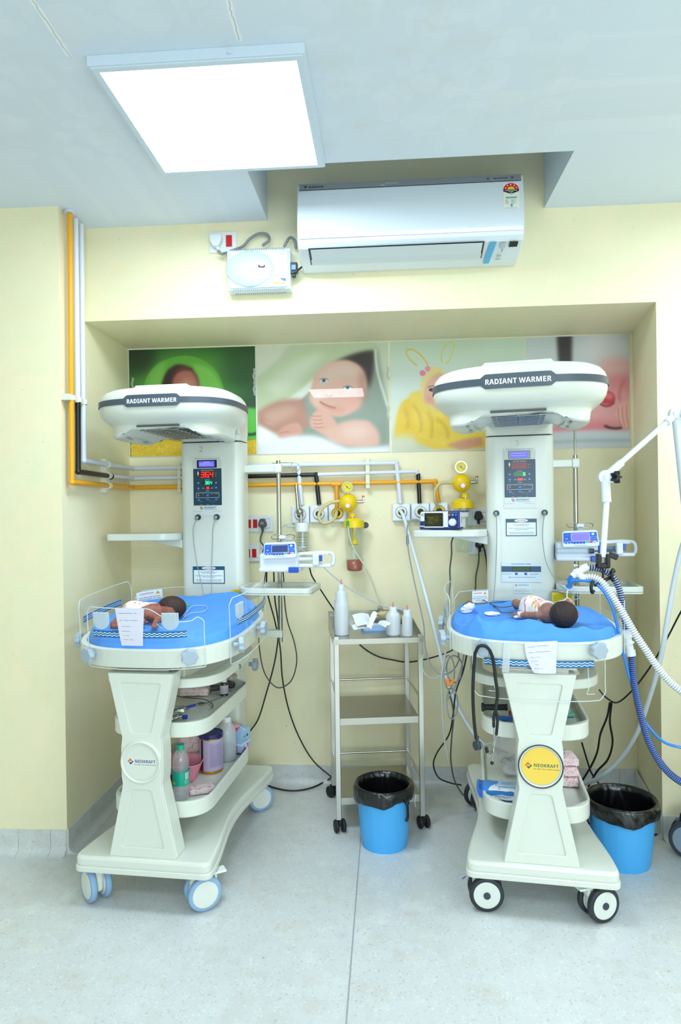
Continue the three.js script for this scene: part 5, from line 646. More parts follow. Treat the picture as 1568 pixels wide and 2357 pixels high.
solo('vacuum_hose', tube([[0.259,1.427,-3.4], [0.242,1.466,-3.375], [0.242,1.51,-3.367], [0.265,1.544,-3.367], [0.295,1.55,-3.367], [0.338,1.549,-3.367]], 0.0085, 60, 10), yellowHose, 'pale yellow hose bending up to the right suction regulator', 'hose');
{ // oxygen flow meter with humidifier bottle
  const c = [-0.442,1.415,-3.37], o = thing('oxygen_flowmeter', 'oxygen flow meter with clear humidifier bottle on the wall', 'flow meter', c);
  part('flow_tube', J(at(cyl(0.008, 0.009, 0.13), -0.012, 0.075, 0.006, 0, 0, 4)), M.chrome, o); part('scale_tube', at(cyl(0.006, 0.006, 0.12), 0.0, 0.068, 0.004, 0, 0, 8), M.clearPlastic, o); part('valve', J(ball(0.02, 20), at(cyl(0.01, 0.01, 0.07), 0, 0, -0.035, 90), at(cyl(0.007, 0.007, 0.05), 0.006, -0.03, 0)), M.chrome, o);
  part('bottle_lid', at(cyl(0.037, 0.037, 0.044, 36), 0.01, -0.078, 0.0), mat(0xeef0f4, 0.35), o); part('bottle', at(lathe([[0.034, 0], [0.036, -0.05], [0.036, -0.115], [0.03, -0.124], [0, -0.124]], 36), 0.012, -0.1, 0), M.clearPlastic, o); part('diffuser_stem', J(at(cyl(0.006, 0.006, 0.075), 0.012, -0.138, 0), at(cyl(0.012, 0.017, 0.012), 0.012, -0.178, 0)), mat(0xdfeaf2, 0.4), o); const tk = []; for (let i = 0; i < 6; i++) tk.push(at(new THREE.TorusGeometry(0.0366, 0.0007, 5, 16, 1.6), 0.012, -0.128 - i * 0.014, 0, 90, 0, 40)); part('scale_marks', J(tk), M.darkGrey, o).userData.kind = 'stuff'; part('barb', J(at(cyl(0.006, 0.005, 0.03), -0.036, -0.072, 0.004, 0, 0, 90), at(cyl(0.009, 0.008, 0.016), -0.056, -0.073, 0.006, 0, 0, 90)), M.silicone, o);
}
// switch plates and plugs
function switchPlate(x, y, label, w = 0.155, xs = [-0.045, -0.012]) {
  const o = thing('switch_plate', label, 'switch plate', [x, y, Z_BACK]); part('plate', box(w, 0.088, 0.012, 0, 0, 0.006, 0.004), mat(0xe6ecf2, 0.3), o);
  for (const q of xs) { part('switch_rocker', box(0.022, 0.044, 0.006, q - 0.006, 0, 0.013, 0.001), mat(0xc81412, 0.3), o, 'red illuminated switch'); part('switch_blank', box(0.02, 0.044, 0.005, q + 0.016, 0, 0.0125, 0.001), M.white, o); } part('socket_face', box(0.048, 0.046, 0.005, w / 2 - 0.042, 0, 0.0125, 0.001), M.white, o); part('socket_outline', at(new THREE.TorusGeometry(0.033, 0.0007, 4, 4), w / 2 - 0.042, 0, 0.015, 0, 0, 45), M.darkGrey, o); return o;
}
{ const a = [-0.666,1.356,-3.44], b = [-0.673,1.203,-3.44], c = [0.468,1.375,-3.44], d = [0.47,1.229,-3.44]; switchPlate(a[0], a[1], 'white switch plate with red switch and grey plug, upper of two'); switchPlate(b[0], b[1], 'white switch plate with red switch behind the left pump'); switchPlate(c[0], c[1], 'white socket plate behind the monitor, upper right', 0.12, []); switchPlate(d[0], d[1], 'white socket plate under the monitor shelf', 0.12, []); }
function plug(p, m, label, letter) { const o = thing('power_plug', label, 'plug', p); part('plug_body', prism(shape([[-0.012, 0.03], [0.012, 0.03], [0.022, 0.0], [0.018, -0.014], [-0.018, -0.014], [-0.022, 0.0]], 0.008), 0.03, 0.004), m, o); part('cord_grip', at(cyl(0.008, 0.006, 0.024), 0, -0.024, 0.015), m, o); if (letter) part('chalk_mark', tube([[-0.006, 0, 0.0308], [-0.004, 0.014, 0.0308], [0.004, 0.0, 0.0308], [0.006, 0.014, 0.0308]], 0.0008, 24, 4), M.white, o); }
plug([-0.641,1.352,-3.425], mat(0x4a4f54, 0.45), 'grey three-pin plug marked N, left of the oxygen bottle', true); plug([0.461,1.376,-3.425], cordBlack, 'black plug behind the monitor on the right shelf'); plug([0.464,1.235,-3.425], cordBlack, 'black plug below the right shelf, marked in white', true);

// ---------- steel trolley and what stands on it ----------
{
  const o = thing('instrument_trolley', 'three-tier stainless steel trolley between the two warmers', 'trolley', [-0.071, 0, -3.145], 8), hw = 0.187, hd = 0.185, st = mat(0xc4c2bb, 0.27, { metalness: 1 }), sheetSteel = mat(0xb5b2a8, 0.32, { metalness: 1 });
  for (const x of [-hw, hw]) for (const z of [hd, -hd]) { part('leg', span(x - 0.011, x + 0.011, 0.055, z > 0 ? 0.862 : 0.9, z - 0.011, z + 0.011, 0.002), st, o);
    const c = part('caster', J(box(0.016, 0.03, 0.03, 0, 0.042, 0, 0.004), at(cyl(0.006, 0.006, 0.02), 0, 0.056, 0)), M.black, o); c.position.set(x + (z > 0 ? 0.004 : -0.006), 0, z); c.rotation.y = (z > 0 ? 12 : 40) * RAD; for (const s of [-1, 1]) part('wheel', at(lathe([[0, -0.008], [0.024, -0.008], [0.0275, -0.004], [0.0275, 0.004], [0.024, 0.008], [0, 0.008]], 28), s * 0.016, 0.0275, 0, 0, 0, 90), M.rubber, c); }
  const shelf = (y, name) => { const s = part(name, J(span(-hw + 0.01, hw - 0.01, y - 0.004, y, -hd + 0.01, hd - 0.008), span(-hw + 0.011, hw - 0.011, y - 0.03, y, hd - 0.01, hd - 0.006, 0.001)), sheetSteel, o); return s; };
  shelf(0.497, 'shelf'); shelf(0.145, 'shelf');
  const top = part('top_tray', J(span(-hw - 0.011, hw + 0.011, 0.842, 0.846, -hd - 0.011, hd + 0.012), span(-hw - 0.013, hw + 0.013, 0.828, 0.852, hd + 0.011, hd + 0.014, 0.001)), sheetSteel, o);
  part('tray_rim', span(-hw - 0.012, hw + 0.012, 0.83, 0.918, -hd - 0.014, -hd - 0.011), sheetSteel, top); for (const s of [-1, 1]) part('tray_rim', at(prism(shape([[-hd - 0.012, 0.83], [hd + 0.012, 0.83], [hd + 0.012, 0.856], [-hd - 0.012, 0.918]]), 0.003).rotateY(-Math.PI / 2), s * (hw + 0.0125), 0, 0), sheetSteel, top);
  for (const y of [0.578, 0.212]) { part('rail', pipe([-hw, y, -hd], [hw, y, -hd], 0.0055), st, o); for (const x of [-hw, hw]) part('rail', pipe([x, y, -hd], [x, y, hd], 0.0055), st, o); }
  for (const x of [-hw, hw]) part('screw', at(cyl(0.004, 0.004, 0.003), x, 0.841, hd + 0.0155, 90), M.chrome, o); part('maker_sticker', at(plane(0.052, 0.018), -0.14, 0.8465, hd - 0.012, -90), printed(canvas(208, 72, (g, w, h) => { g.fillStyle = '#d8dee2'; g.fillRect(0, 0, w, h); g.fillStyle = '#f0f4f4'; g.beginPath(); g.ellipse(104, 36, 100, 34, 0, 0, 7); g.fill(); g.fillStyle = '#3546c8'; g.beginPath(); g.ellipse(118, 36, 70, 26, 0, 0, 7); g.fill(); }), 0.3), o, 'oval blue sticker');
  part('zip_tie', tube([[hw - 0.03, 0.15, hd + 0.004], [hw - 0.036, 0.12, hd + 0.012], [hw - 0.032, 0.1, hd + 0.01]], 0.0016, 20, 5), M.white, o);
}
const TY = 0.846, waterMat = new THREE.MeshPhysicalMaterial({ color: 0xeaf4f8, roughness: 0.02, transmission: 1, thickness: 0.06, ior: 1.33 });
function plasticBottle(p, prof, capR, capY, capH, fill, label, tip) { const o = thing('plastic_bottle', label, 'bottle', p); part('bottle_body', lathe(prof, 36), M.milky, o); part('screw_cap', at(cyl(capR, capR, capH, 30), 0, capY, 0), mat(0xe4eef4, 0.5), o); if (fill) part('contents', lathe(fill, 36), new THREE.MeshPhysicalMaterial({ color: 0xffffff, roughness: 0.1, transmission: 0.95, thickness: 0 }), o); if (tip) part('needle_hub', J(at(cyl(0.003, 0.0045, 0.016), 0, capY + capH / 2 + 0.008, 0), at(box(0.006, 0.008, 0.003, 0, 0, 0, 0.001), 0.001, capY + capH / 2 + 0.018, 0, 0, 30, 0)), new THREE.MeshPhysicalMaterial({ color: 0xf09a9e, roughness: 0.4, transmission: 0.3, thickness: 0 }), o, 'pink needle hub'); return o; }
{ const b = plasticBottle([-0.215,0.846,-3.068], [[0, 0.001], [0.032, 0], [0.034, 0.004], [0.034, 0.13], [0.032, 0.15], [0.027, 0.165], [0.027, 0.19], [0.022, 0.2], [0.0145, 0.207], [0.0135, 0.216]], 0.0145, 0.222, 0.022, [[0, 0.003], [0.033, 0.003], [0.033, 0.128], [0, 0.128]], 'tall milky bottle at the trolley\'s left end', true); part('label', at(new THREE.CylinderGeometry(0.0345, 0.0345, 0.02, 20, 1, true, 3.4, 1.0), 0, 0.146, 0), mat(0x66b4b8, 0.6), b); }
plasticBottle([0.022,0.846,-3.056], [[0, 0.001], [0.03, 0], [0.033, 0.006], [0.033, 0.05], [0.034, 0.085], [0.028, 0.1], [0.018, 0.108], [0.017, 0.114]], 0.0165, 0.119, 0.02, [[0, 0.002], [0.032, 0.002], [0.032, 0.03], [0, 0.03]], 'squat milky bottle in front of the syringe tray', true);
plasticBottle([0.085,0.846,-3.035], [[0, 0.001], [0.021, 0], [0.0235, 0.004], [0.0235, 0.086], [0.018, 0.096], [0.015, 0.1]], 0.0165, 0.108, 0.022, [[0, 0.002], [0.0225, 0.002], [0.0225, 0.082], [0, 0.082]], 'small slim milky bottle at the trolley\'s right end', true);
{ const p = [-0.064,0.846,-3.212], o = thing('syringe_tray', 'pale blue plastic tray of syringes on the trolley', 'tray', p, 8); const s = shape(rect(0.13, 0.1), 0.02); const r2 = shape(rect(0.13, 0.1), 0.02); r2.holes.push(new THREE.Path(shape(rect(0.122, 0.092), 0.018).getPoints(6))); part('tray_bottom', flatPrism(s, 0, 0.004, 0), mat(0x8fb8e4, 0.4), o); part('tray_wall', flatPrism(r2, 0.003, 0.022, 0.001), mat(0x9cc4ee, 0.4), o);
  const syr = (x, z, a, c, label) => { const q = thing('syringe', label, 'syringe', [p[0] + x, p[1] + 0.016, p[2] + z], a); part('barrel', at(cyl(0.007, 0.007, 0.07), 0, 0.004, 0, 0, 0, 90), M.milky, q); part('plunger', J(at(cyl(0.004, 0.004, 0.05), 0.05, 0.004, 0, 0, 0, 90), at(cyl(0.008, 0.008, 0.003), 0.076, 0.004, 0, 0, 0, 90)), M.white, q); part('tip', at(cyl(0.003, 0.002, 0.014), -0.042, 0.004, 0, 0, 0, 90), c, q); };
  syr(-0.01, -0.01, 18, mat(0xc4571e, 0.4), 'syringe lying lowest in the pale blue tray'); syr(0.012, 0.014, -28, mat(0x2a2a2c, 0.4), 'dark-tipped syringe in the pale blue tray'); }
const sheetPaper = (p, w, h, ry, rx, rz, m, label, curl = 0.008) => { const g = grid(10, 10, (u, v) => [(u - 0.5) * w, curl * Math.sin(u * 3.1) + 0.003 * Math.sin(v * 7 + u * 3), (v - 0.5) * h]); at(g, p[0], p[1], p[2], rx, ry, rz); return solo('paper_packet', g, m, label, 'packet'); };
const leaflet = printed(canvas(256, 256, (g, w, h) => { g.fillStyle = '#f0f3f4'; g.fillRect(0, 0, w, h); lines(g, 14, 18, 228, 19, 12, '#9aa6b8', 4, 0.2); }), 0.8, { side: THREE.DoubleSide });
sheetPaper([-0.116,0.913,-3.06], 0.085, 0.075, 20, 38, -18, leaflet, 'printed paper leaflet leaning behind the tall bottle'); sheetPaper([-0.131,0.887,-3.03], 0.075, 0.04, 35, 30, -20, leaflet, 'folded printed leaflet lying over the tray edge', 0.004);
sheetPaper([-0.076,0.916,-3.04], 0.026, 0.09, -18, 48, 8, M.white, 'white peel-open syringe wrapper across the pale blue tray'); sheetPaper([-0.024,0.902,-3.03], 0.06, 0.035, -40, 30, 14, leaflet, 'small printed packet behind the squat bottle', 0.005);
solo('plastic_wrapper', (() => { const g = ball(1, 26), a = g.attributes.position; for (let i = 0; i < a.count; i++) { const q = 1 + 0.3 * noise(a.getX(i) * 2.6, a.getY(i) * 2.6, a.getZ(i) * 2.6 + 3); a.setXYZ(i, a.getX(i) * q, a.getY(i) * q, a.getZ(i) * q); } g.scale(0.05, 0.022, 0.03); g.computeVertexNormals(); g.translate(...[-0.013,0.915,-3.2]); return g; })(), mat(0xe0d4a4, 0.4, { transmission: 0.3, thickness: 0 }), 'crumpled yellowish plastic wrapper at the trolley\'s back', 'wrapper');
solo('plastic_wrapper', (() => { const g = ball(1, 22), a = g.attributes.position; for (let i = 0; i < a.count; i++) { const q = 1 + 0.35 * noise(a.getX(i) * 3, a.getY(i) * 3, a.getZ(i) * 3 + 13); a.setXYZ(i, a.getX(i) * q, a.getY(i) * q, a.getZ(i) * q); } g.scale(0.03, 0.022, 0.026); g.computeVertexNormals(); g.translate(...[0.062,0.906,-3.14]); return g; })(), mat(0xcaa468, 0.4, { transmission: 0.35, thickness: 0 }), 'small amber plastic wrapper behind the slim bottle', 'wrapper');
solo('suction_catheter_end', (() => J(at(cyl(0.012, 0.014, 0.03), 0, 0, 0, 30, 0, 20), at(cyl(0.008, 0.008, 0.04), 0.01, -0.02, 0.004, 60, 0, 40)).translate(...[-0.038,0.935,-3.26]))(), mat(0xd2c3b4, 0.35, { transmission: 0.4, thickness: 0 }), 'clear suction tip resting on the trolley\'s back rim', 'suction tip');

// ---------- bins ----------
function bin(x, z, rTop, rBot, h, label, knot, seed) {
  const o = thing('waste_bin', label, 'bin', [x, 0, z], 0, 'blue waste bins'); const blue = mat(0x4db2f6, 0.42), n = 14;
  part('bucket', grid(112, 6, (u, v) => { const a = u * Math.PI * 2, facet = 1 - 0.006 * (1 - Math.abs(Math.cos(a * n / 2)) ** 14), r = (rBot + (rTop - rBot) * v) * facet * (v < 0.02 ? 0.96 : 1); return [Math.sin(a) * r, v * h, Math.cos(a) * r]; }), blue, o); part('bucket_floor', at(cyl(rBot * 0.97, rBot * 0.96, 0.006, 48), 0, 0.004, 0), blue, o);
  const g = grid(130, 26, (u, v) => { // from the hem outside, over the rim, down the inside
    const a = u * Math.PI * 2, hem = 0.05 + 0.014 * noise(Math.cos(a) * 2 + seed, Math.sin(a) * 2, 1), wr = 0.001 + Math.abs(0.0045 * noise(Math.cos(a) * 7 + v * 3, Math.sin(a) * 7 + seed, v * 4) + 0.0025 * noise(Math.cos(a) * 18, Math.sin(a) * 18 + v * 9, seed));
    let r, y; if (v < 0.35) { const t = v / 0.35; r = rTop + 0.007 + 0.004 * Math.sin(t * 3) + wr; y = h - hem * (1 - t); } else if (v < 0.45) { const t = (v - 0.35) / 0.1 * Math.PI; r = rTop + 0.001 + 0.006 * Math.cos(t) + wr * 0.6; y = h + 0.007 * Math.sin(t); } else { const t = (v - 0.45) / 0.55; y = h - t * (h - 0.02); r = Math.min(rTop - 0.006, rBot + (rTop - rBot) * y / h - 0.006) - wr * 1.6; r -= 0.012 * t * Math.max(0, noise(Math.cos(a) * 3, Math.sin(a) * 3, seed)); if (t > 0.85) r *= 1 - (t - 0.85) / 0.15 * 0.9; }
    return [Math.sin(a) * r, y, Math.cos(a) * r]; });
  part('bin_liner', g, mat(0x0d0e10, 0.28, { clearcoat: 0.4, clearcoatRoughness: 0.2 }), o, 'black plastic liner folded over the rim');
  if (knot) part('liner_knot', J(tube(knot.map(([a, y, d]) => [Math.sin(a) * (rTop + d), y, Math.cos(a) * (rTop + d)]), 0.006, 30, 6), at(ball(0.01, 10), Math.sin(knot[1][0]) * (rTop + knot[1][2]), knot[1][1], Math.cos(knot[1][0]) * (rTop + knot[1][2]))), M.black, o);
}
bin(-0.03, -2.846, 0.116, 0.1, 0.255, 'blue bin with black liner in front of the steel trolley', [[0.75, 0.235, 0.012], [0.82, 0.21, 0.016], [0.86, 0.18, 0.014], [0.9, 0.15, 0.01], [0.86, 0.135, 0.008]], 1.3);
bin(0.922, -2.745, 0.13, 0.108, 0.25, 'blue bin with black liner beside the right warmer', [[-1.4, 0.22, 0.012], [-1.45, 0.19, 0.014], [-1.5, 0.15, 0.006]], 6.1);

// ---------- things on the warmer shelves ----------
const spot = (f, p) => V(p).applyMatrix4(f.m).toArray();
const lumpy = (sx, sy, sz, amp, freq, seed, n = 26) => { const g = new THREE.IcosahedronGeometry(1, 5), a = g.attributes.position; for (let i = 0; i < a.count; i++) { const x = a.getX(i), y = a.getY(i), z = a.getZ(i), q = 1 + amp * noise(x * freq + seed, y * freq, z * freq); a.setXYZ(i, x * q * sx, y * q * sy, z * q * sz); } return smooth(g); };
const pillow = (w, h, d, puff = 0.5, wr = 0.002, seed = 1) => { const g = new THREE.BoxGeometry(w, h, d, 20, 8, 20), a = g.attributes.position; for (let i = 0; i < a.count; i++) { let x = a.getX(i), y = a.getY(i), z = a.getZ(i); const u = 1 - (2 * x / w) ** 2, v = 1 - (2 * z / d) ** 2, k = (1 - puff) + puff * Math.sqrt(Math.max(0, u * v)); y *= k; y += noise(x * 60 + seed, y * 60, z * 60) * wr; a.setXYZ(i, x, y, z); } g.computeVertexNormals(); return g; };
const T2 = 0.309, T1 = 0.607;
{ // drinking water bottle
  const o = thing('water_bottle', 'clear water bottle with teal cap and label, front of lower tray', 'bottle', spot(FL, [0.058, T2, 0.222]));
  const body = [[0, 0.002], [0.028, 0.0], [0.032, 0.005]]; for (let i = 0; i <= 26; i++) { const y = 0.012 + i * 0.0052; body.push([0.0322 - (i < 8 || i > 16 ? 0.0011 * (1 + Math.sin(i * 1.7)) : 0.0004), y]); } body.push([0.03, 0.156], [0.025, 0.174], [0.0165, 0.187], [0.013, 0.19], [0.013, 0.197]);
  part('bottle_body', lathe(body, 40), new THREE.MeshPhysicalMaterial({ color: 0xfbfeff, roughness: 0.06, transmission: 0.85, thickness: 0, ior: 1.5 }), o);
  part('water', lathe([[0, 0.004], [0.0305, 0.004], [0.03, 0.05], [0.03, 0.15], [0.0285, 0.156], [0, 0.156]], 36), new THREE.MeshPhysicalMaterial({ color: 0xfafdff, roughness: 0.02, transmission: 1, thickness: 0, ior: 1.2 }), o); part('screw_cap', at(cyl(0.0142, 0.0148, 0.02, 28), 0, 0.2, 0), mat(0x18b79a, 0.4), o, 'teal screw cap');
  part('label', at(new THREE.CylinderGeometry(0.0329, 0.0329, 0.054, 48, 1, true, -2.2, 5.6), 0, 0.085, 0), printed(canvas(1024, 256, (g, w, h) => { g.fillStyle = '#17a98f'; g.fillRect(0, 0, w, h); text(g, '500ml', 250, 206, 60, '#d8e23a', 'bold'); rr(g, 560, 30, 90, 112, 4, '#eef4f0'); lines(g, 572, 40, 70, 9, 11, '#3a4a48', 6, 0.1); lines(g, 540, 160, 150, 6, 13, '#a8e0d4', 5, 0.3); text(g, '~', 170, 60, 70, '#eaf6f2', 'bold'); }), 0.3, { side: THREE.DoubleSide }), o, 'teal label reading 500ml');
}
{ const o = thing('formula_tin', 'lilac milk powder tin with dark blue lid on lower tray', 'tin', spot(FL, [0.079, T2, -0.066]));
  part('tin_body', lathe([[0, 0], [0.049, 0], [0.0505, 0.002], [0.0505, 0.008], [0.05, 0.01], [0.05, 0.142], [0.0505, 0.144], [0.0505, 0.15], [0, 0.15]], 48), mat(0xd39a2c, 0.3, { metalness: 0.8 }), o); part('tin_label', at(new THREE.CylinderGeometry(0.0505, 0.0505, 0.13, 56, 1, true), 0, 0.076, 0), printed(canvas(1024, 420, (g, w, h) => { g.fillStyle = '#bcaed0'; g.fillRect(0, 0, w, h); g.fillStyle = '#3a2030'; g.fillRect(905, 0, 44, h); g.fillStyle = '#8a1f38'; g.fillRect(870, 300, 60, 120); for (let i = 0; i < 9; i++) { g.fillStyle = '#a99abf'; g.fillRect(40 + i * 22, 60, 14, 300); } lines(g, 20, 40, 220, 28, 12, '#6b5f88', 3, 0.2); lines(g, 280, 40, 150, 28, 12, '#80749a', 3, 0.3); lines(g, 620, 40, 220, 28, 12, '#80749a', 3, 0.3); }), 0.35), o, 'lilac label with fine print'); part('tin_lid', J(at(cyl(0.052, 0.0525, 0.016, 48), 0, 0.154, 0), at(new THREE.TorusGeometry(0.049, 0.003, 8, 48), 0, 0.162, 0, 90)), mat(0x201f63, 0.35), o, 'dark blue plastic lid'); }
{ const o = thing('wash_bottle', 'milky conical bottle behind the lilac tin', 'bottle', spot(FL, [0.108, T2, -0.195])); part('bottle_body', lathe([[0, 0.001], [0.038, 0], [0.041, 0.004], [0.041, 0.12], [0.036, 0.14], [0.018, 0.168], [0.015, 0.172]], 36), new THREE.MeshPhysicalMaterial({ color: 0xf6fafc, roughness: 0.2, transmission: 0.6, thickness: 0 }), o); part('contents', lathe([[0, 0.003], [0.039, 0.003], [0.039, 0.06], [0, 0.06]], 36), new THREE.MeshPhysicalMaterial({ color: 0xb8ccd8, roughness: 0.1, transmission: 0.8, thickness: 0 }), o); part('screw_cap', at(cyl(0.019, 0.019, 0.022, 24), 0, 0.18, 0), mat(0xe6eaec, 0.5), o); }
{ const o = thing('diaper_pack', 'pale blue and pink diaper pack at the lower tray\'s back', 'pack', spot(FL, [0.126, T2 + 0.062, -0.285]), -18); part('pack_body', pillow(0.095, 0.125, 0.08, 0.25, 0.002, 3), printed(canvas(512, 640, (g, w, h) => { g.fillStyle = '#a4c8ec'; g.fillRect(0, 0, w, h); g.fillStyle = '#eef2fa'; g.fillRect(0, 390, w, 40); g.fillStyle = '#e24f98'; g.beginPath(); g.moveTo(0, 600); g.quadraticCurveTo(200, 560, 380, 440); g.lineTo(380, 640); g.lineTo(0, 640); g.fill(); g.fillRect(300, 430, 90, 210); text(g, 'NB', 170, 190, 90, '#22303f', 'bold'); g.fillStyle = '#22303f'; g.beginPath(); g.arc(330, 190, 44, 0, 7); g.fill(); lines(g, 110, 270, 260, 5, 22, '#5c7b98', 8, 0.4); rr(g, 190, 470, 110, 80, 6, '#eef2fa'); g.fillStyle = '#36a04a'; g.beginPath(); g.arc(40, 260, 26, 0, 7); g.fill(); }), 0.3), o); part('torn_flap', at(lumpy(0.03, 0.01, 0.026, 0.3, 2.2, 4), -0.012, 0.064, 0.01), mat(0xd8a79c, 0.5), o, 'torn pinkish top'); }
const pinkWrap = (seed) => floralMat(seed, '#f6dfe4');
const wrapThing = (name, f, p, w, h, d, turn, seed, label, cat = 'packet') => solo(name, (() => { const g = pillow(w, h, d, 0.3, 0.002, seed), uv = g.attributes.uv; for (let i = 0; i < uv.count; i++) uv.setXY(i, uv.getX(i) * 1.3, uv.getY(i)); const s = spot(f, [p[0], p[1] + h / 2, p[2]]); return at(g, s[0], s[1], s[2], 0, turn, 0); })(), pinkWrap(seed), label, cat);
wrapThing('wrapped_cloth', FL, [0.118, T2, 0.155], 0.1, 0.022, 0.06, 24, 91, 'flat pink floral packet behind the water bottle', 'packet'); wrapThing('floral_bag', FL, [-0.03, T2, -0.13], 0.11, 0.13, 0.05, 4, 17, 'white bag with red and yellow flowers behind the tin', 'bag'); wrapThing('wrapped_cloth', FL, [-0.02, T1, -0.15], 0.12, 0.04, 0.07, 6, 23, 'folded pink floral cloth on the upper tray', 'cloth');
{ const o = thing('wash_basin', 'pink plastic basin behind the water bottle', 'basin', spot(FL, [-0.045, T2, 0.03]), 4); part('basin', J(grid(48, 6, (u, v) => { const a = u * Math.PI * 2, k = 0.78 + 0.22 * v, c = Math.cos(a), s = Math.sin(a); return [0.115 * k * Math.sign(c) * Math.abs(c) ** 0.5, v * 0.07, 0.075 * k * Math.sign(s) * Math.abs(s) ** 0.5]; }), span(-0.085, 0.085, 0.0, 0.004, -0.055, 0.055)), mat(0xe08a9e, 0.45, { side: THREE.DoubleSide }), o); part('basin_lip', tube(Array.from({ length: 33 }, (_, i) => { const a = i / 32 * Math.PI * 2, c = Math.cos(a), s = Math.sin(a); return [0.116 * Math.sign(c) * Math.abs(c) ** 0.5, 0.07, 0.076 * Math.sign(s) * Math.abs(s) ** 0.5]; }), 0.0025, 96, 5), mat(0xe898aa, 0.45), o); }
solo('black_box', at(box(0.09, 0.045, 0.07, 0, 0, 0, 0.006), ...spot(FL, [-0.05, T2 + 0.024, 0.15])), M.black, 'small black box beside the water bottle', 'box');
{ const o = thing('medicine_bottle', 'small dark medicine bottle with white cap on the upper tray', 'bottle', spot(FL, [0.111, T1, -0.155])); part('bottle_body', lathe([[0, 0], [0.0175, 0], [0.0185, 0.002], [0.0185, 0.05], [0.014, 0.057], [0.011, 0.06]], 30), mat(0x1b1412, 0.12, { clearcoat: 1 }), o); part('label', at(new THREE.CylinderGeometry(0.0189, 0.0189, 0.036, 30, 1, true, -1.4, 3.4), 0, 0.028, 0), printed(canvas(256, 128, (g, w, h) => { g.fillStyle = '#d9d4e2'; g.fillRect(0, 0, w, h); g.fillStyle = '#b8404c'; g.fillRect(0, 0, 26, h); lines(g, 40, 20, 190, 8, 12, '#5f5a6e', 4, 0.3); }), 0.5, { side: THREE.DoubleSide }), o); part('screw_cap', at(cyl(0.0125, 0.0125, 0.018, 24), 0, 0.068, 0), M.white, o); }
{ const o = thing('glass_jar', 'clear lidded jar behind the dark medicine bottle', 'jar', spot(FL, [0.108, T1, -0.245])); part('jar_body', lathe([[0, 0.001], [0.034, 0], [0.036, 0.004], [0.036, 0.055], [0.033, 0.06]], 30), M.clearPlastic, o); part('jar_lid', at(cyl(0.036, 0.036, 0.008, 30), 0, 0.064, 0), new THREE.MeshPhysicalMaterial({ color: 0xe6c8c4, roughness: 0.2, transmission: 0.6, thickness: 0 }), o); part('contents', at(lumpy(0.026, 0.018, 0.026, 0.3, 2.5, 8), 0, 0.022, 0), mat(0x46423e, 0.6), o, 'dark swabs inside'); }
solo('probe_handle', J(at(cyl(0.014, 0.012, 0.07), 0, 0, 0, 0, 20, 90), at(cyl(0.017, 0.017, 0.02), -0.035, 0, 0.012, 0, 20, 90)).translate(...spot(FL, [0.06, T1 + 0.017, -0.21])), mat(0x4b4a48, 0.6), 'dark cylindrical probe handle behind the medicine bottle', 'handle');
{ const g = grid(14, 10, (u, v) => { const a = (u - 0.5) * 2, b = (v - 0.5) * 2; return [a * 0.023, -0.006 * Math.sqrt(Math.max(0, 1 - a * a)) * Math.sqrt(Math.max(0, 1 - b * b)) + 0.006, b * 0.015 * Math.sqrt(Math.max(0, 1 - a * a))]; }), o = thing('spoon', 'steel spoon lying across the upper tray\'s rim', 'spoon', spot(FL, [0.062, T1 + 0.002, 0.0]), 0); part('spoon_bowl', g, mat(0xb5b3ac, 0.2, { metalness: 1, side: THREE.DoubleSide }), o); part('spoon_handle', tube([[0.022, 0.006, 0], [0.05, 0.016, -0.004], [0.1, 0.034, -0.012]], 0.0028, 20, 6), M.chrome, o); }
const foilMat = mat(0xd2d4d4, 0.22, { metalness: 0.9 });
for (const [i, p, turn, sz, label] of [[0, [-0.005, T1, 0.13], 14, 0.05, 'crumpled foil pack with a long blue tab on the upper tray'], [1, [0.012, T1, 0.215], 8, 0.045, 'crumpled foil pack with a short blue cap, nearest the pedestal']]) { const o = thing('foil_pack', label, 'foil pack', spot(FL, p), turn); part('foil', at(lumpy(sz, 0.014, 0.03, 0.4, 3.2, 5 + i * 7), 0, 0.016, 0), foilMat, o); part('blue_tab', i ? box(0.02, 0.014, 0.018, 0.06, 0.012, 0, 0.003) : at(box(0.045, 0.01, 0.012, 0, 0, 0, 0.003), 0.065, 0.024, -0.008, 0, 8, 10), mat(0x1638a8, 0.35), o, 'dark blue plastic end'); }
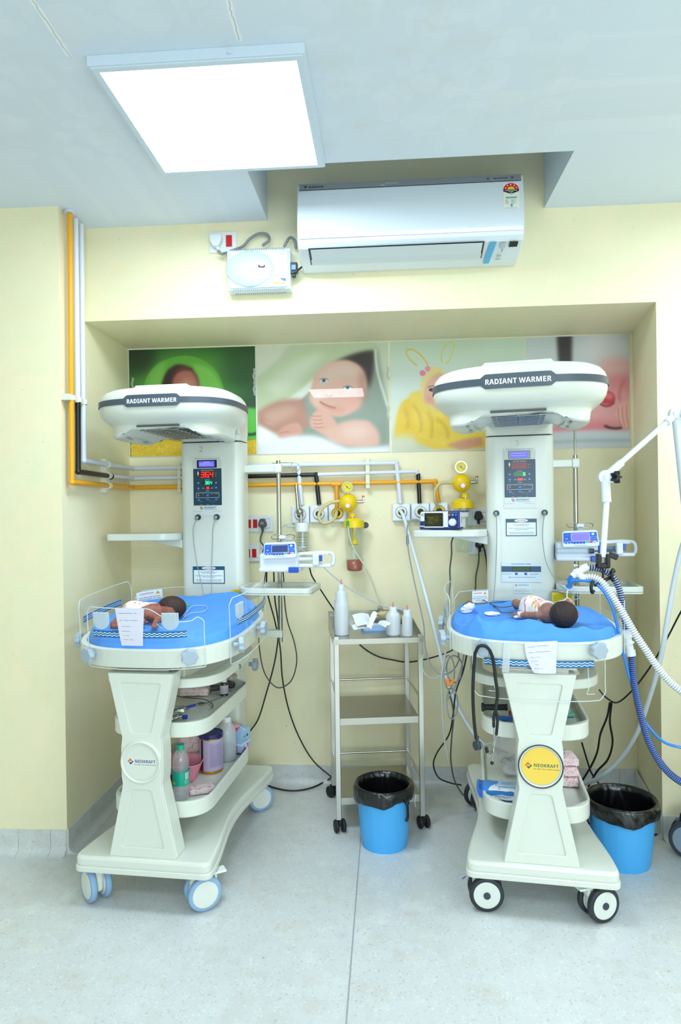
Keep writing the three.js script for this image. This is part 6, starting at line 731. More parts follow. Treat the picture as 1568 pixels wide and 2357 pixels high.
// right warmer's trays
{ const p = spot(FR, [-0.12, T2 + 0.024, 0.195]), o = thing('wet_wipes_pack', 'blue and white wet wipes pack on the right warmer\'s lower tray', 'wipes pack', p, -10); part('pack_body', pillow(0.17, 0.05, 0.09, 0.35, 0.0025, 12), printed(canvas(768, 384, (g, w, h) => { g.fillStyle = '#3f8fe0'; g.fillRect(0, 0, w, h); g.fillStyle = '#eef4fb'; g.beginPath(); g.moveTo(160, h); g.quadraticCurveTo(200, 190, 420, 180); g.lineTo(w, 190); g.lineTo(w, h); g.fill(); g.fillStyle = '#1f5fc0'; g.fillRect(0, 0, 60, h); text(g, 'TEDDYY', 400, 250, 74, '#274b9c', 'bold'); text(g, 'WET WIPES', 400, 304, 30, '#4a6ab0', 'bold'); g.fillStyle = '#7a3f34'; g.beginPath(); g.arc(640, 270, 44, 0, 7); g.fill(); g.fillStyle = '#c9a088'; g.beginPath(); g.arc(340, 352, 16, 0, 7); g.fill(); }), 0.3), o, 'pack with dark blue lettering'); part('opening_flap', at(box(0.07, 0.005, 0.05, 0, 0, 0, 0.002), 0.02, 0.026, 0), printed(canvas(256, 192, (g, w, h) => { g.fillStyle = '#b9d6f2'; g.fillRect(0, 0, w, h); lines(g, 40, 50, 170, 6, 16, '#4a6ab0', 7, 0.3); }), 0.3), o); part('crimped_end', at(box(0.012, 0.03, 0.085, 0, 0, 0, 0.003), -0.086, 0.006, 0, 0, 0, 18), mat(0x2b6fd0, 0.3), o); }
for (let i = 0; i < 3; i++) wrapThing('wrapped_cloth', FR, [0.145, T2 + i * 0.036, 0.02 - i * 0.015], 0.07, 0.035, 0.1, -7 + i * 4, 41 + i * 9, ['lowest pink floral bundle in the stack behind the yellow badge', 'middle pink floral bundle in the stack behind the yellow badge', 'top pink floral bundle in the stack behind the yellow badge'][i], 'bundle');
solo('tissue_wad', at(lumpy(0.055, 0.06, 0.045, 0.5, 2.2, 21), ...spot(FR, [-0.085, T2 + 0.11, -0.07])), mat(0xf2f0f4, 0.8, { transmission: 0.2, thickness: 0 }), 'crumpled white tissue above the wipes pack', 'tissue'); solo('glove_wad', at(lumpy(0.05, 0.032, 0.04, 0.5, 2.6, 37), ...spot(FR, [-0.06, T2 + 0.038, -0.02])), mat(0xeceaf0, 0.7, { transmission: 0.3, thickness: 0 }), 'crumpled white glove behind the wipes pack', 'glove');
{ const p = [0.397,0.669,-2.55], o = thing('laryngoscope_handle', 'black ribbed handle clipped above the right warmer\'s upper tray', 'handle', p); const rings = [[0, -0.045], [0.012, -0.045], [0.013, -0.04]]; for (let i = 0; i < 14; i++) { const y = -0.036 + i * 0.0055; rings.push([0.0105 + (i % 2) * 0.0012, y]); } rings.push([0.0115, 0.042], [0, 0.043]); part('grip', at(lathe(rings, 24), 0, 0, 0, 0, 0, 90), M.rubber, o); part('end_cap', at(cyl(0.016, 0.016, 0.008, 24), -0.046, 0, 0, 0, 0, 90), M.rubber, o); part('stand', J(span(-0.012, 0.012, -0.02, -0.01, -0.012, 0.012, 0.002), at(cyl(0.006, 0.006, 0.08), 0.0, -0.05, 0)), M.milky, o); }
{ const o = thing('glass_vial', 'small clear vial by the pedestal on the right upper tray', 'vial', spot(FR, [-0.075, T1, 0.17])); part('vial_body', lathe([[0, 0], [0.015, 0], [0.016, 0.002], [0.016, 0.03], [0.009, 0.036], [0.009, 0.042]], 24), M.clearPlastic, o); part('stopper', at(cyl(0.011, 0.011, 0.01, 20), 0, 0.046, 0), M.steel, o); part('label', at(new THREE.CylinderGeometry(0.0163, 0.0163, 0.012, 24, 1, true), 0, 0.018, 0), mat(0xd8646a, 0.5), o); }
solo('blue_plastic_tube', J(at(cyl(0.011, 0.009, 0.06), 0, 0, 0, 0, 10, 86)).translate(...spot(FR, [-0.11, T1 + 0.014, 0.23])), mat(0x3f7fe0, 0.4), 'short blue plastic tube lying on the right warmer\'s upper tray', 'tube'); solo('teal_clip', J(box(0.03, 0.014, 0.03, 0, 0, 0, 0.004), box(0.014, 0.03, 0.014, -0.008, 0.014, 0, 0.004)).translate(...spot(FR, [0.145, T1 + 0.008, 0.12])), mat(0x7fb8b4, 0.5), 'pale teal plastic fitting right of the pedestal', 'fitting');

// ---------- syringe pumps on the poles ----------
const pumpFace = (lit, on) => canvas(512, 272, (g, w, h) => { g.fillStyle = on ? '#000' : '#e8f0f8'; g.fillRect(0, 0, w, h); if (!on) { g.fillStyle = '#2a63d8'; g.beginPath(); g.moveTo(14, 12); g.lineTo(w - 14, 12); g.lineTo(w - 4, 200); g.quadraticCurveTo(w / 2, 230, 4, 200); g.fill(); rr(g, 124, 28, 270, 142, 8, lit ? '#7f72ee' : '#3f4a7c', '#e6eef8', 6); for (let i = 0; i < 4; i++) rr(g, 150 + i * 46, 184, 36, 36, 10, '#1f4cb4', '#9dc0f0', 4); for (const [x, c] of [[42, '#3c78e0'], [90, '#3c78e0'], [350, '#48c878'], [412, '#d0406a'], [466, '#a9c4f0']]) { g.fillStyle = c; g.beginPath(); g.arc(x, 192, 24, 0, 7); g.fill(); g.strokeStyle = '#e6eef8'; g.lineWidth = 4; g.stroke(); } g.fillStyle = '#dfe8f4'; g.beginPath(); g.arc(444, 48, 22, 0, 7); g.fill(); rr(g, 410, 96, 84, 40, 6, null, '#cfe0f6', 4); g.fillStyle = '#58c8f0'; g.fillRect(48, 48, 14, 10); g.fillRect(74, 48, 14, 10); text(g, 'SN', 58, 120, 30, '#dfe8f4', 'bold'); lines(g, 170, 246, 180, 1, 10, '#5c6a80', 8, 0.1); } else if (lit) rr(g, 128, 32, 262, 134, 6, '#5a4fd0'); });
function pump(f, p, turn, lit, label) {
  const o = thing('syringe_pump', label, 'syringe pump', spot(f, p), turn), W = mat(0xe6edf6, 0.35), B = mat(0x2a58c4, 0.35); // base left corner, front face at z = 0
  part('case', J(box(0.185, 0.078, 0.1, 0.0925, 0.045, -0.05, 0.012), box(0.19, 0.02, 0.11, 0.096, 0.01, -0.045, 0.008)), W, o); part('latch', box(0.046, 0.026, 0.02, 0.168, 0.011, 0.014, 0.004), B, o, 'blue latch');
  const face = part('control_head', at(prism(shape([[-0.08, -0.036], [0.08, -0.036], [0.073, 0.036], [-0.073, 0.036]], 0.012), 0.022, 0.004), 0.103, 0.098, -0.01, -12, 0, 2), W, o); part('control_print', at(plane(0.148, 0.066), 0.103, 0.0985, 0.0128, -12, 0, 2), printed(pumpFace(lit, false), 0.3, lit ? { emissiveMap: pumpFace(true, true), emissive: 0xffffff, emissiveIntensity: 0.9 } : {}), face, lit ? 'blue keypad with lit violet screen' : 'blue keypad with dark screen');
  part('slide_rail', J(span(0.18, 0.335, 0.02, 0.036, -0.07, -0.02, 0.004), span(0.18, 0.32, 0.074, 0.086, -0.06, -0.04, 0.004)), W, o); part('handle', tube([[0.19, 0.08, -0.05], [0.3, 0.086, -0.05], [0.336, 0.08, -0.05], [0.343, 0.06, -0.05], [0.338, 0.032, -0.05], [0.3, 0.026, -0.05], [0.2, 0.026, -0.05]], 0.008, 60, 8), W, o); part('pusher', J(box(0.03, 0.054, 0.05, 0.268, 0.055, -0.02, 0.008)), W, o); part('pusher_lever', box(0.012, 0.028, 0.012, 0.29, 0.062, -0.012, 0.003), B, o, 'blue lever');
  part('guide_rod', pipe([0.18, 0.056, -0.03], [0.27, 0.056, -0.03], 0.009), lit ? mat(0x5f7c98, 0.4) : mat(0xd8e2ea, 0.4), o); if (lit) { part('syringe_barrel', at(cyl(0.014, 0.014, 0.15, 24), 0.075, 0.046, 0.012, 0, 0, 90), M.clearPlastic, o); part('syringe_plunger', J(at(cyl(0.011, 0.011, 0.02), 0.15, 0.046, 0.012, 0, 0, 90), box(0.1, 0.006, 0.014, 0.2, 0.046, 0.012, 0.002)), M.darkGrey, o); part('blue_clamp', box(0.02, 0.05, 0.03, 0.19, 0.06, -0.01, 0.004), B, o); }
  const loop = (s) => [[0, 0, 0], [s * 0.03, 0.008, 0], [s * 0.055, 0.002, 0.004], [s * 0.05, -0.01, 0.02], [s * 0.02, -0.012, 0.026], [0, -0.01, 0.026]].map(([x, y, z]) => [0.107 + x, 0.162 + y, -0.045 + z]); part('carry_hook', J(tube(loop(1), 0.0022, 40, 6), tube(loop(-1), 0.0022, 40, 6)), M.chrome, o); part('hook_block', J(box(0.034, 0.016, 0.03, 0.107, 0.158, -0.03, 0.006), box(0.02, 0.04, 0.03, 0.107, 0.135, -0.06, 0.003)), W, o); part('pole_clamp', box(0.034, 0.06, 0.05, 0.09, 0.06, -0.105, 0.005), M.darkGrey, o);
}
pump(FL, [0.238, 1.14, -0.3], -6, false, 'blue and white syringe pump on the left pole, screen dark'); pump(FR, [0.15, 1.178, -0.3], -9, true, 'blue and white syringe pump on the right pole, screen lit violet');
solo('red_strip', box(0.04, 0.008, 0.03, 0, 0, 0, 0.002).translate(...spot(FR, [0.26, 1.061, -0.32])), M.red, 'red plastic strip lying on the right side tray', 'strip');

// ---------- pulse oximeter monitor on the right shelf ----------
{ const o = thing('patient_monitor', 'small white and navy monitor on the right warmer\'s shelf', 'monitor', spot(FR, [-0.345, 1.324, -0.33]), -20), navy = mat(0x1d2f74, 0.35), Wm = mat(0xe9eef2, 0.35);
  part('case', J(box(0.19, 0.082, 0.05, 0, 0.043, 0.055, 0.01), box(0.176, 0.028, 0.17, 0.002, 0.068, -0.03, 0.008), box(0.16, 0.05, 0.13, 0, 0.026, -0.03, 0.01)), Wm, o); part('bumper', J(box(0.194, 0.012, 0.054, 0, 0.008, 0.055, 0.005), box(0.06, 0.083, 0.051, 0.064, 0.0435, 0.0562, 0.01), box(0.18, 0.006, 0.16, 0.004, 0.0835, -0.03, 0.002)), navy, o, 'navy blue trim'); part('screen', plane(0.088, 0.062, -0.028, 0.046, 0.0812), printed(canvas(256, 180, (g, w, h) => { g.fillStyle = '#16160e'; g.fillRect(0, 0, w, h); for (let i = 0; i < 60; i++) { g.fillStyle = `rgba(${90 + rnd() * 60},${100 + rnd() * 40},30,0.10)`; g.beginPath(); g.ellipse(40 + rnd() * 160, 40 + rnd() * 110, 12 + rnd() * 30, 8 + rnd() * 20, 0, 0, 7); g.fill(); } }), 0.1, { clearcoat: 1 }), o, 'dark glossy screen'); part('bezel', (() => { const s = shape(rect(0.098, 0.072), 0.006); s.holes.push(new THREE.Path(shape(rect(0.088, 0.062), 0.003).getPoints(4))); return at(prism(s, 0.003, 0.001), -0.028, 0.046, 0.0795); })(), Wm, o);
  for (const [i, c] of [0xd86a3c, 0x4aa88c, 0x4a62d8].entries()) part('button', at(cyl(0.0055, 0.0055, 0.004, 18), 0.046 + i * 0.015, 0.068, 0.083, 90), mat(c, 0.4), o); part('dial_knob', at(lathe([[0, 0.016], [0.012, 0.016], [0.016, 0.012], [0.018, 0]], 32).rotateX(Math.PI / 2), 0.06, 0.034, 0.082), Wm, o, 'white turning knob'); part('cable_socket', box(0.022, 0.02, 0.014, -0.08, 0.03, 0.084, 0.003), navy, o); part('pen_marks', tube([[-0.086, 0.074, 0.081], [-0.08, 0.062, 0.081], [-0.078, 0.076, 0.081], [-0.088, 0.064, 0.081]], 0.0007, 24, 4), M.darkGrey, o); part('model_print', plane(0.006, 0.03, 0, 0, 0).rotateY(Math.PI / 2).translate(0.0955, 0.045, 0.055), M.darkGrey, o); }

// ---------- ventilator arm and breathing hoses ----------
const armMat = mat(0xe6eef2, 0.35);
{ const A = [0.816,1.53,-2.56], B = [0.785,1.234,-2.5], C = [1.125,1.775,-2.68], D = [C[0] + 0.05, C[1] - 0.45, C[2] - 0.02], o = thing('hose_support_arm', 'white jointed hose arm with black star knob on the right', 'support arm');
  part('lower_arm', pipe([A[0] - 0.002, A[1] - 0.09, A[2] + 0.02], B, 0.0105, 16), armMat, o); part('lower_sleeve', pipe([A[0], A[1] + 0.005, A[2]], [A[0] - 0.002, A[1] - 0.095, A[2] + 0.02], 0.0165, 18), armMat, o); part('upper_arm', pipe([A[0] + (C[0] - A[0]) * 0.12, A[1] + (C[1] - A[1]) * 0.12, A[2] - 0.02], C, 0.0105, 16), armMat, o); part('upper_sleeve', pipe(A, [A[0] + (C[0] - A[0]) * 0.22, A[1] + (C[1] - A[1]) * 0.22, A[2] - 0.026], 0.015, 18), armMat, o); part('upper_sleeve', pipe([A[0] + (C[0] - A[0]) * 0.86, A[1] + (C[1] - A[1]) * 0.86, A[2] - 0.1], C, 0.014, 18), armMat, o);
  const disc = (p, s) => J(at(cyl(0.026, 0.026, 0.022, 30), p[0], p[1], p[2], 90), at(cyl(0.02, 0.02, 0.03, 30), p[0] + s, p[1] - 0.002, p[2] + 0.008, 90)); part('elbow_joint', disc(A, 0.012), armMat, o); part('elbow_joint', disc(C, 0.004), armMat, o);
  const star = (p) => { const s = new THREE.Shape(); for (let i = 0; i <= 48; i++) { const a = i / 48 * Math.PI * 2 + 0.2, r = 0.017 + 0.007 * Math.cos(a * 5); if (i) s.lineTo(Math.cos(a) * r, Math.sin(a) * r); else s.moveTo(Math.cos(a) * r, Math.sin(a) * r); } return at(prism(s, 0.024, 0.004), p[0], p[1], p[2], 0, 40, 0); }; part('star_knob', star([A[0] + 0.022, A[1] - 0.002, A[2] + 0.022]), M.black, o, 'black star knob'); part('star_knob', star([C[0] + 0.02, C[1], C[2] + 0.02]), M.black, o); part('rear_arm', pipe(C, D, 0.016, 16), armMat, o); part('rear_arm', pipe(D, [1.42, 1.16, -2.5], 0.014, 16), armMat, o);
  const q = thing('hose_clamp', 'black hose clamp at the end of the white arm', 'clamp', B); part('clamp_jaw', J(box(0.014, 0.05, 0.03, -0.016, -0.012, 0, 0.004), box(0.014, 0.05, 0.03, 0.016, -0.012, 0, 0.004), box(0.046, 0.02, 0.026, 0, -0.03, 0, 0.006)), M.black, q); part('wing_lever', at(box(0.034, 0.022, 0.01, 0, 0, 0, 0.004), 0.034, 0.006, 0.01, 0, 0, -22), M.black, q); part('stem', pipe([0, -0.035, 0], [0.0, -0.08, 0.0], 0.004), M.black, q); part('cross_bar', pipe([-0.035, -0.1, 0.016], [0.035, -0.072, -0.012], 0.006), M.black, q); part('hose_ring', at(new THREE.TorusGeometry(0.02, 0.006, 8, 24, 4.9), -0.044, -0.106, 0.02, 0, 60, 30), M.black, q); part('hose_ring', at(new THREE.TorusGeometry(0.02, 0.006, 8, 24, 4.9), 0.04, -0.066, -0.014, 0, 60, 30), M.black, q); }
const corr = (base, amp, pitch) => (s) => base + amp * Math.sin(s / pitch * Math.PI * 2);
const rings = (pts, r, amp, pitch) => { const len = curveOf(pts).getLength(); return sweep(pts, Math.round(len / pitch * 7), corr(r, amp, pitch), 14); };
const hoseBlueMap = (() => { const t = canvas(64, 16, (g, w, h) => { g.fillStyle = '#7d9fdc'; g.fillRect(0, 0, w, h); g.fillStyle = '#13296f'; g.fillRect(0, 0, 46, h); }, [1 / 0.0072, 1]); return t; })();
const whiteHose = printed((() => canvas(64, 16, (g, w, h) => { g.fillStyle = '#f2f6f8'; g.fillRect(0, 0, w, h); g.fillStyle = '#a9b6c0'; g.fillRect(38, 0, 20, h); }, [1 / 0.0085, 1]))(), 0.35), blueHoseA = printed((() => canvas(64, 16, (g, w, h) => { g.fillStyle = '#c3cfe8'; g.fillRect(0, 0, w, h); g.fillStyle = '#1c2a5c'; g.fillRect(0, 0, 40, h); }, [1 / 0.0085, 1]))(), 0.35), blueHoseB = printed(hoseBlueMap, 0.35);
solo('breathing_hose', rings([[0.72,1.159,-2.51], [0.745,1.162,-2.505], [0.772,1.15,-2.49], [0.807,1.097,-2.47], [0.843,1.03,-2.455], [0.875,0.968,-2.445], [0.912,0.906,-2.435], [0.95,0.844,-2.43], [0.987,0.798,-2.425], [1.025,0.765,-2.42], [1.136,0.688,-2.44], [1.2, 0.78, -2.47], [1.3, 0.96, -2.5]], 0.0115, 0.0022, 0.0085), whiteHose, 'white corrugated breathing hose curving down to the right', 'hose');
solo('breathing_hose', rings([[0.737,1.195,-2.53], [0.767,1.192,-2.525], [0.788,1.186,-2.522], [0.825,1.162,-2.52], [0.849,1.108,-2.515], [0.857,1.044,-2.505], [0.865,0.969,-2.5]], 0.0105, 0.0017, 0.0085), blueHoseA, 'short navy ringed hose above the white coupling', 'hose');
solo('breathing_hose', rings([[0.881,0.88,-2.5], [0.888,0.794,-2.5], [0.898,0.729,-2.5], [0.915,0.649,-2.5], [0.942,0.557,-2.5], [0.994,0.466,-2.5], [1.058,0.413,-2.5], [1.185,0.37,-2.52], [1.22, 0.52, -2.55], [1.3, 0.62, -2.55]], 0.0115, 0.0017, 0.0072), blueHoseB, 'long bright blue ringed hose below the white coupling', 'hose');
{ const a = [0.865,0.97,-2.5], b = [0.881,0.875,-2.5], o = thing('hose_coupling', 'white plastic coupling joining the two blue hoses', 'coupling'); const m = (t) => [a[0] + (b[0] - a[0]) * t, a[1] + (b[1] - a[1]) * t, a[2]]; part('sleeve', J(pipe(m(0), m(0.3), 0.0165, 20), pipe(m(0.28), m(0.5), 0.0125, 20)), M.white, o); part('sleeve', J(pipe(m(0.5), m(0.85), 0.0135, 20), pipe(m(0.8), m(1), 0.017, 20)), M.white, o); part('flange', pipe(m(0.48), m(0.52), 0.0195, 20), M.white, o); }
{ const Y = [0.697,1.177,-2.52], o = thing('breathing_connector', 'white wye piece joining the breathing hoses above the baby', 'connector'); const e = [0.737,1.197,-2.53], w = [0.722,1.154,-2.51], d = [0.679,1.163,-2.52]; part('wye', J(pipe(Y, e, 0.0125, 18), pipe(Y, w, 0.0125, 18), pipe(Y, d, 0.012, 18), at(ball(0.016, 18), ...Y)), mat(0xeaf0f6, 0.35), o); part('port_cap', tube([[0.697,1.204,-2.51], [0.685,1.207,-2.51], [0.688,1.199,-2.51]], 0.002, 12, 5), M.white, o); part('cuff', pipe([0.714,1.188,-2.525], e, 0.0145, 18), M.white, o); part('cuff', pipe([0.711,1.163,-2.515], w, 0.0145, 18), M.white, o);
  const q = thing('flow_sensor', 'clear blue flow sensor hanging from the wye piece', 'sensor'), clearBlue = new THREE.MeshPhysicalMaterial({ color: 0x3f9df0, roughness: 0.15, transmission: 0.45, thickness: 0 }); part('sensor_body', J(pipe(d, [0.674,1.138,-2.525], 0.0115, 20), pipe([0.674,1.138,-2.525], [0.669,1.12,-2.53], 0.0085, 18)), clearBlue, q); part('sensor_collar', J(pipe([0.676,1.153,-2.522], [0.675,1.148,-2.523], 0.017, 20), pipe([0.67,1.129,-2.527], [0.669,1.124,-2.528], 0.0125, 18)), clearBlue, q); }
solo('breathing_tube', tube([[0.669,1.123,-2.53], [0.665,1.102,-2.535], [0.666,1.083,-2.54], [0.672, 1.078, -2.545]], 0.0028, 30, 8), mat(0xe6ecf0, 0.4), 'thin white tube from the blue sensor to the baby\'s mouth', 'tube');
const blueTube = mat(0x1f86e6, 0.28, { clearcoat: 0.5 });
solo('pressure_line', tube([[0.679,1.149,-2.515], [0.717,1.15,-2.5], [0.745,1.143,-2.49], [0.774,1.121,-2.48], [0.807,1.054,-2.47], [0.826,0.974,-2.47], [0.849,0.875,-2.48], [0.885,0.765,-2.51], [0.916,0.683,-2.53], [0.946,0.614,-2.53], [0.992,0.562,-2.5], [1.048,0.548,-2.48], [1.163,0.528,-2.5], [1.2, 0.66, -2.52], [1.3, 0.74, -2.52]], 0.0052, 120, 8), blueTube, 'smooth bright blue line looping beside the white corrugated hose', 'tube');
const paleHose = mat(0xd9e2e6, 0.4);
solo('gas_hose', tube([[1.27, 1.18, -2.62], [1.21, 1.3, -2.63], [1.183,1.375,-2.66], [1.142,1.254,-2.68], [1.119,1.12,-2.7], [1.099,0.963,-2.72], [1.09,0.817,-2.76], [1.079,0.635,-2.85], [1.064,0.432,-2.97], [1.023,0.281,-3.07], [0.958,0.174,-3.14], [0.896,0.116,-3.2]], 0.0098, 120, 10), paleHose, 'thick pale hose sweeping from the right edge to the floor', 'hose');

// ventilator cart: only a wheel of it reaches into view
{ const o = thing('ventilator_cart', 'grey-wheeled cart at the right edge of the picture', 'cart', [1.42, 0, -2.5]); part('cart_base', J(flatPrism(shape([[-0.22, -0.26], [0.25, -0.26], [0.25, 0.26], [-0.16, 0.26]].reverse(), 0.05), 0.15, 0.2, 0.008)), mat(0x2a2f36, 0.5), o); part('cart_column', box(0.3, 0.75, 0.3, 0.05, 0.56, 0, 0.02), M.cream, o); part('cart_cabinet', box(0.4, 0.3, 0.36, 0.05, 1.08, 0, 0.03), armMat, o);
  for (const [x, z, turn] of [[-0.215, -0.29, 60], [0.2, -0.22, 40], [-0.13, 0.22, 30], [0.2, 0.22, 100]]) { const c = part('caster', J(box(0.03, 0.09, 0.05, 0, 0.125, -0.01, 0.01), at(cyl(0.016, 0.016, 0.03), 0, 0.16, 0)), mat(0x23282e, 0.5), o); c.position.set(x, 0, z); c.rotation.y = turn * RAD; for (const s of [-1, 1]) { part('tyre', at(lathe([[0.058, -0.012], [0.07, -0.012], [0.074, -0.007], [0.074, 0.007], [0.07, 0.012], [0.058, 0.012]], 44), s * 0.027, 0.074, 0, 0, 0, 90), mat(0x3a4149, 0.55), c); part('hub', J(at(cyl(0.06, 0.06, 0.02, 40), s * 0.028, 0.074, 0, 0, 0, 90), at(cyl(0.022, 0.026, 0.006, 30), s * 0.04, 0.074, 0, 0, 0, -s * 90)), mat(0x8b9cac, 0.45), c); part('cover', at(box(0.006, 0.05, 0.1, 0, 0, 0, 0.003), 0, 0.12, 0), mat(0x8b9cac, 0.45), c); } } }

// ---------- stethoscope over the bed knob ----------
{ const z = -2.335, o = thing('stethoscope', 'black stethoscope hanging from the right bed\'s front knob', 'stethoscope'); const A = [[0.298,0.92,-2.335], [0.293,0.863,-2.34], [0.289,0.772,-2.34], [0.292,0.682,-2.34], [0.298,0.621,-2.34]], Bq = [[0.298,0.92,-2.335], [0.311,0.947,-2.318], [0.335,0.944,-2.32], [0.355,0.91,-2.33], [0.366,0.834,-2.335], [0.372,0.774,-2.335], [0.365,0.726,-2.335]];
  part('tubing', tube(A, 0.0058, 50, 10), M.rubber, o); part('tubing', tube(Bq, 0.0058, 60, 10), M.rubber, o); part('fork', J(tube([[0.365,0.729,-2.335], [0.359,0.699,-2.335], [0.358,0.666,-2.335]], 0.0052, 20, 8), tube([[0.365,0.729,-2.335], [0.371,0.696,-2.335], [0.367,0.639,-2.335]], 0.0052, 24, 8)), M.rubber, o); part('chest_piece', J(at(cyl(0.016, 0.016, 0.01, 26), 0, 0, 0, 0, 30, 90), at(cyl(0.01, 0.013, 0.01, 20), 0.009, 0, -0.004, 0, 30, 90), at(cyl(0.005, 0.005, 0.02), 0.004, 0.022, 0)).translate(...[0.299,0.597,-2.34]), M.darkGrey, o); part('diaphragm', at(cyl(0.0135, 0.0135, 0.0012, 26), 0, 0, 0, 0, 30, 90).translate(...[0.307,0.598,-2.334]), M.chrome, o);
  part('ear_tube', tube([[0.358,0.669,-2.335], [0.358,0.624,-2.335], [0.353,0.579,-2.335], [0.339,0.563,-2.335], [0.333,0.583,-2.33]], 0.0024, 40, 8), M.chrome, o); part('ear_tube', tube([[0.367,0.642,-2.335], [0.359,0.601,-2.335], [0.353,0.573,-2.33], [0.352,0.547,-2.33]], 0.0024, 40, 8), M.chrome, o); part('ear_tip', pipe([0.334,0.577,-2.33], [0.331,0.594,-2.33], 0.0058), M.black, o); part('ear_tip', at(ball(0.0065, 14), ...[0.35,0.541,-2.33]), M.black, o); }

// ---------- leads, cords and thin tubes ----------
const lead = (name, pts, r, m, label, seg) => solo(name, tube(pts, r, seg ?? pts.length * 12, 8), m, label, name.includes('hose') || name.includes('tube') ? 'tube' : 'cable');
const probeGrey = mat(0x9aa2a4, 0.5);
lead('skin_probe_lead', [[-0.054,1.393,-0.305], [-0.074,1.357,-0.3], [-0.077,1.306,-0.3], [-0.06,1.195,-0.29], [-0.035,1.094,-0.28], [-0.014,1.028,-0.26]].map((p) => spot(FL, p)), 0.0018, probeGrey, 'thin grey probe lead down the left warmer\'s column, left one');
lead('skin_probe_lead', [[0.037,1.392,-0.305], [0.021,1.356,-0.3], [0.016,1.275,-0.3], [0.013,1.154,-0.29], [0.022,1.033,-0.26]].map((p) => spot(FL, p)), 0.0018, probeGrey, 'thin grey probe lead down the left warmer\'s column, right one');
lead('skin_probe_lead', [[-0.109,1.391,-0.3], [-0.108,1.3,-0.3], [-0.114,1.161,-0.295], [-0.121,1.064,-0.28], [-0.129,0.991,-0.26]].map((p) => spot(FR, p)), 0.002, probeGrey, 'thin grey probe lead straight down the right warmer\'s column');
lead('skin_probe_lead', [[0.103,1.388,-0.3], [0.094,1.338,-0.29], [0.092,1.26,-0.28], [0.105,1.166,-0.24], [0.145,1.09,-0.2], [0.185,1.059,-0.1], [0.204,1.053,0], [0.149,1.058,0.12]].map((p) => spot(FR, p)), 0.002, probeGrey, 'thin grey probe lead swinging right towards the baby\'s face');
lead('sensor_lead', [[-0.03,0.075,0.038], [-0.064,0.066,-0.032], [-0.097,0.064,-0.04], [-0.123,0.062,-0.18], [-0.174,0.066,-0.371], [-0.144,0.07,-0.222], [-0.101,0.068,-0.146], [-0.044,0.068,-0.208], [-0.019,0.068,-0.257], [-0.046,0.068,-0.317], [-0.123,0.07,-0.273], [-0.208,0.07,-0.217], [-0.236,0.075,-0.256], [-0.262,0.07,-0.177]].map((p) => V(p).applyMatrix4(FR.bedWorld).toArray()), 0.0021, mat(0x5a5f62, 0.5), 'dark grey sensor lead looping on the right blue mattress', 160);
lead('pump_cable', [[-0.589,1.127,-3.2], [-0.602,1.064,-3.22], [-0.607,0.976,-3.24], [-0.635,0.856,-3.26], [-0.642,0.744,-3.28], [-0.615,0.599,-3.3], [-0.555,0.538,-3.3], [-0.493,0.567,-3.3], [-0.459,0.664,-3.3], [-0.466,0.766,-3.28], [-0.496,0.877,-3.26], [-0.506,0.986,-3.24], [-0.506,1.095,-3.22], [-0.506,1.131,-3.2]], 0.0032, cordMid, 'dark grey cable hanging in a wide loop beside the left pole', 140);
lead('power_cable', [[-0.589,1.129,-3.22], [-0.593,1.028,-3.25], [-0.562,0.874,-3.28], [-0.541,0.74,-3.3], [-0.535,0.583,-3.32], [-0.51,0.425,-3.34], [-0.462,0.276,-3.36], [-0.389,0.147,-3.37], [-0.295,0.064,-3.37]], 0.0036, cordBlack, 'black cable from the left pump down towards the trolley', 110);
lead('power_cable', [[-0.554,1.129,-3.22], [-0.555,0.985,-3.25], [-0.545,0.852,-3.28], [-0.567,0.692,-3.32], [-0.628,0.484,-3.36], [-0.678,0.345,-3.38], [-0.731,0.27,-3.39], [-0.766,0.18,-3.4]], 0.0036, cordBlack, 'black cable from the left pump running behind the left warmer', 110);
lead('floor_cable', [[-0.675,0.012,-3.431], [-0.603,0.006,-3.382], [-0.499,0.006,-3.344], [-0.408,0.006,-3.379], [-0.331,0.02,-3.44], [-0.284,0.075,-3.37]], 0.0042, cordBlack, 'black cable lying on the floor left of the trolley', 60);
lead('power_cable', [[-0.375,1.142,-3.2], [-0.37,1.102,-3.24], [-0.341,1.038,-3.3], [-0.297,0.952,-3.36], [-0.22,0.83,-3.4], [-0.14,0.724,-3.41], [-0.056,0.671,-3.41], [0.021,0.653,-3.41], [0.087,0.642,-3.41], [0.16,0.651,-3.41], [0.229,0.671,-3.4], [0.291,0.702,-3.36], [0.333,0.74,-3.3]], 0.0036, cordBlack, 'black cable sagging behind the trolley between both warmers', 130);
lead('plug_cord', [[-0.639,1.319,-3.41], [-0.65,1.292,-3.41], [-0.651,1.265,-3.4], [-0.631,1.239,-3.39], [-0.633,1.214,-3.36]], 0.0042, mat(0x55595c, 0.5), 'short dark cord below the grey plug marked N', 40);
lead('oxygen_tube', [[-0.508,1.35,-3.36], [-0.529,1.337,-3.35], [-0.533,1.306,-3.34], [-0.503,1.274,-3.32], [-0.412,1.221,-3.28], [-0.344,1.176,-3.25], [-0.291,1.123,-3.24], [-0.249,1.087,-3.24], [-0.185,1.04,-3.22], [-0.111,1.003,-3.2], [-0.018,0.961,-3.17], [0.063,0.947,-3.15], [0.088,0.919,-3.12]], 0.0028, mat(0xd4d8e4, 0.35, { transmission: 0.3, thickness: 0 }), 'thin clear tube from the humidifier down to the trolley', 130);
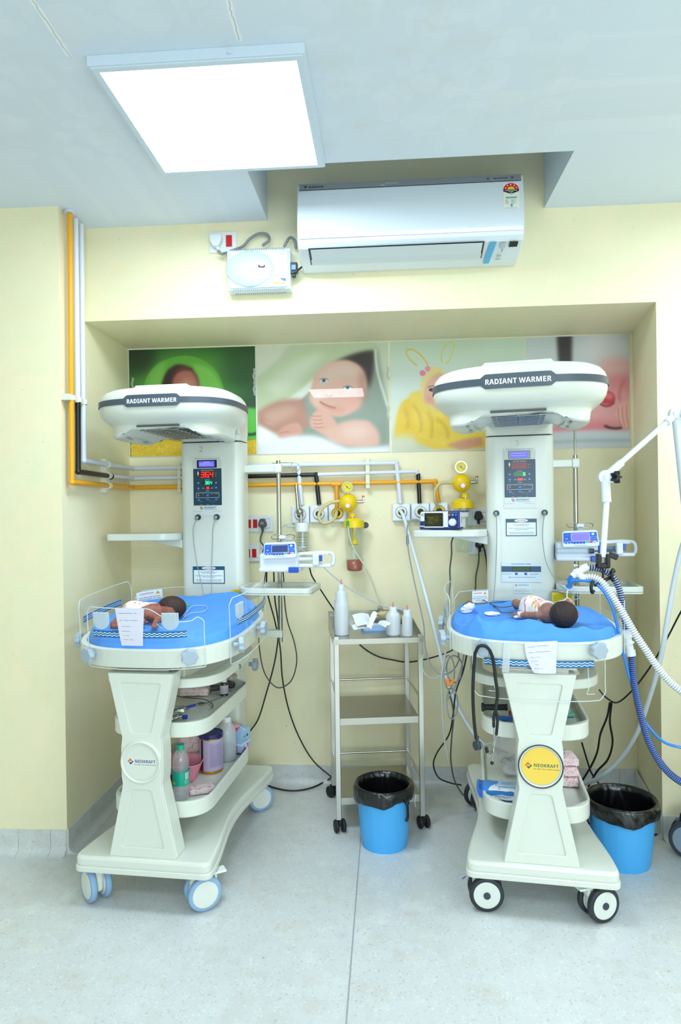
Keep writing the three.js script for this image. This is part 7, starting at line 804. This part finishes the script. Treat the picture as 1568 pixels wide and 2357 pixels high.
lead('suction_tube', [[-0.194,1.338,-3.31], [-0.184,1.278,-3.3], [-0.158,1.214,-3.29], [-0.116,1.15,-3.28], [-0.079,1.076,-3.27], [-0.054,1.006,-3.265], [-0.033,0.956,-3.26]], 0.0042, mat(0xdfe0cc, 0.35, { transmission: 0.3, thickness: 0 }), 'milky tube from the fluid jar down to the trolley', 70);
lead('oxygen_hose', [[0.069,1.412,-3.405], [0.081,1.39,-3.37], [0.105,1.306,-3.34], [0.153,1.116,-3.28], [0.199,0.923,-3.22], [0.235,0.765,-3.18], [0.272,0.606,-3.16], [0.326,0.476,-3.15], [0.407,0.348,-3.14], [0.506,0.269,-3.14]], 0.0092, mat(0xe2ecf2, 0.35), 'thick white hose slanting from the wall outlet to the right warmer', 110);
lead('monitor_cable', [[0.138,1.373,-3.02], [0.111,1.373,-3.02], [0.093,1.35,-3.02], [0.089,1.297,-3.02], [0.093,1.24,-3], [0.114,1.115,-2.98], [0.141,0.984,-2.95], [0.154,0.911,-2.93], [0.157,0.823,-2.9], [0.174,0.762,-2.86], [0.216,0.726,-2.82], [0.26,0.744,-2.8], [0.287,0.794,-2.78], [0.285,0.826,-2.77]], 0.003, mat(0x8b9196, 0.45), 'grey monitor cable hanging left of the right bed', 130);
solo('cable_joint', J(pipe([0.09,1.299,-3.018], [0.09,1.264,-3.016], 0.0062, 14), pipe([0.091,1.307,-3.018], [0.09,1.256,-3.016], 0.0045, 12)), mat(0x7f868c, 0.5), 'grey lump joining the monitor cable below the shelf', 'cable joint');
lead('power_cable', [[0.313,1.3,-3.15], [0.301,1.263,-3.16], [0.301,1.207,-3.17], [0.293,1.134,-3.18], [0.294,1.073,-3.18], [0.287,1.009,-3.17], [0.283,0.922,-3.1]], 0.0036, cordMid, 'dark cable dropping under the monitor shelf, left one', 70);
lead('power_cable', [[0.461,1.205,-3.41], [0.457,1.146,-3.4], [0.441,1.083,-3.38], [0.435,1.031,-3.36], [0.429,0.947,-3.34]], 0.0036, cordMid, 'dark cable from the black plug below the monitor shelf', 50);
lead('power_cable', [[0.477,1.241,-3.38], [0.488,1.177,-3.36], [0.491,1.097,-3.34], [0.494,0.99,-3.34]], 0.0036, cordBlack, 'black cable against the right warmer\'s column edge', 40);
lead('tray_cable', [[-0.143,0.612,-0.127], [-0.034,0.612,-0.082], [0.052,0.612,-0.064], [0.115,0.612,0.007], [0.134,0.615,0.071]].map((p) => spot(FL, p)), 0.002, cordMid, 'thin grey cable curling on the left warmer\'s upper tray', 50);
// tangle of leads hanging at the right bed's left side
const zT = -2.74; const greyLead = mat(0x8a9094, 0.45);
const loopPts = (cx, cy, rx, ry, a0, a1, n, dz) => Array.from({ length: n }, (_, i) => { const a = a0 + (a1 - a0) * i / (n - 1); return [cx + rx * Math.cos(a), cy + ry * Math.sin(a), zT + dz + 0.01 * Math.sin(a * 2)]; });
{ const c = [0.254,0.767,-2.74], pxm = 2.75 / 1537; lead('coiled_lead', loopPts(c[0] + 0.012, c[1] + 0.0, 0.032, 0.055, 1.6, 8.4, 20, 0), 0.003, greyLead, 'largest grey loop in the tangle left of the right bed', 90); lead('coiled_lead', loopPts(c[0] - 0.012, c[1] - 0.01, 0.022, 0.068, 1.2, 7.8, 20, 0.012), 0.0028, greyLead, 'narrow grey loop in the tangle left of the right bed', 90); lead('coiled_lead', loopPts(c[0] - 0.0, c[1] - 0.14, 0.022, 0.062, 0.2, 7.0, 20, 0.006), 0.0028, greyLead, 'lower grey loop hanging under the orange tie', 90); lead('coiled_lead', loopPts(c[0] - 0.07, c[1] + 0.02, 0.05, 0.06, 2.6, 6.4, 16, -0.01), 0.0024, mat(0xb9bfc0, 0.4), 'pale thin loop between the trolley and the right bed', 70);
  solo('orange_tie', J(at(box(0.014, 0.032, 0.012, 0, 0, 0, 0.004), -0.006, 0, 0, 0, 0, 8), at(box(0.01, 0.026, 0.01, 0, 0, 0, 0.003), 0.012, 0.006, 0.004, 0, 0, -14)).translate(...[0.243,0.716,-2.725]), M.orange, 'orange tie round the tangle of grey leads', 'cable tie');
  lead('grey_lead', [[0.29,0.951,-2.62], [0.297,0.893,-2.64], [0.29,0.799,-2.68], [0.269,0.711,-2.72], [0.235,0.643,-2.74]], 0.0034, greyLead, 'grey lead hanging down the right bed\'s left corner', 60); lead('black_lead', [[0.312,0.838,-2.7], [0.3,0.758,-2.74], [0.275,0.668,-2.78], [0.269,0.557,-2.85], [0.256,0.441,-2.92], [0.206,0.326,-3], [0.194,0.266,-3.03], [0.219,0.196,-3.06], [0.279,0.163,-3.08], [0.324,0.147,-3.1]], 0.0034, cordBlack, 'black lead trailing from the tangle round to the rear wheel', 110); lead('black_lead', [[0.244,0.673,-2.76], [0.265,0.572,-2.8], [0.263,0.436,-2.88], [0.265,0.317,-2.95], [0.289,0.193,-3.02], [0.327,0.118,-3.06]], 0.0034, cordMid, 'dark lead falling straight from the orange tie', 70);
  lead('clear_tube', [[0.229,0.842,-2.72], [0.213,0.732,-2.74], [0.217,0.614,-2.78], [0.227,0.468,-2.84], [0.247,0.343,-2.9]], 0.0048, mat(0xdfe2da, 0.3, { transmission: 0.35, thickness: 0 }), 'milky tube end dangling left of the right warmer', 60); }
solo('blue_plug', J(box(0.034, 0.026, 0.03, 0, 0, 0, 0.005), at(cyl(0.007, 0.007, 0.014), 0.004, -0.002, 0.02, 90)).translate(...[0.285,0.95,-2.6]), mat(0x22336e, 0.4), 'dark blue plug at the right bed\'s left corner', 'plug');
lead('power_cable', [[1.22,1.088,-2.75], [1.186,0.988,-2.8], [1.16,0.841,-2.9], [1.125,0.698,-3], [1.067,0.589,-3.05], [1.02,0.537,-3.08], [0.963,0.569,-3.05], [0.92,0.615,-3]], 0.0036, cordBlack, 'black cable slanting across the right alcove edge', 90);
lead('power_cable', [[0.996,0.53,-3.1], [0.999,0.451,-3.15], [0.983,0.354,-3.2], [0.983,0.254,-3.25], [0.966,0.162,-3.3], [0.926,0.08,-3.32]], 0.0048, cordBlack, 'black cable hanging right of the pedestal, left strand', 70); lead('power_cable', [[1.004,0.53,-3.1], [1.008,0.434,-3.14], [1.038,0.314,-3.2], [1.032,0.21,-3.26], [0.997,0.142,-3.3], [0.96,0.059,-3.32]], 0.0048, cordBlack, 'black cable hanging right of the pedestal, right strand', 70); lead('power_cable', [[0.912,0.295,-3.25], [0.944,0.201,-3.28], [0.97,0.131,-3.3], [1.006,0.079,-3.3]], 0.0042, cordBlack, 'short black cable crossing behind the right lower tray', 50);
lead('floor_cable', [[0.835,0.01,-3.058], [1.117,0.006,-2.953], [1.17,0.006,-2.951], [1.255,0.006,-2.94]], 0.006, cordBlack, 'black cable on the floor between the right bin and cart wheel', 40);
solo('purple_strip', at(box(0.024, 0.001, 0.005, 0, 0, 0, 0), 0, 0, 0, 0, 50, 0).translate(...[0.276,0.001,-2.589]), mat(0x8a70d0, 0.6), 'tiny purple strip on the floor left of the right warmer', 'litter');

scene.traverse((o) => { if (o.isMesh) { o.castShadow = true; o.receiveShadow = true; } });
renderer.render(scene, camera);
